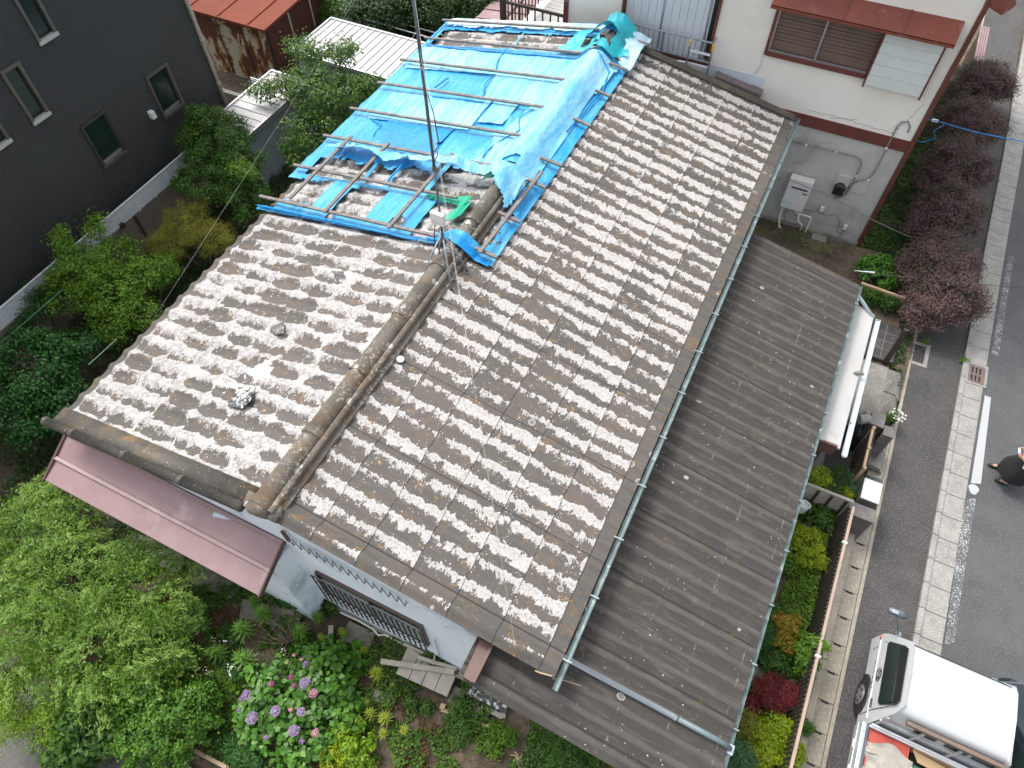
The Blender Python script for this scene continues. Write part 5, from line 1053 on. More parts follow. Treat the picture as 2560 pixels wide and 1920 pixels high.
plank('small block of wood above the hydrangea', P('G', 2130, 910, z=.3), P('G', 2160, 925, z=.3), .1, .08, 'wood_tan')
plank('beige edging timber along the lane at the bottom of the garden', P('G', 1190, 1500, z=.3), P('G', 1470, 1650, z=.3), .07, .10, 'wood_tan')
tag(MB().slab([P('A', 850, 1120, z=.3), P('A', 1080, 1255, z=.3), P('A', 1060, 1300, z=.3), P('A', 815, 1165, z=.3)], (0, 0, .05)).build('black_sheet', M['black_felt'], loc=tuple(P('A', 850, 1120, z=.25))), 'black mouldy sheet lying along the foot of the lower roof wall', 'sheet')
for k, (pts, lab) in enumerate([([(60, 700), (230, 780), (190, 880), (0, 830)], 'large mossy paving slab left of the weathered boards'), ([(0, 870), (150, 890), (130, 960), (0, 960)], 'mossy paving slab beside the small lilies'), ([(230, 1140), (330, 1180), (310, 1240), (200, 1210)], 'half buried paving slab beside the hydrangea'), ([(740, 1120), (930, 1210), (880, 1330), (690, 1220)], 'paving slab beside the black sheet')]):
    p_ = [P('A', x, y, z=.25) for x, y in pts]; tag(MB().slab(p_[::-1], (0, 0, .03)).build('paving_slab', M['slab'], loc=tuple(p_[0]), bevel=.01), lab, 'paving slab', 'old paving slabs in the garden')
gp = [((850, 130), (1200, 260), (1150, 400), (800, 250)), ((1300, 300), (1600, 440), (1480, 560), (1180, 430)), ((1560, 560), (1950, 640), (1900, 760), (1540, 680))]
for k, pts in enumerate(gp):
    p_ = [P('G', x, y, z=.25) for x, y in pts]; tag(MB().slab(p_[::-1], (0, 0, .03)).build('paving_slab', M['slab'], loc=tuple(p_[0]), bevel=.01), ['mossy slab under the pink canopy beside the willow', 'mossy slab below the middle of the pink canopy', 'mossy slab between the lilies and the gable window'][k], 'paving slab', 'old paving slabs in the garden')
tag(MB().tube([P('G', 2140, 885, z=.3), P('G', 2165, 885, z=.3)], .035, 8).build('blue_cup', M['tarp_deep'], loc=tuple(P('G', 2150, 890, z=.3))), 'small blue plastic cup above the hydrangea', 'cup')
tag(MB().tube([P('G', 770, 1565, z=.4), P('G', 715, 1615, z=.3)], .03, 8).build('metal_rod', M['black'], loc=tuple(P('G', 770, 1565, z=.3))), 'short black rod sticking out over the lane', 'rod')
def rock(label, c, r, mat='stone', sq=.6):
    m = MB(); n, k2 = 12, 7; vs = []
    for j in range(k2):
        ph = math.pi * j / (k2 - 1)
        for k in range(n):
            th = 2 * math.pi * k / n; d = Vector((math.sin(ph) * math.cos(th), math.sin(ph) * math.sin(th), math.cos(ph))); f = r * (1 + .28 * noise.noise(d * 1.6 + Vector(c)) + .1 * noise.noise(d * 4 + Vector(c))); vs.append((c[0] + d.x * f, c[1] + d.y * f, c[2] + d.z * f * sq))
    m.add(vs, [(j * n + k, (j + 1) * n + k, (j + 1) * n + (k + 1) % n, j * n + (k + 1) % n) for j in range(k2 - 1) for k in range(n)]); return tag(m.build('rock', M[mat], loc=tuple(c), smooth=True), label, 'rock', 'rocks in the side garden')
for (s, x, y, r, lab) in (('R', 470, 1040, .24, 'big dark grey rock beside the lower gutter above the red maple'), ('R', 980, 125, .11, 'pale rock at the foot of the slatted fence'), ('R', 730, 1060, .11, 'grey rock beside the red maple'), ('R', 700, 1110, .09, 'small rock under the red maple'), ('R', 875, 415, .12, 'flat grey rock in the ivy by the fence'), ('R', 830, 90, .12, 'white mottled rock near the screen'), ('R', 400, 1520, .12, 'pale rock at the bottom of the side garden')):
    p_ = P(s, x, y, z=.3); rock(lab, tuple(p_), r)
# cables over the street
wire('bright blue cable from the cream house corner out over the road', [P('B', 1560, 760, z=3.9), P('B', 1640, 775, z=4.0), P('B', 1900, 850, z=4.3), P('B', 2300, 930, z=4.8)], .012, 'tarp_deep', 'overhead_cable', 'overhead cables at the street')
wire('blue cable loop hanging at the cream house corner', [P('B', 1700, 800, z=3.9), P('B', 1635, 840, z=3.8), P('B', 1640, 890, z=3.7), P('B', 1560, 915, z=3.6), P('B', 1505, 900, z=3.6)], .009, 'tarp_deep', 'overhead_cable', 'overhead cables at the street')
tag(MB().obox(P('B', 1640, 775, z=3.98), .14, .06, .05).build('cable_clamp', M['pvc_white'], loc=tuple(P('B', 1640, 775, z=3.98))), 'white clamp on the blue cable at the house corner', 'clamp')
wire('thin black cable from the far corner of the lower roof over the pavement', [P('C', 1115, 95, z=3.2), P('C', 1300, 120, z=3.4), P('C', 1700, 160, z=4.0), P('C', 2300, 215, z=4.9)], .007, 'cable', 'overhead_cable', 'overhead cables at the street')
tag(MB().tube([P('C', 1120, 95, z=3.2), P('C', 1250, 108, z=3.25)], [.012, .03], 8).build('cable_clamp', M['alu'], loc=tuple(P('C', 1200, 100, z=3.2))), 'silver cable clamp beyond the far corner of the lower roof', 'clamp')
# ---------------------------------------------------------------- foliage
def unit(a): return a / np.maximum(np.linalg.norm(a, axis=-1, keepdims=True), 1e-6)
def leaf_quads(c, nrm, size, aspect=.45, fold=.18, axis=None, jitter=.35):
    """one folded diamond per leaf"""
    n = len(c); nrm = unit(nrm); r = RNG.normal(size=(n, 3)) if axis is None else axis + RNG.normal(size=(n, 3)) * .25
    a = unit(r - nrm * np.sum(r * nrm, 1, keepdims=True)); b_ = np.cross(nrm, a); L = (size * (1 + RNG.uniform(-jitter, jitter, n)))[:, None]; W = L * aspect * .5
    base = c - a * L * .5; tip = c + a * L * .5 - nrm * L * .12; m_ = c - a * L * .05
    v = np.stack([base, m_ + b_ * W + nrm * L * fold, tip, m_ - b_ * W + nrm * L * fold], 1).reshape(-1, 3); q = np.arange(4 * n).reshape(-1, 4); return v, q
def crown_points(blobs, n, K=60, rc=.16, shell=.62, inner=.15, low=-.35):
    vol = np.array([b_[3] * b_[4] + b_[3] * b_[5] for b_ in blobs]); pr = vol / vol.sum(); C_, N_ = [], []
    for b_, p in zip(blobs, pr):
        m = max(8, int(n * p)); k = max(5, int(K * p)); R_ = np.array(b_[3:6]); c0 = np.array(b_[:3])
        d = unit(RNG.normal(size=(k * 3, 3))); d = d[d[:, 2] > low][:k]; k = len(d); rr = RNG.uniform(shell, 1.0, (k, 1)) * (1 + .12 * RNG.normal(size=(k, 1)))
        cc = c0 + d * R_ * rr; idx = RNG.integers(0, k, m); g = RNG.normal(size=(m, 3)) * rc; g[:, 2] *= .7; pts = cc[idx] + g
        mi = int(m * inner); di = unit(RNG.normal(size=(mi, 3))); pts[:mi] = c0 + di * R_ * RNG.uniform(.1, .9, (mi, 1)) ** .5
        nn = unit((pts - c0) / R_) * .5 + np.array([0, 0, .7]) + RNG.normal(size=(m, 3)) * .42 + unit(g + 1e-5) * .35
        C_.append(pts); N_.append(nn)
    return np.concatenate(C_), np.concatenate(N_)
def trunk_mesh(base, tops, r0):
    m = MB(); b0 = Vector(base)
    for t in tops:
        t = Vector(t); md = b0.lerp(t, .5) + Vector((.1 * random.uniform(-1, 1), .1 * random.uniform(-1, 1), .12)); m.tube([b0 - Vector((0, 0, .1)), b0.lerp(md, .5), md, t], [r0, r0 * .75, r0 * .5, r0 * .18], 7)
    return m
M['bark'] = simple('bark', (.09, .065, .045), (.05, .038, .028), 8, .9, bump=.6, bscale=30)
def plant(name, label, cat, blobs, n, size, mat, aspect=.45, K=60, rc=.16, shell=.62, inner=.15, group=None, trunk=True, r0=.05, extra=None, fold=.18, low=-.35):
    cx = sum(b_[0] for b_ in blobs) / len(blobs); cy = sum(b_[1] for b_ in blobs) / len(blobs)
    t = thing(name, label, cat, (cx, cy, .12), group)
    if trunk: trunk_mesh((cx, cy, .1), [(b_[0], b_[1], b_[2] + b_[5] * .3) for b_ in blobs[:7]], r0).build('trunk', M['bark'], t, smooth=True)
    c, nn = crown_points(blobs, n, K, rc, shell, inner, low); v, q = leaf_quads(c, nn, np.full(len(c), size), aspect, fold)
    fastmesh('crown', v, q, mat, t)
    if extra:
        nm, mt_, nb_, sz, asp, sh_ = extra; c, nn = crown_points(blobs, nb_, K, rc, sh_, 0); v, q = leaf_quads(c + np.array([0, 0, .02]), nn, np.full(len(c), sz), asp, fold); fastmesh(nm, v, q, mt_, t)
    return t
F = {}
F['willow'] = foliage_mat('willow_leaves', [(.05, .10, .02), (.10, .19, .035), (.19, .30, .07), (.28, .40, .16)], .32, .45)
F['lime'] = foliage_mat('lime_leaves', [(.07, .14, .012), (.15, .26, .018), (.24, .36, .02)], .35, .5)
F['cypress'] = foliage_mat('cypress_leaves', [(.02, .06, .008), (.055, .14, .014), (.10, .22, .018)], .25, .5)
F['mid'] = foliage_mat('mid_green_leaves', [(.02, .055, .012), (.045, .11, .018), (.08, .17, .025)], .28, .45)
F['laurel'] = foliage_mat('laurel_leaves', [(.006, .028, .008), (.014, .062, .014), (.035, .115, .022)], .15, .5, spec=.25)
F['light'] = foliage_mat('light_green_leaves', [(.035, .09, .01), (.08, .17, .016), (.16, .26, .022)], .32, .45)
F['yellow'] = foliage_mat('yellow_green_leaves', [(.09, .16, .008), (.22, .30, .012), (.38, .42, .02)], .35, .45)
F['olive'] = foliage_mat('olive_brown_leaves', [(.07, .08, .016), (.15, .155, .025), (.23, .21, .035), (.16, .22, .035)], .3, .6)
F['dark'] = foliage_mat('dark_tree_leaves', [(.008, .026, .008), (.018, .05, .013), (.04, .085, .02)], .2, .45)
F['broad'] = foliage_mat('broad_glossy_leaves', [(.012, .042, .010), (.03, .08, .017), (.06, .125, .022), (.12, .165, .025)], .25, .45, spec=.3)
F['purple'] = foliage_mat('purple_leaves', [(.035, .019, .028), (.07, .043, .055), (.115, .072, .088), (.17, .075, .12)], .2, .6)
F['red'] = foliage_mat('red_maple_leaves', [(.05, .008, .018), (.14, .014, .024), (.24, .02, .03)], .3, .5)
F['orange'] = foliage_mat('orange_tipped_leaves', [(.10, .13, .012), (.26, .18, .02), (.42, .20, .03)], .3, .5)
F['lily'] = foliage_mat('lily_leaves', [(.035, .10, .018), (.09, .20, .03), (.17, .30, .045)], .3, .45)
F['lilyy'] = foliage_mat('yellowing_lily_leaves', [(.10, .18, .02), (.24, .30, .03), (.36, .34, .06)], .3, .45)
F['fern'] = foliage_mat('fern_fronds', [(.012, .05, .012), (.03, .10, .022), (.06, .16, .03)], .3, .5)
F['hyd'] = foliage_mat('hydrangea_leaves', [(.02, .075, .010), (.05, .15, .016), (.11, .25, .028)], .28, .4)
F['cover'] = foliage_mat('ground_cover_leaves', [(.02, .05, .01), (.05, .11, .015), (.10, .20, .02)], .28, .5, clump=1.2)
F['cover_red'] = foliage_mat('red_ground_cover', [(.05, .03, .018), (.10, .04, .025), (.13, .07, .03)], .25, .6)
F['blue'] = foliage_mat('blue_green_leaves', [(.02, .06, .03), (.045, .12, .06), (.08, .17, .09)], .2, .5)
def pb(x, y, z, s='P'): p_ = P(s, x, y, z=z); return p_.x, p_.y, z
def blobs(lst, s='P'): return [(*pb(x, y, z, s), a, b_, c) for x, y, z, a, b_, c in lst]
# left garden, from the lane upwards
wbl = blobs([(150, 1250, 1.9, 1.25, 1.25, .8), (300, 1270, 1.7, 1.05, 1.0, .7), (60, 1380, 1.8, 1.0, 1.0, .8), (210, 1420, 1.6, 1.15, 1.0, .7), (60, 1150, 1.9, .9, .9, .7), (330, 1400, 1.2, .75, .75, .6), (120, 1080, 1.7, .7, .7, .5), (20, 1250, 1.7, .8, .8, .7)])
t = thing('willow_tree', 'pale green twisted willow with narrow leaves beside the pink canopy', 'tree', (wbl[0][0], wbl[0][1], .12))
trunk_mesh((wbl[0][0], wbl[0][1], .1), [(b_[0], b_[1], b_[2] + .3) for b_ in wbl], .09).build('trunk', M['bark'], t, smooth=True)
# hanging, twisting strands of narrow leaves
CC, NN, AX = [], [], []
for b_ in wbl:
    k = int(95 * b_[3])
    for _ in range(k):
        d = unit(RNG.normal(size=3)); d[2] = abs(d[2]) * .9 - .1; p0 = np.array(b_[:3]) + d * np.array(b_[3:6]) * RNG.uniform(.6, 1.05); dr = unit(np.array([d[0], d[1], 0]) + RNG.normal(size=3) * .5); L = RNG.uniform(.25, .6); n = int(L * 95)
        tt = np.linspace(0, 1, n)[:, None]; ph = RNG.uniform(0, 6.3); side = np.cross(dr, [0, 0, 1]); pp = p0 + dr * tt * L * .75 - np.array([0, 0, 1]) * (tt ** 1.6) * L * .55 + side * np.sin(tt * 9 + ph) * .045 + RNG.normal(size=(n, 3)) * .03
        CC.append(pp); NN.append(np.tile([0, 0, 1.0], (n, 1)) + RNG.normal(size=(n, 3)) * .5); AX.append(np.tile(dr - np.array([0, 0, .4]), (n, 1)) + RNG.normal(size=(n, 3)) * .55)
c, nn, axx = np.concatenate(CC), np.concatenate(NN), np.concatenate(AX); v, q = leaf_quads(c, nn, np.full(len(c), .085), .24, .08, axis=axx); fastmesh('crown', v, q, F['willow'], t)
c, nn = crown_points(wbl, 24000, 240, .15, .5, .4); v, q = leaf_quads(c, nn, np.full(len(c), .06), .3); fastmesh('inner_leaves', v, q, F['light'], t)
plant('lime_shrub', 'bright lime shrub at the left edge over the lane', 'shrub', blobs([(60, 1500, 1.3, .65, .6, .5), (10, 1440, 1.4, .6, .6, .5), (120, 1560, 1.0, .45, .4, .4), (10, 1560, 1.1, .5, .45, .4)]), 17000, .05, F['lime'], .3, K=110, rc=.11)
plant('broadleaf_shrub', 'mid green broadleaf shrub overhanging the lane between lime and cypress shrubs', 'shrub', blobs([(175, 1600, .8, .5, .5, .4), (205, 1530, 1.0, .5, .5, .45), (150, 1655, .5, .35, .3, .3)]), 3600, .12, F['mid'], .5, K=60, rc=.14)
plant('cypress_shrub', 'rounded ruffled bright green cypress shrub at the bottom of the garden', 'shrub', blobs([(345, 1560, .8, .85, .75, .65), (300, 1510, .9, .55, .5, .5), (410, 1540, .7, .5, .55, .5), (250, 1480, .8, .5, .45, .45)]), 26000, .055, F['cypress'], .75, K=330, rc=.055, shell=.85, fold=.35, inner=.2)
plant('laurel_shrub', 'dense dark glossy laurel at the left edge of the photo', 'shrub', blobs([(80, 800, 2.1, 1.0, .9, .8), (140, 880, 1.7, .7, .7, .6), (30, 900, 1.7, .8, .7, .6), (150, 760, 1.8, .6, .6, .5)]), 12000, .09, F['laurel'], .5, K=170, rc=.10, r0=.06, shell=.75)
plant('evergreen_shrub', 'dark small-leaved shrub against the white fence above the laurel', 'shrub', blobs([(70, 660, 1.4, .6, .55, .5), (110, 640, 1.5, .4, .4, .4), (20, 700, 1.2, .5, .5, .4)]), 9000, .045, F['laurel'], .55, K=90, rc=.10)
plant('light_green_tree', 'fresh green leafy tree in front of the charcoal wall', 'tree', blobs([(180, 580, 2.1, .8, .8, .7), (240, 640, 1.9, .8, .8, .6), (150, 640, 1.8, .6, .6, .5), (260, 560, 2.0, .55, .55, .5), (130, 520, 2.5, .3, .3, .35), (215, 500, 2.5, .3, .3, .4)]), 13000, .085, F['light'], .42, K=110, rc=.11, r0=.06)
plant('yellow_green_tree', 'yellow-green leafy tree close to the left eave', 'tree', blobs([(310, 600, 1.8, .65, .65, .5), (290, 680, 1.5, .6, .55, .5), (350, 580, 1.6, .4, .4, .4), (250, 720, 1.3, .5, .45, .4)]), 8000, .085, F['light'], .38, K=80, rc=.10)
plant('olive_shrub', 'feathery olive-brown shrub between the brown fence and the old roof', 'shrub', blobs([(410, 490, 1.6, .85, .75, .6), (360, 530, 1.4, .6, .6, .5), (470, 520, 1.4, .5, .5, .5)]), 21000, .045, F['olive'], .28, K=230, rc=.08)
plant('dark_green_tree', 'pointed dark green small-leaved tree beside the low white-roofed shed', 'tree', blobs([(460, 320, 2.3, .85, .85, .9), (520, 370, 2.0, .8, .8, .7), (440, 400, 1.9, .8, .7, .6), (430, 260, 2.9, .28, .3, .45), (460, 250, 2.8, .2, .2, .4), (540, 430, 1.6, .65, .65, .55), (500, 290, 2.1, .6, .6, .6)]), 24000, .066, F['mid'], .5, K=190, rc=.10, r0=.07)
plant('sapling', 'light green sprig poking out of the dark green tree', 'shrub', blobs([(520, 365, 2.55, .38, .3, .2)]), 1100, .07, F['light'], .45, K=22, rc=.08, trunk=False)
plant('broadleaf_tree', 'glossy broadleaf tree with yellow tips between the two white-roofed sheds', 'tree', blobs([(660, 110, 3.4, .55, .55, .5), (740, 120, 3.5, .45, .45, .5), (690, 200, 2.9, .9, .8, .8), (760, 210, 2.7, .75, .7, .7), (600, 190, 2.7, .65, .4, .35), (680, 290, 2.2, .8, .7, .7), (740, 300, 1.9, .7, .6, .6), (650, 340, 1.6, .6, .5, .5), (560, 205, 2.6, .35, .25, .2), (790, 190, 2.9, .5, .4, .4)]), 15000, .105, F['broad'], .42, K=190, rc=.13, r0=.08, low=-.5)
plant('trimmed_shrub', 'rounded small-leaved shrub behind the wide white-roofed shed', 'shrub', blobs([(745, 18, 1.6, .8, .7, .6), (715, 30, 1.4, .5, .5, .5)]), 12000, .05, F['mid'], .5, K=160, rc=.07, shell=.8)
for k, (x, y, z, r, lab) in enumerate([(830, 5, 2.3, 1.4, 'dark evergreen tree behind the drying poles beside the round shrub'), (930, 0, 2.5, 1.5, 'dark evergreen tree right behind the antenna mast'), (1030, 5, 2.3, 1.4, 'dark evergreen tree beside the pink side roof'), (880, 50, 1.2, 1.1, 'low dark tree directly behind the drying poles'), (1000, 55, 1.1, 1.0, 'low dark tree between the tarpaulin and the pink side roof')]):
    plant('evergreen_tree', lab, 'tree', blobs([(x, y, z, r * .9, r * .8, r * .6), (x + 40, y + 25, z - .5, r * .6, r * .6, r * .5), (x - 45, y + 15, z - .4, r * .6, r * .6, r * .5)]), 8500, .11, F['dark'], .45, K=120, rc=.17, group='dark evergreen trees in the back yard', r0=.1)
# leaf litter and low growth under the left trees and everywhere on the soil
def inpoly(x, y, poly):
    r = np.zeros(len(x), bool); j = len(poly) - 1
    for i in range(len(poly)):
        xi, yi, xj, yj = *poly[i], *poly[j]; c = ((yi > y) != (yj > y)) & (x < (xj - xi) * (y - yi) / (yj - yi + 1e-9) + xi); r ^= c; j = i
    return r
def cover(name, label, cat, rects, dens, size, mat, thr, sc=1.1, h=.12, aspect=.7, seed=0, z0=.2, holes=()):
    CC = []
    for (x0, x1, y0, y1) in rects:
        n = int((x1 - x0) * (y1 - y0) * dens); x = RNG.uniform(x0, x1, n); y = RNG.uniform(y0, y1, n)
        f = np.array([noise.noise(Vector((a * sc + seed, b_ * sc, seed))) + .5 * noise.noise(Vector((a * sc * 3.1, b_ * sc * 3.1 + seed, 2))) for a, b_ in zip(x, y)]); k = f > thr
        for hx, hy, hr in holes: k &= ((x - hx) ** 2 + (y - hy) ** 2) > hr * hr
        x, y, f = x[k], y[k], f[k]; CC.append(np.stack([x, y, z0 + h * (f - thr) + RNG.uniform(0, h * .5, len(x))], 1))
    c = np.concatenate(CC); nn = np.tile([0, 0, 1.0], (len(c), 1)) + RNG.normal(size=(len(c), 3)) * .45; v, q = leaf_quads(c, nn, np.full(len(c), size), aspect); return tag(fastmesh(name, v, q, mat, loc=(float(c[:, 0].mean()), float(c[:, 1].mean()), z0)), label, cat, kind='stuff')
cover('dark_undergrowth', 'dark green undergrowth below the left garden trees', 'undergrowth', [(-16.1, -10.4, -.8, 16), (-16, -9.3, 16, 21)], 620, .075, F['dark'], -.35, .9, .35, .5, 3)
cover('fern_undergrowth', 'patches of small ferns beneath the left eave', 'undergrowth', [(-14, -10.2, .5, 12)], 260, .10, F['fern'], .0, 1.2, .3, .3, 9)
cover('ground_cover', 'creeping green ground cover over the front garden soil', 'ground cover', [(-10.4, 1.8, -.95, 2.4)], 1300, .058, F['cover'], -.1, 1.25, .16, .75, 5)
cover('red_ground_cover', 'reddish brown creeping weeds in the front garden', 'ground cover', [(-9, -.5, -.95, 1.4)], 900, .048, F['cover_red'], .05, 1.4, .10, .8, 14)
cover('ivy_cover', 'creeping ivy between the lower roof and the slatted fence', 'ground cover', [(1.9, 3.42, -1, 8.7)], 2300, .058, F['light'], -.4, 1.3, .22, .75, 21)
cover('red_ground_cover', 'dark red creeping weeds along the slatted fence', 'ground cover', [(2.4, 3.42, -1, 8.7)], 700, .045, F['cover_red'], .08, 1.6, .2, .8, 24)
cover('moss_cover', 'dark mossy growth between the cream house and the purple hedge', 'ground cover', [(2.35, 4.2, 13.3, 29)], 800, .06, F['dark'], -.3, 1.0, .1, .8, 31, .07)
cover('weed_cover', 'green weeds among the moss beside the cream house', 'ground cover', [(2.35, 4.0, 13.3, 24)], 520, .05, F['light'], .05, 1.0, .14, .7, 36, .08)
cover('weed_cover', 'weeds growing at the foot of the grey wall beside the water heater', 'ground cover', [(-.9, 2.2, 17.0, 17.75)], 420, .07, F['light'], .05, 1.8, .3, .35, 41, .18)
# lilies and other whorled plants: stem with long narrow leaves
def whorl(name, label, mat, h=.5, L=.22, n=46, w_=.17, top=.9, cat='lily'):
    t = thing(name, label, cat, (0, 0, 0)); lean = Vector((.06, -.05, 1)); MB().tube([(0, 0, -.05), lean * h * .6, lean * h], [.012, .010, .006], 6).build('stem', F['lily'], t)
    k = np.arange(n); f = k / n; z = h * (.25 + .75 * f); a = k * 2.39996; up = .15 + .75 * f ** 2; dr = np.stack([np.cos(a), np.sin(a), up], 1); Ls = L * (1.05 - .45 * f); c = np.stack([z * .06, -z * .05, z], 1) + unit(dr) * Ls[:, None] * .5
    nn = np.stack([-np.cos(a) * up, -np.sin(a) * up, np.ones(n)], 1); v = []; q = []
    vv, q = leaf_quads(c, nn, Ls, w_, .05, axis=unit(dr) * 4, jitter=.12); o = fastmesh('leaves', vv, q, mat, t); return t
lily0 = whorl('lily_plant', 'x', F['lily']); lily1 = whorl('lily_plant', 'x', F['lilyy'], .34, .16, 34, .2)
spots = [('G', 1270, 620, 1.25, 0, 'tall green lily nearest the willow below the pink canopy'), ('G', 1290, 730, 1.1, 0, 'green lily just below the one nearest the willow'), ('G', 1190, 800, 1.35, 0, 'biggest dark green lily in the shade of the willow'), ('G', 1180, 930, 1.2, 0, 'green lily beside the cypress shrub shade'), ('G', 1410, 910, 1.15, 0, 'green lily between the cypress and the hydrangea'),
         ('G', 1570, 760, 1.3, 0, 'bright green lily left of the bare twigs'), ('G', 1690, 670, 1.15, 0, 'green lily above the bare twigs'), ('G', 1640, 590, .9, 0, 'small green lily under the canopy end'), ('G', 1590, 960, 1.3, 0, 'bright lily directly above the hydrangea leaves'), ('G', 1940, 770, 1.1, 0, 'bright green lily right of the bare twigs'), ('G', 2040, 670, .8, 0, 'small green lily near the gable wall foot'),
         ('G', 2060, 810, .75, 1, 'small yellow-green lily right of the bare twigs'), ('G', 2190, 760, .7, 1, 'small yellow-green lily beside the mossy slab'), ('A', 150, 880, .8, 1, 'yellow-green lily on the mossy slab left of the boards'), ('A', 20, 770, .7, 1, 'small lily left of the mossy slab by the wall'), ('A', 230, 1030, 1.2, 1, 'yellowing lily below the diagonal plank'), ('A', 100, 1040, .7, 1, 'thin pale lily beside the hydrangea edge'),
         ('A', 190, 1300, 1.0, 1, 'bright lily right of the hydrangea'), ('A', 290, 1320, 1.1, 1, 'bright lily rosette beside the bare soil patch'), ('A', 410, 1390, .8, 1, 'bright small lily on the reddish weeds'), ('A', 160, 1220, .7, 1, 'small bright lily at the hydrangea corner'), ('A', 270, 1420, .8, 1, 'yellow-green lily below the bright rosette'), ('A', 90, 1190, .8, 1, 'yellowing lily stem above the bright rosette'), ('A', 180, 1500, .9, 1, 'yellow-green lily near the bottom of the photo'), ('A', 330, 1100, .5, 1, 'tiny lily on the bare soil below the boards')]
for k, (s, x, y, sc_, kind, lab) in enumerate(spots):
    src = (lily0, lily1)[kind]; p_ = P(s, x, y, z=.45)
    if k in (0, 11): o = src; o.location = (p_.x, p_.y, .2); o.rotation_euler = (0, 0, k * 1.3); o.scale = (sc_,) * 3; o['label'] = lab
    else: o = dup(src, (p_.x, p_.y, .2), k * 1.3, lab, (sc_,) * 3)
    o['group'] = 'lilies in the front garden'
# hydrangea: big leaves in opposite pairs and flower heads
hb = blobs([(600, 1500, .75, .62, .55, .45), (690, 1470, .75, .55, .5, .4), (640, 1590, .6, .6, .45, .4), (560, 1560, .6, .45, .45, .35), (715, 1560, .6, .42, .42, .35), (700, 1420, .6, .35, .3, .3)])
hy = thing('hydrangea', 'large hydrangea with pink, lilac and violet flower heads in the front garden', 'shrub', (hb[0][0], hb[0][1], .15)); trunk_mesh((hb[0][0], hb[0][1], .15), [(b_[0], b_[1], b_[2] + .2) for b_ in hb], .02).build('stems', M['bark'], hy)
c, nn = crown_points(hb, 2600, 130, .09, .75, .12); v, q = leaf_quads(c, nn * np.array([.6, .6, 1.3]), np.full(len(c), .125), .72, .1); fastmesh('leaves', v, q, F['hyd'], hy)
M['fl'] = {}
for nm_, c1, c2 in (('pink', (.66, .32, .42), (.55, .22, .33)), ('violet', (.25, .14, .30), (.3, .19, .36)), ('lilac', (.33, .29, .38), (.25, .2, .33)), ('magenta', (.42, .10, .24), (.34, .08, .2)), ('cream', (.6, .55, .2), (.5, .5, .2))): M['fl'][nm_] = simple(nm_ + '_petals', c1, c2, 20, .6)
heads = [(1890, 920, 'pink', .05), (1940, 945, 'pink', .04), (1965, 975, 'violet', .08), (1870, 1060, 'magenta', .07), (1745, 1105, 'magenta', .075), (1960, 1100, 'lilac', .10), (1890, 1115, 'magenta', .07), (2015, 1165, 'pink', .11), (1580, 1175, 'lilac', .08), (1550, 1205, 'violet', .06), (1770, 1280, 'lilac', .09), (1870, 1270, 'pink', .06), (1935, 1285, 'lilac', .075), (1620, 1325, 'lilac', .11), (1890, 1405, 'lilac', .10), (2025, 1420, 'pink', .09), (1710, 1450, 'violet', .07), (1940, 1475, 'violet', .07), (1530, 1275, 'violet', .05), (1845, 965, 'cream', .05)]
for x, y, col_, r in heads:
    r *= .8
    c0 = np.array(P('G', x, y, z=1.16)); n = int(260 * (r / .09) ** 2); d = unit(RNG.normal(size=(n, 3))); d[:, 2] = np.abs(d[:, 2]); pts = c0 + d * r * np.array([1, 1, .5]) * RNG.uniform(.75, 1.05, (n, 1)); v, q = leaf_quads(pts, d + RNG.normal(size=(n, 3)) * .3, np.full(n, .022), .9, .05)
    o = fastmesh('flower_head', v, q, M['fl'][col_], hy)
    if col_ == 'lilac': d = unit(RNG.normal(size=(70, 3))); d[:, 2] *= .3; pts = c0 + d * r * 1.1; v, q = leaf_quads(pts, np.tile([0, 0, 1.], (70, 1)) + RNG.normal(size=(70, 3)) * .3, np.full(70, .04), .9, .05); fastmesh('outer_petals', v, q, M['fl']['violet'], o)
plant('large_leaf_plant', 'big smooth-leaved plant right of the hydrangea', 'plant', blobs([(735, 1470, .5, .2, .25, .2), (765, 1420, .4, .22, .2, .15), (755, 1520, .4, .2, .2, .15), (660, 1400, .4, .25, .15, .15)]), 420, .19, F['hyd'], .6, K=40, rc=.07, trunk=False)
def fr(s, x, y, z): p_ = P(s, x, y, z=z); return p_.x, p_.y, z
def blobs2(s, lst): return [(*fr(s, x, y, z), a, b_, c) for x, y, z, a, b_, c in lst]
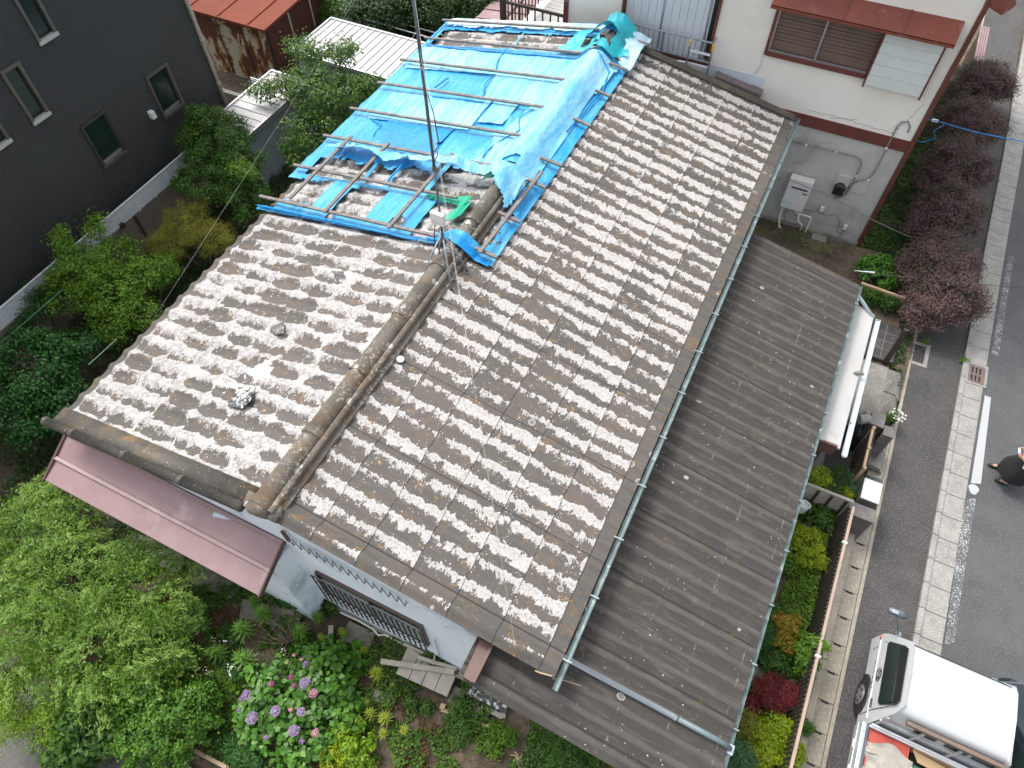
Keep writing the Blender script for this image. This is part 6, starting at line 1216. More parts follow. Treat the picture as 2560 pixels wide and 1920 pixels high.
sc2 = [('creeping_shrub', 'bright yellow-green shrub below the hydrangea', 'shrub', 'G', [(2150, 1600, .5, .3, .25, .3), (2200, 1520, .4, .25, .2, .2)], 2600, .06, 'yellow', .3), ('creeping_shrub', 'bushy green shrub at the bottom beside the lower roof', 'shrub', 'A', [(1430, 1530, .45, .38, .35, .3), (1350, 1600, .35, .3, .25, .25), (1480, 1600, .35, .3, .3, .25)], 6500, .05, 'mid', .3), ('creeping_shrub', 'bright green shrub between the hydrangea and the bottom edge', 'shrub', 'A', [(60, 1490, .5, .42, .35, .3), (30, 1400, .45, .3, .3, .3), (90, 1600, .4, .35, .3, .3)], 2600, .08, 'lime', .4),
       ('weed_clump', 'bushy green weeds left of the black sheet', 'plant', 'A', [(780, 1330, .3, .16, .3, .16), (790, 1420, .3, .16, .2, .14)], 1800, .05, 'mid', .6), ('weed_clump', 'green weeds beside the long narrow plank', 'plant', 'A', [(1050, 1430, .3, .28, .16, .14), (960, 1500, .25, .25, .2, .12)], 2000, .045, 'light', .6), ('weed_clump', 'weeds growing by the blue gable wall below the bars', 'plant', 'A', [(570, 910, .5, .10, .12, .2), (620, 945, .5, .12, .1, .15)], 900, .05, 'mid', .5), ('climbing_vine', 'dark green vine climbing the gable wall corner under the canopy', 'plant', 'G', [(1930, 480, .8, .22, .16, .3), (1900, 560, .5, .25, .18, .25)], 1900, .09, 'fern', .7), ('weed_clump', 'low weeds beneath the canopy edge near the gable wall', 'plant', 'G', [(1770, 530, .4, .25, .15, .15), (2130, 600, .3, .15, .1, .15)], 1500, .06, 'mid', .6),
       ('fern_clump', 'dark fern fronds left of the hydrangea', 'fern', 'G', [(1480, 1020, .35, .25, .2, .12), (1480, 800, .35, .25, .15, .12)], 900, .11, 'fern', .18), ('fern_clump', 'long fern fronds below the cypress at the bottom', 'fern', 'G', [(1500, 1530, .4, .42, .16, .1), (1620, 1560, .35, .3, .2, .12)], 1700, .09, 'fern', .22), ('weed_clump', 'white-flowered weeds above the ferns left of the hydrangea', 'plant', 'G', [(1390, 1070, .4, .28, .22, .18), (1480, 1110, .4, .15, .12, .12)], 1200, .05, 'light', .35), ('small_bush', 'small round green bush on the bare soil', 'plant', 'A', [(560, 1250, .3, .10, .1, .08), (455, 1215, .3, .1, .1, .08)], 700, .05, 'mid', .6),
       ('garden_shrub', 'bright yellow azalea-like shrub beneath the lower gutter by the screen', 'shrub', 'C', [(860, 1420, .8, .30, .25, .25), (930, 1455, .75, .2, .18, .18)], 1500, .075, 'yellow', .38), ('garden_shrub', 'soft feathery dark shrub between the steps and the screen', 'shrub', 'C', [(960, 1500, .6, .28, .35, .3), (1010, 1400, .5, .2, .2, .2)], 6000, .04, 'mid', .15), ('garden_shrub', 'blue-green shrub by the brown gate', 'shrub', 'C', [(1110, 1440, .6, .14, .18, .25), (1115, 1520, .6, .14, .14, .2)], 1300, .05, 'blue', .4), ('garden_shrub', 'light leaves at the gate end of the screen', 'shrub', 'C', [(1060, 1540, .6, .13, .14, .2)], 450, .08, 'yellow', .4), ('garden_shrub', 'leafy shrub at the near side of the slatted screen', 'shrub', 'R', [(900, 20, .5, .35, .3, .2), (780, -20, .5, .2, .2, .2)], 1700, .085, 'mid', .6),
       ('garden_shrub', 'golden fern-leaved shrub near the top of the side garden', 'shrub', 'R', [(830, 190, .7, .30, .35, .3), (850, 300, .6, .32, .25, .25), (730, 130, .5, .2, .25, .2)], 3600, .07, 'yellow', .22), ('garden_shrub', 'green leafy shrub below the golden one', 'shrub', 'R', [(690, 280, .5, .2, .3, .2), (740, 360, .4, .3, .2, .15)], 2600, .055, 'light', .35), ('garden_shrub', 'orange-tipped shrub in the middle of the side garden', 'shrub', 'R', [(690, 730, .7, .26, .22, .22), (690, 840, .65, .28, .22, .22)], 1500, .10, 'orange', .25), ('garden_shrub', 'fine-leaved green maple beside the lower gutter', 'shrub', 'R', [(520, 800, .7, .22, .3, .25), (600, 690, .55, .2, .2, .2)], 3800, .06, 'fern', .2), ('garden_shrub', 'nandina with long light leaves reaching over the top rail', 'shrub', 'R', [(830, 880, .9, .26, .2, .25), (800, 980, .8, .22, .22, .25), (900, 850, 1.2, .16, .1, .12)], 1100, .12, 'light', .3), ('garden_shrub', 'dense green shrub between the orange shrub and the red maple', 'shrub', 'R', [(620, 960, .5, .35, .25, .25), (680, 1040, .45, .2, .2, .2)], 4200, .045, 'mid', .5),
       ('red_maple', 'dark red and purple cutleaf maple in the side garden', 'tree', 'R', [(560, 1110, .8, .24, .2, .18), (600, 1200, .75, .24, .2, .18), (680, 1170, .8, .22, .2, .18), (460, 1240, .6, .18, .15, .15)], 6500, .07, 'red', .16), ('garden_shrub', 'yellow-green shrub with rosettes below the red maple', 'shrub', 'R', [(620, 1370, .7, .32, .25, .28), (560, 1470, .65, .3, .25, .25), (680, 1440, .6, .2, .2, .2)], 4200, .055, 'yellow', .4), ('garden_shrub', 'olive feathery shrub beside the lower gutter below the red maple', 'shrub', 'R', [(420, 1360, .6, .25, .3, .25), (380, 1180, .45, .2, .25, .2)], 4500, .045, 'olive', .2), ('garden_shrub', 'blue-green conifer at the bottom by the lower gutter', 'shrub', 'R', [(340, 1560, .8, .32, .3, .35), (400, 1640, .7, .3, .25, .3), (290, 1480, .6, .2, .2, .2)], 6500, .06, 'blue', .16), ('garden_shrub', 'yellow-green leafy shrub at the bottom of the side garden', 'shrub', 'R', [(560, 1590, .6, .35, .25, .25), (700, 1560, .5, .25, .25, .2)], 3300, .06, 'yellow', .4), ('weed_clump', 'small green plant growing through the fence on the drain lids', 'plant', 'R', [(815, 1390, .35, .12, .12, .12)], 500, .05, 'mid', .4),
       ('garden_shrub', 'bright green leafy plant beyond the far corner of the lower roof', 'shrub', 'C', [(1230, 80, .6, .38, .35, .25), (1330, 150, .5, .3, .35, .25), (1300, 60, .5, .35, .3, .25)], 2200, .12, 'hyd', .6), ('garden_shrub', 'dark leafy plant below the timber rail by the purple shrub', 'shrub', 'C', [(1230, 260, .4, .3, .3, .2), (1350, 300, .4, .3, .25, .2)], 2300, .07, 'mid', .5), ('weed_tuft', 'green weed tuft at the kerb beside the slotted drain', 'plant', 'C', [(1825, 668, .06, .10, .06, .05)], 220, .05, 'light', .3), ('weed_tuft', 'weed tuft at the foot of the dark gate post', 'plant', 'C', [(1340, 700, .1, .14, .08, .06)], 260, .05, 'light', .4), ('weed_tuft', 'weed tuft at the corner of the square grate', 'plant', 'C', [(1575, 550, .08, .08, .05, .05)], 160, .05, 'light', .4)]
for nm_, lab, cat, s, bl, n, sz, mt_, asp in sc2:
    if n > 2500: n = int(n * .62); sz *= 1.3
    plant(nm_, lab, cat, blobs2(s, bl), n, sz, F[mt_], asp, K=max(10, n // 38), rc=.05, shell=.72, r0=.014, trunk=nm_ not in ('weed_tuft',), inner=.2)
# red maple also carries purple inner leaves; daisies in the pot
o = [x for x in S.objects if x.name == 'red_maple'][0]; c, nn = crown_points(blobs2('R', [(640, 1150, .72, .26, .2, .15), (700, 1180, .7, .2, .18, .14)]), 2600, 50, .06); v, q = leaf_quads(c, nn, np.full(len(c), .06), .16); fastmesh('purple_leaves', v, q, F['purple'], o)
fl = thing('daisy_plant', 'white daisies growing from the dark pot between the gate pillars', 'flowers', (fp.x, fp.y, .3)); c, nn = crown_points([(fp.x, fp.y, .42, .13, .15, .12)], 700, 20, .05); v, q = leaf_quads(c, nn, np.full(len(c), .05), .4); fastmesh('leaves', v, q, F['mid'], fl)
for k in range(26):
    a = k * 2.4; r = .1 + .09 * (k % 5) / 4; c0 = np.array([fp.x + r * math.cos(a) + .08, fp.y + r * math.sin(a) * .9 + .01, .50 + .03 * (k % 3)]); pts = np.stack([c0 + np.array([math.cos(t), math.sin(t), 0]) * .016 for t in np.linspace(0, 5.3, 6)]); v, q = leaf_quads(pts, np.tile([0, 0, 1.], (6, 1)), np.full(6, .034), .55, .02); fastmesh('flower', v, q, M['bright_paint'], fl)
# tiny white weeds flowers and bare twigs
for s, pts_, lab in (('G', [(1330, 1025), (1345, 1040), (1370, 830), (1440, 830), (1330, 1090), (1470, 1000), (1480, 1040), (1820, 890), (1790, 960), (1500, 1000), (1310, 1100)], 'scattered tiny white flowers among the weeds left of the hydrangea'),):
    CC = []
    for x, y in pts_: p_ = P(s, x, y, z=.6); CC.append(np.array(p_) + RNG.normal(size=(6, 3)) * .035)
    c = np.concatenate(CC); v, q = leaf_quads(c, np.tile([0, 0, 1.], (len(c), 1)), np.full(len(c), .03), .9, .03); tag(fastmesh('weed_flowers', v, q, M['bright_paint'], loc=tuple(c[0])), lab, 'flowers', kind='stuff')
m = MB()
for k in range(26):
    p0 = P('G', 1860, 800, z=.35) + Vector((random.uniform(-.1, .1), random.uniform(-.1, .1), 0)); a = k * .37 + 2; L = random.uniform(.3, .75); pts_ = [p0 + Vector((math.cos(a + .35 * math.sin(j)) * L * j / 4, math.sin(a + .3 * math.sin(j * 1.3)) * L * .7 * j / 4, .12 * math.sin(j * .8) + .05 * j / 4)) for j in range(5)]; m.tube(pts_, [.012, .009, .007, .005, .003], 5)
tag(m.build('dead_branches', simple('dry_twig', (.2, .15, .11), (.13, .1, .075), 6, .9), loc=tuple(P('G', 1860, 800, z=.3))), 'tangle of dead branches between the lilies', 'branches')
m = MB()
for k in range(14):
    p0 = P('A', 690, 1370, z=.25); a = k * .5; L = random.uniform(.12, .3); m.tube([p0, p0 + Vector((math.cos(a) * L * .5, math.sin(a) * L * .5, .06)), p0 + Vector((math.cos(a + .3) * L, math.sin(a + .3) * L, .04))], [.007, .005, .003], 4)
tag(m.build('dead_branches', M['bark'], loc=tuple(P('A', 690, 1370, z=.25))), 'dry twigs on the bare soil below the boards', 'branches')
p0 = P('A', 1140, 1590, z=.25); m = MB()
for a in (0, .8, 1.9, 2.6, 4, 5): m.tube([p0 - Vector((math.cos(a) * .02, 0, 0)), p0 + Vector((math.cos(a) * .08, math.sin(a) * .07, .05)), p0 + Vector((math.cos(a + .5) * .14, math.sin(a + .5) * .13, .02))], [.018, .012, .006], 6)
tag(m.build('tree_stump', M['wood_tan'], loc=tuple(p0)), 'small broken tan root on the ground at the bottom', 'root')
# purple hedge of separate shrubs
hp = [(2125, 170, 1.2, .65, 'farthest purple shrub of the hedge by the pink panel'), (2095, 260, 1.25, .72, 'second farthest purple shrub of the hedge'), (2070, 350, 1.25, .75, 'middle purple shrub of the hedge'), (2050, 450, 1.25, .75, 'second nearest purple shrub of the hedge'), (2035, 560, 1.2, .75, 'purple shrub next to the nearest big one'), (2045, 635, 1.1, .78, 'nearest big purple shrub hanging over the pavement')]
for k, (x, y, z, r, lab) in enumerate(hp):
    plant('purple_shrub', lab, 'shrub', blobs([(x, y, z, r * 1.12, r * 1.2, r * .85), (x + 35, y + 20, z - .3, r * .7, r * .9, r * .6), (x - 45, y + 25, z - .3, r * .75, r * .9, r * .6)]), 18000, .066, F['purple'], .42, K=170, rc=.10, shell=.7, group='purple shrubs of the hedge', extra=('green_shoots', F['dark'], 1900, .05, .5, .5))
# ---------------------------------------------------------------- small white truck parked facing up the road
M['truck_white'] = simple('white_vehicle_paint', (.56, .575, .59), (.53, .545, .56), .8, .35, spec=.6); M['truck_grey'] = simple('silver_grey_panel', (.46, .49, .49), (.38, .41, .41), 2, .35, .2, stain=(.3, .31, .3), stscale=4, stlo=.6)
M['red_steel'] = simple('scratched_red_steel', (.50, .085, .06), (.36, .07, .055), 3, .5, stain=(.42, .33, .33), stscale=5, stlo=.55, sthi=.7); M['canvas'] = simple('dirty_canvas', (.38, .355, .31), (.31, .29, .25), 3, .9, stain=(.24, .22, .19), stscale=4, bump=.5, bscale=14)
M['card'] = simple('cardboard', (.42, .29, .16), (.36, .25, .14), 3, .8); M['green_box'] = simple('green_plastic', (.05, .16, .10), (.04, .12, .08), 4, .5)
tk = thing('parked_truck', 'small white flatbed truck parked on the pavement with rubbish in its bed', 'truck', (5.63, 5.0, 0))
XC = 5.63
def hw(z): return .985 if z < .92 else .985 - (z - .92) / 1.08 * .115
def cab_mesh():
    out = [(4.84, .42), (4.80, .92), (4.86, 1.86), (4.98, 1.985), (5.5, 2.02), (5.92, 2.0), (6.06, 1.92), (6.38, 1.18), (6.46, .92), (6.52, .36)]; m = MB(); n = len(out)
    V_ = [(XC + s * hw(z) * (1 if z < 1.9 else .965), y, z) for s in (-1, 1) for y, z in out]; F_ = [(i, i + 1, n + i + 1, n + i) for i in range(n - 1)] + [(n - 1, 0, n, 2 * n - 1)]
    lo = [0, 1, 8, 9]; hi = [1, 2, 3, 4, 5, 6, 7, 8]; F_ += [tuple(lo), tuple(hi), tuple(n + i for i in lo[::-1]), tuple(n + i for i in hi[::-1])]; m.add(V_, [f[::-1] for f in F_]); return m
cab = cab_mesh().build('cab', M['truck_white'], tk, bevel=.055, seg=4)
cab.data.polygons.foreach_set('use_smooth', [True] * len(cab.data.polygons)); wnm = cab.modifiers.new('wn', 'WEIGHTED_NORMAL')
g = MB()
for k in range(7): x = 4.98 + k * .215; g.bar((x, 5.0, 1.992), (x, 5.5, 2.024), .03, .016).bar((x, 5.5, 2.024), (x, 5.9, 2.005), .03, .016)
g.build('roof_rib', M['truck_white'], cab, bevel=.005)
def side(y, z, off=.004, s=-1): return (XC + s * (hw(z) + off), y, z)
win = [(6.23, 1.16), (6.24, 1.24), (6.02, 1.80), (5.96, 1.84), (5.06, 1.84), (5.02, 1.78), (5.08, 1.24), (5.14, 1.18)]
for s in (-1, 1):
    def grow(p, f): cy, cz = 5.62, 1.5; return (cy + (p[0] - cy) * f, cz + (p[1] - cz) * f)
    fr_ = MB().slab([side(*grow(p, 1.05), .002, s) for p in win], (-s * -.006, 0, 0)).build('side_window', M['black'], tk); MB().slab([side(*p, .010, s) for p in win], (s * .004, 0, 0)).build('pane', M['glass_dark'], fr_)
    MB().slab([side(6.04, 1.80, .02, s), side(5.98, 1.90, .0, s), side(5.02, 1.90, .0, s), side(4.98, 1.76, .03, s), side(5.05, 1.74, .05, s), side(5.95, 1.74, .05, s)], (s * .008, 0, 0)).build('rain_visor', M['black'], tk)
    MB().bar(side(4.86, .84, .008, s), side(6.40, .84, .008, s), .024, .03).build('side_trim', M['truck_white'], tk, bevel=.008)
    dr = MB().bar(side(5.0, .46, .004, s), side(5.0, .9, .004, s), .01, .01, (0, 1, 0)).bar(side(5.0, .92, .004, s), side(4.97, 1.85, .004, s), .01, .01, (0, 1, 0)).bar(side(6.3, .5, .004, s), side(6.3, 1.1, .004, s), .01, .01, (0, 1, 0)).build('door_gap', M['black_frame'], tk); MB().obox(side(5.13, .93, .012, s), .03, .17, .05).build('door_handle', M['glass_dark'], tk, bevel=.012)
    # wheel and arch
    wx = XC + s * 1.0; MB().tube([(XC + s * .9, 5.42, .34), (XC + s * .992, 5.42, .34)], .365, 28).build('wheel_well', M['black'], tk)
    wh = MB().tube([(wx - s * .18, 5.42, .3), (wx - s * .01, 5.42, .3), (wx, 5.42, .3)], [.30, .30, .27], 24).build('wheel', M['black'], tk); MB().tube([(wx - s * .1, 5.42, .3), (wx + s * .012, 5.42, .3), (wx + s * .03, 5.42, .3)], [.20, .195, .09], 20).build('hubcap', M['alu'], wh)
    m = MB()
    for k in range(6): a = k * math.pi / 3; m.tube([(wx + s * .018, 5.42 + .13 * math.cos(a), .3 + .13 * math.sin(a)), (wx + s * .03, 5.42 + .13 * math.cos(a), .3 + .13 * math.sin(a))], .028, 8)
    m.build('hub_holes', M['black'], wh)
    m = MB(); pts = [(XC + s * .99, 5.42 + .375 * math.cos(t), .34 + .375 * math.sin(t)) for t in np.linspace(-.1, math.pi + .1, 22)]; m.tube(pts, .03, 8); m.build('wheel_arch', M['black_frame'], tk)
    wh2 = MB().tube([(wx - s * .2, 2.9, .3), (wx - s * .01, 2.9, .3), (wx, 2.9, .3)], [.30, .30, .27], 24).build('wheel', M['black'], tk)
    # mirrors on long arms
    if s < 0: a0, a1, a2, hc = Vector((4.80, 6.50, 1.15)), Vector((4.62, 6.52, 1.55)), Vector((4.46, 6.52, 1.86)), Vector((4.46, 6.53, 1.9))
    else: a0, a1, a2, hc = Vector((6.50, 6.40, 1.15)), Vector((6.62, 6.35, 1.5)), Vector((6.78, 6.32, 1.84)), Vector((6.82, 6.3, 1.88))
    mi = MB().tube([a0, a1, a2], .016, 8).obox(a0, .09, .09, .07).build('mirror_arm', M['steel'], tk, smooth=False)
    m = MB(); m.tube([hc + Vector((-.16, .0, 0)), hc + Vector((-.12, .0, .0)), hc + Vector((.1, .01, 0)), hc + Vector((.17, -.03, 0))], [.025, .065, .07, .02], 12); m.build('mirror_head', M['mast'], mi, smooth=True); MB().obox(hc + Vector((-.04, -.02, .06)), .1, .07, .02).build('mirror_glass', M['alu'], mi, bevel=.006)
# windscreen, lamps, bumper
f_ = Vector((0, 1, .43)).normalized()
MB().slab([(4.82, 6.085, 1.875), (6.44, 6.085, 1.875), (6.52, 6.375, 1.20), (4.74, 6.375, 1.20)], (0, .012, .006)).build('windscreen', M['glass_dark'], tk)
MB().bar((4.8, 6.39, 1.17), (6.46, 6.39, 1.17), .05, .04).build('cowl', M['black_frame'], tk); MB().tube([(5.0, 6.41, 1.2), (5.6, 6.30, 1.45)], .008, 5).build('wiper', M['black'], tk)
for s in (-1, 1): MB().obox((XC + s * .82, 6.51, .66), .26, .05, .2).build('headlight', M['alu_white'], tk, bevel=.02); MB().obox((XC + s * .96, 6.47, .80), .08, .08, .10).build('indicator', simple('indicator_' + ('left' if s < 0 else 'right'), (.5, .12, .06), (.4, .1, .05), 3, .3), tk, bevel=.02)
MB().box(4.66, 6.60, 6.46, 6.58, .28, .48).build('bumper', M['black_frame'], tk, bevel=.03)
# emblem and lettering on the door
m = MB(); pts = [side(5.66 + .125 * math.cos(t), 1.02 + .085 * math.sin(t), .012) for t in np.linspace(0, 2 * math.pi, 25)]; m.tube(pts, .007, 5, caps=False)
for pl in ([(5.74, .99), (5.71, 1.06), (5.68, 1.0), (5.66, 1.06)], [(5.65, .98), (5.62, 1.06), (5.60, .99), (5.62, .98)], [(5.59, 1.05), (5.57, .99), (5.61, .985)], [(5.73, 1.06), (5.70, 1.08)]): m.tube([side(a, b_, .012) for a, b_ in pl], .007, 5)
m.build('door_emblem', M['black'], tk)
try:
    cu = bpy.data.curves.new('lettering', 'FONT'); cu.body = 'H L V A R T'; cu.size = .10; cu.extrude = .002; cu.space_character = 1.1; ob = bpy.data.objects.new('lettering', cu); COL.objects.link(ob)
    dg_ = bpy.context.evaluated_depsgraph_get(); me = bpy.data.meshes.new_from_object(ob.evaluated_get(dg_)); bpy.data.objects.remove(ob); me.materials.clear(); me.materials.append(M['black'])
    ob = bpy.data.objects.new('door_lettering', me); COL.objects.link(ob); ob.parent = tk; LOC['door_lettering'] = LOC[tk.name]
    ob.matrix_local = Matrix(((0, 0, -1, XC - .985 - .03 - XC), (-1, 0, 0, 5.96 - 5.0), (0, 1, 0, .805), (0, 0, 0, 1)))
except Exception as e_: print('lettering', e_)
# bed: chassis, drop sides, headboard frame
MB().box(4.70, 6.56, 2.0, 4.72, .58, .68).box(5.0, 6.2, 2.0, 5.0, .35, .58).build('bed_floor', M['black_frame'], tk)
MB().box(4.54, 4.62, 2.0, 4.74, .62, 1.0).box(4.515, 4.54, 2.0, 4.74, .78, .86).build('drop_side', M['truck_grey'], tk, bevel=.01); MB().box(6.60, 6.68, 2.0, 4.74, .62, 1.0).build('drop_side', M['truck_grey'], tk, bevel=.01)
MB().box(4.625, 4.66, 2.0, 4.74, .62, 1.0).build('side_lining', simple('blue_grey_lining', (.10, .115, .14), (.08, .09, .11), 4, .5), tk)
MB().obox((4.505, 4.35, .82), .02, .16, .06).build('side_latch', M['truck_white'], tk, bevel=.01); MB().obox((4.505, 3.9, .82), .02, .16, .06).build('side_latch', M['truck_white'], tk, bevel=.01)
MB().box(4.66, 6.60, 4.70, 4.735, .7, 1.12).box(4.66, 6.60, 4.68, 4.70, 1.0, 1.05).build('headboard', M['alu_white'], tk, bevel=.006)
g = MB(); g.bar((4.68, 4.76, 1.36), (6.6, 4.76, 1.36), .04, .05)
for x in (4.72, 5.3, 5.9, 6.5): g.bar((x, 4.76, .7), (x, 4.76, 1.62), .045, .03, (0, 1, 0))
g.build('guard_frame', M['truck_grey'], tk, bevel=.004); MB().bar((4.98, 4.79, 1.70), (6.62, 4.79, 1.70), .07, .09).build('guard_timber', simple('brown_guard_timber', (.2, .14, .11), (.15, .11, .09), 4, .8), tk, bevel=.006)
for x in (5.22, 5.72, 6.15): MB().box(x, x + .34, 4.80, 4.815, 1.38, 1.52).build('rear_window', M['glass_dark'], tk)
def cargo(name, label, cat, mb, mat, bevel=.006, smooth=False): return tag(mb.build(name, M[mat], loc=tuple(Vector(mb.v[0])), bevel=bevel, smooth=smooth), label, cat, 'load in the truck bed')
m = MB(); m.slab([(4.70, 4.68, .92), (5.36, 4.68, .92), (5.36, 4.36, .92), (4.70, 4.36, .92)][::-1], (0, 0, .02)); m.box(4.70, 5.36, 4.665, 4.685, .9, .97); m.box(4.69, 4.71, 3.4, 4.68, .72, .97); m.box(5.35, 5.37, 4.3, 4.68, .72, .97); cargo('red_steel_box', 'scratched red steel tray in the truck bed behind the cab', 'tray', m, 'red_steel')
xs, ys = np.linspace(4.66, 5.44, 34), np.linspace(3.3, 4.5, 44); X_, Y_ = np.meshgrid(xs, ys); Z_ = np.array([[.98 + .08 * noise.noise(Vector((a * 3.2, b_ * 4.5, 1))) + .035 * (1 - abs(noise.noise(Vector((a * 2 + b_ * 2.5, b_ * 4, 6)))) * 2.4) - .25 * max(0, (abs(a - 5.05) - .3)) for a in xs] for b_ in ys]); Y_ = Y_ + .06 * np.sin(X_ * 9) * (Y_ > 4.3)
I, J = np.meshgrid(np.arange(33), np.arange(43)); a = (J * 34 + I).ravel(); tag(fastmesh('canvas_sheet', np.stack([X_, Y_, Z_], -1).reshape(-1, 3), np.stack([a, a + 1, a + 35, a + 34], 1), M['canvas'], loc=(4.66, 3.3, .9), smooth=True), 'crumpled grey-beige canvas heaped in the truck bed', 'canvas', 'load in the truck bed')
m = MB(); m.slab([(5.42, 4.66, .95), (6.12, 4.60, .95), (6.2, 4.42, 1.02), (5.5, 4.46, 1.02)][::-1], (0, 0, .02)); m.slab([(5.42, 4.68, 1.0), (6.3, 4.68, 1.0), (6.3, 4.66, .8), (5.42, 4.66, .8)], (0, -.01, 0)); cargo('cardboard_box', 'opened brown cardboard box lying in the truck bed', 'box', m, 'card')
cargo('green_crate', 'green plastic crate beneath the cardboard in the truck bed', 'crate', MB().box(5.42, 6.1, 4.2, 4.44, .7, .92), 'green_box', .02)
cargo('small_carton', 'small tan carton between the crate and the canvas', 'carton', MB().obox((5.58, 4.2, 1.0), .15, .13, .12, Matrix.Rotation(.4, 3, 'Z')), 'card')
cargo('power_tool', 'yellow and black power tool in the truck bed', 'tool', MB().obox((5.66, 4.06, .98), .2, .06, .08, Matrix.Rotation(.5, 3, 'Z')).obox((5.62, 4.0, .94), .06, .05, .16), 'yellow', .01)
cargo('white_bag', 'white plastic bag beside the yellow power tool', 'bag', MB().tube([(5.84, 4.0, .85), (5.84, 4.02, .93), (5.85, 4.02, 1.02), (5.86, 4.02, 1.05)], [.08, .11, .08, .02], 10), 'bright_paint', 0, True)
cargo('white_canister', 'small white canister at the corner of the red tray', 'canister', MB().tube([(5.44, 4.3, .85), (5.44, 4.3, 1.02)], .045, 12), 'pvc_white', .004)
cargo('round_tub', 'round cream tub near the right side of the truck bed', 'tub', MB().tube([(6.0, 4.02, .75), (6.0, 4.02, .95), (6.0, 4.02, .96)], [.10, .12, .09], 16), 'pvc_white', 0)
cargo('dark_rag', 'dark bundled rag under the green crate edge', 'rag', MB().tube([(5.5, 4.0, .82), (5.62, 4.1, .86), (5.8, 4.16, .84)], [.05, .09, .05], 8), 'black_frame', 0, True)
# a dark car just beyond the truck, only its flank in view
dc = thing('dark_car', 'dark car passing on the road to the right of the white truck', 'car', (7.7, 5.0, 0))
out = [(3.2, .45), (3.15, .85), (3.7, .95), (4.1, 1.38), (5.3, 1.42), (6.0, 1.0), (6.75, .85), (6.85, .45)]; n = len(out)
def chw(z): return .82 if z < .9 else .82 - (z - .9) * .42
V_ = [(7.7 + s * chw(z), y, z) for s in (-1, 1) for y, z in out]; F_ = [(i, (i + 1) % n, n + (i + 1) % n, n + i) for i in range(n)] + [tuple(range(n))[::-1], tuple(range(n, 2 * n))]
MB().add(V_, [f[::-1] for f in F_]).build('body', simple('dark_blue_car_paint', (.012, .02, .026), (.015, .024, .03), 2, .15, spec=.7), dc, bevel=.06, seg=3)
MB().slab([(7.7 - chw(1.0) - .004, 4.0, 1.0), (7.7 - chw(1.3) - .004, 4.25, 1.3), (7.7 - chw(1.3) - .004, 5.2, 1.3), (7.7 - chw(1.0) - .004, 5.75, 1.0)], (.004, 0, 0)).build('side_window', M['glass_dark'], dc); MB().obox((6.83, 5.7, .98), .16, .1, .1).build('mirror', M['alu_white'], dc, bevel=.02)
for s in (-1, 1):
    for y in (3.9, 6.05): wq = MB().tube([(7.7 + s * .64, y, .32), (7.7 + s * .82, y, .32)], .31, 20).build('wheel', M['black'], dc); MB().tube([(7.7 + s * .7, y, .32), (7.7 + s * .83, y, .32)], .18, 14).build('rim', M['alu'], wq)
# ---------------------------------------------------------------- the person with a phone at the right edge
M['skin'] = simple('skin', (.55, .30, .21), (.50, .27, .19), 6, .5); M['hair'] = simple('black_hair', (.015, .012, .01), (.025, .02, .016), 20, .5); M['cloth_black'] = simple('black_cloth', (.008, .009, .010), (.012, .013, .014), 6, .9)
pr = thing('person', 'person in a long black dress holding a phone beside the white road line', 'person', (6.87, 11.76, 0))
PX, PY = 6.88, 11.74
joints = {}; edges = []
def J(n_, p_, r, par=None):
    joints[n_] = (len(joints), p_, r);
    if par: edges.append((joints[par][0], joints[n_][0]))
J('pelvis', (PX, PY, .93), .13); J('waist', (PX, PY, 1.06), .11, 'pelvis'); J('chest', (PX, PY, 1.26), .13, 'waist'); J('neck0', (PX - .01, PY, 1.39), .06, 'chest'); J('neck', (PX - .03, PY, 1.45), .05, 'neck0'); J('head0', (PX - .06, PY, 1.50), .075, 'neck'); J('head1', (PX - .07, PY, 1.57), .085, 'head0'); J('head2', (PX - .06, PY, 1.64), .06, 'head1'); J('nose', (PX - .165, PY, 1.535), .012, 'head1')
for s, nm_, fx, fy in ((1, 'r', 6.66, 12.0), (-1, 'l', 6.84, 11.64)):
    J('hip' + nm_, (PX, PY + s * .09, .88), .09, 'pelvis'); J('knee' + nm_, ((PX + fx) / 2 - .02, (PY + s * .09 + fy) / 2, .50), .06, 'hip' + nm_); J('ankle' + nm_, (fx, fy, .11), .036, 'knee' + nm_); J('toe' + nm_, (fx - .16, fy, .05), .03, 'ankle' + nm_)
    J('sh' + nm_, (PX, PY + s * .17, 1.33), .055, 'chest'); J('el' + nm_, (PX - .04, PY + s * .24, 1.08), .04, 'sh' + nm_); wy = PY - .12 + s * .13; J('wr' + nm_, (PX - .25, wy + s * .02, 1.24), .027, 'el' + nm_); J('palm' + nm_, (PX - .315, wy, 1.28), .032, 'wr' + nm_)
    for k, (dz, L) in enumerate(((.035, .07), (.012, .08), (-.012, .075), (-.034, .06))):
        J('f%d%s' % (k, nm_), (PX - .345, wy - s * .012, 1.285 + dz), .0105, 'palm' + nm_); J('g%d%s' % (k, nm_), (PX - .345 - L * .55, wy - s * .035, 1.29 + dz), .0095, 'f%d%s' % (k, nm_)); J('h%d%s' % (k, nm_), (PX - .345 - L * .6, wy - s * .065, 1.292 + dz), .008, 'g%d%s' % (k, nm_))
    J('t0' + nm_, (PX - .30, wy - s * .035, 1.315), .013, 'palm' + nm_); J('t1' + nm_, (PX - .33, wy - s * .07, 1.325), .010, 't0' + nm_)
me = bpy.data.meshes.new('body'); me.from_pydata([tuple(Vector(v_[1]) - LOC[pr.name]) for v_ in joints.values()], edges, []); me.materials.append(M['skin']); bo = bpy.data.objects.new('body', me); COL.objects.link(bo); bo.parent = pr; LOC['body'] = LOC[pr.name]
sk_ = bo.modifiers.new('skin', 'SKIN'); 
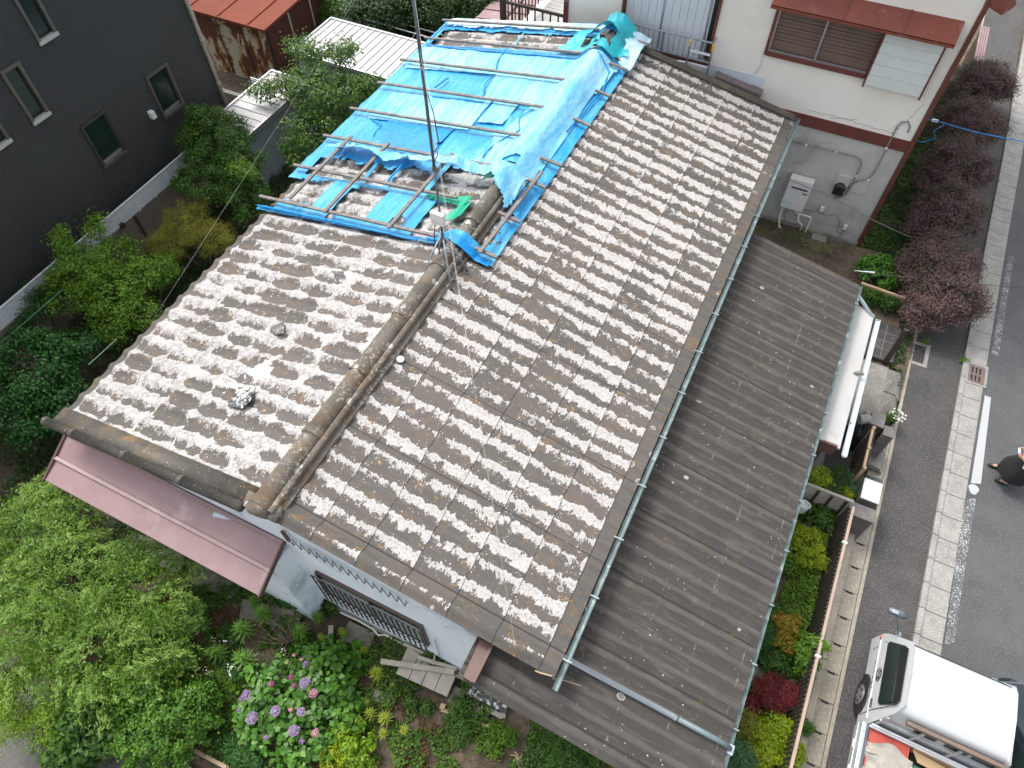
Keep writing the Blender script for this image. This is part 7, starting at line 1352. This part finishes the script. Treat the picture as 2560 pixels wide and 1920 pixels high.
for i, (_, p_, r) in enumerate(joints.values()): me.skin_vertices[0].data[i].radius = (r, r)
me.skin_vertices[0].data[0].use_root = True; sb = bo.modifiers.new('sub', 'SUBSURF'); sb.levels = 1; sb.render_levels = 2
def loft(rings, n=28): 
    m = MB(); 
    for (x, y, z, rx, ry, am) in rings:
        for k in range(n): a = 2 * math.pi * k / n; f = 1 + am * math.sin(6 * a + z * 3); m.v.append((x + rx * f * math.cos(a), y + ry * f * math.sin(a), z))
    for j in range(len(rings) - 1):
        for k in range(n): m.f.append((j * n + k, j * n + (k + 1) % n, (j + 1) * n + (k + 1) % n, (j + 1) * n + k))
    return m
loft([(PX - .04, PY + .03, .36, .33, .36, .06), (PX - .04, PY + .03, .42, .335, .36, .06), (PX - .03, PY + .02, .6, .29, .32, .05), (PX - .01, PY, .85, .20, .24, .03), (PX, PY, 1.0, .15, .19, 0), (PX, PY, 1.08, .145, .18, 0), (PX - .01, PY, 1.22, .155, .21, 0), (PX, PY, 1.33, .13, .215, 0), (PX - .01, PY, 1.385, .10, .15, 0), (PX - .01, PY, 1.41, .06, .075, 0)]).build('dress', M['cloth_black'], pr, smooth=True)
for s in (-1, 1): MB().tube([(PX, PY + s * .13, 1.34), (PX, PY + s * .20, 1.30), (PX - .03, PY + s * .235, 1.17), (PX - .045, PY + s * .245, 1.08)], [.07, .075, .06, .055], 12).build('sleeve', M['cloth_black'], pr, smooth=True)
for fx, fy in ((6.66, 12.0), (6.84, 11.64)):
    m = MB(); m.tube([(fx + .06, fy, .05), (fx + .03, fy, .055), (fx - .08, fy, .05), (fx - .16, fy, .045), (fx - .21, fy, .04)], [.03, .048, .045, .045, .022], 12); m.build('shoe', M['black'], pr, smooth=True); MB().tube([(fx, fy, .09), (fx, fy, .17)], [.042, .045], 12).build('sock', M['bright_paint'], pr)
m = MB()
for j in range(7):
    ph = math.pi * .62 * j / 6
    for k in range(16): a = 2 * math.pi * k / 16; m.v.append((PX - .045 + .108 * math.sin(ph) * math.cos(a) + .02 * math.sin(ph), PY + .10 * math.sin(ph) * math.sin(a), 1.60 + .115 * math.cos(ph) - (.05 if math.cos(a) > 0 and j > 4 else 0)))
for j in range(6):
    for k in range(16): m.f.append((j * 16 + k, (j + 1) * 16 + k, (j + 1) * 16 + (k + 1) % 16, j * 16 + (k + 1) % 16))
m.build('hair', M['hair'], pr, smooth=True)
for s in (-1, 1): MB().obox((PX - .148, PY + s * .032, 1.575), .01, .022, .01).build('eye', M['black'], pr)
MB().obox((PX - .15, PY, 1.50), .01, .04, .008).build('mouth', M['red_steel'], pr)
ph_ = MB().obox((PX - .40, PY - .12, 1.31), .075, .15, .009, Matrix.Rotation(.5, 3, 'Y')).build('smartphone', M['alu_white'], None, loc=(PX - .40, PY - .12, 1.31), bevel=.004); tag(ph_, 'pale smartphone held in both hands by the person in black', 'phone')
bd = MB().obox((PX - .17, PY - .30, 1.08), .012, .10, .07, Matrix.Rotation(.7, 3, 'X')).build('name_badge', M['bright_paint'], pr); MB().obox((PX - .178, PY - .30, 1.085), .006, .05, .03, Matrix.Rotation(.7, 3, 'X')).build('badge_mark', M['yellow'], bd)
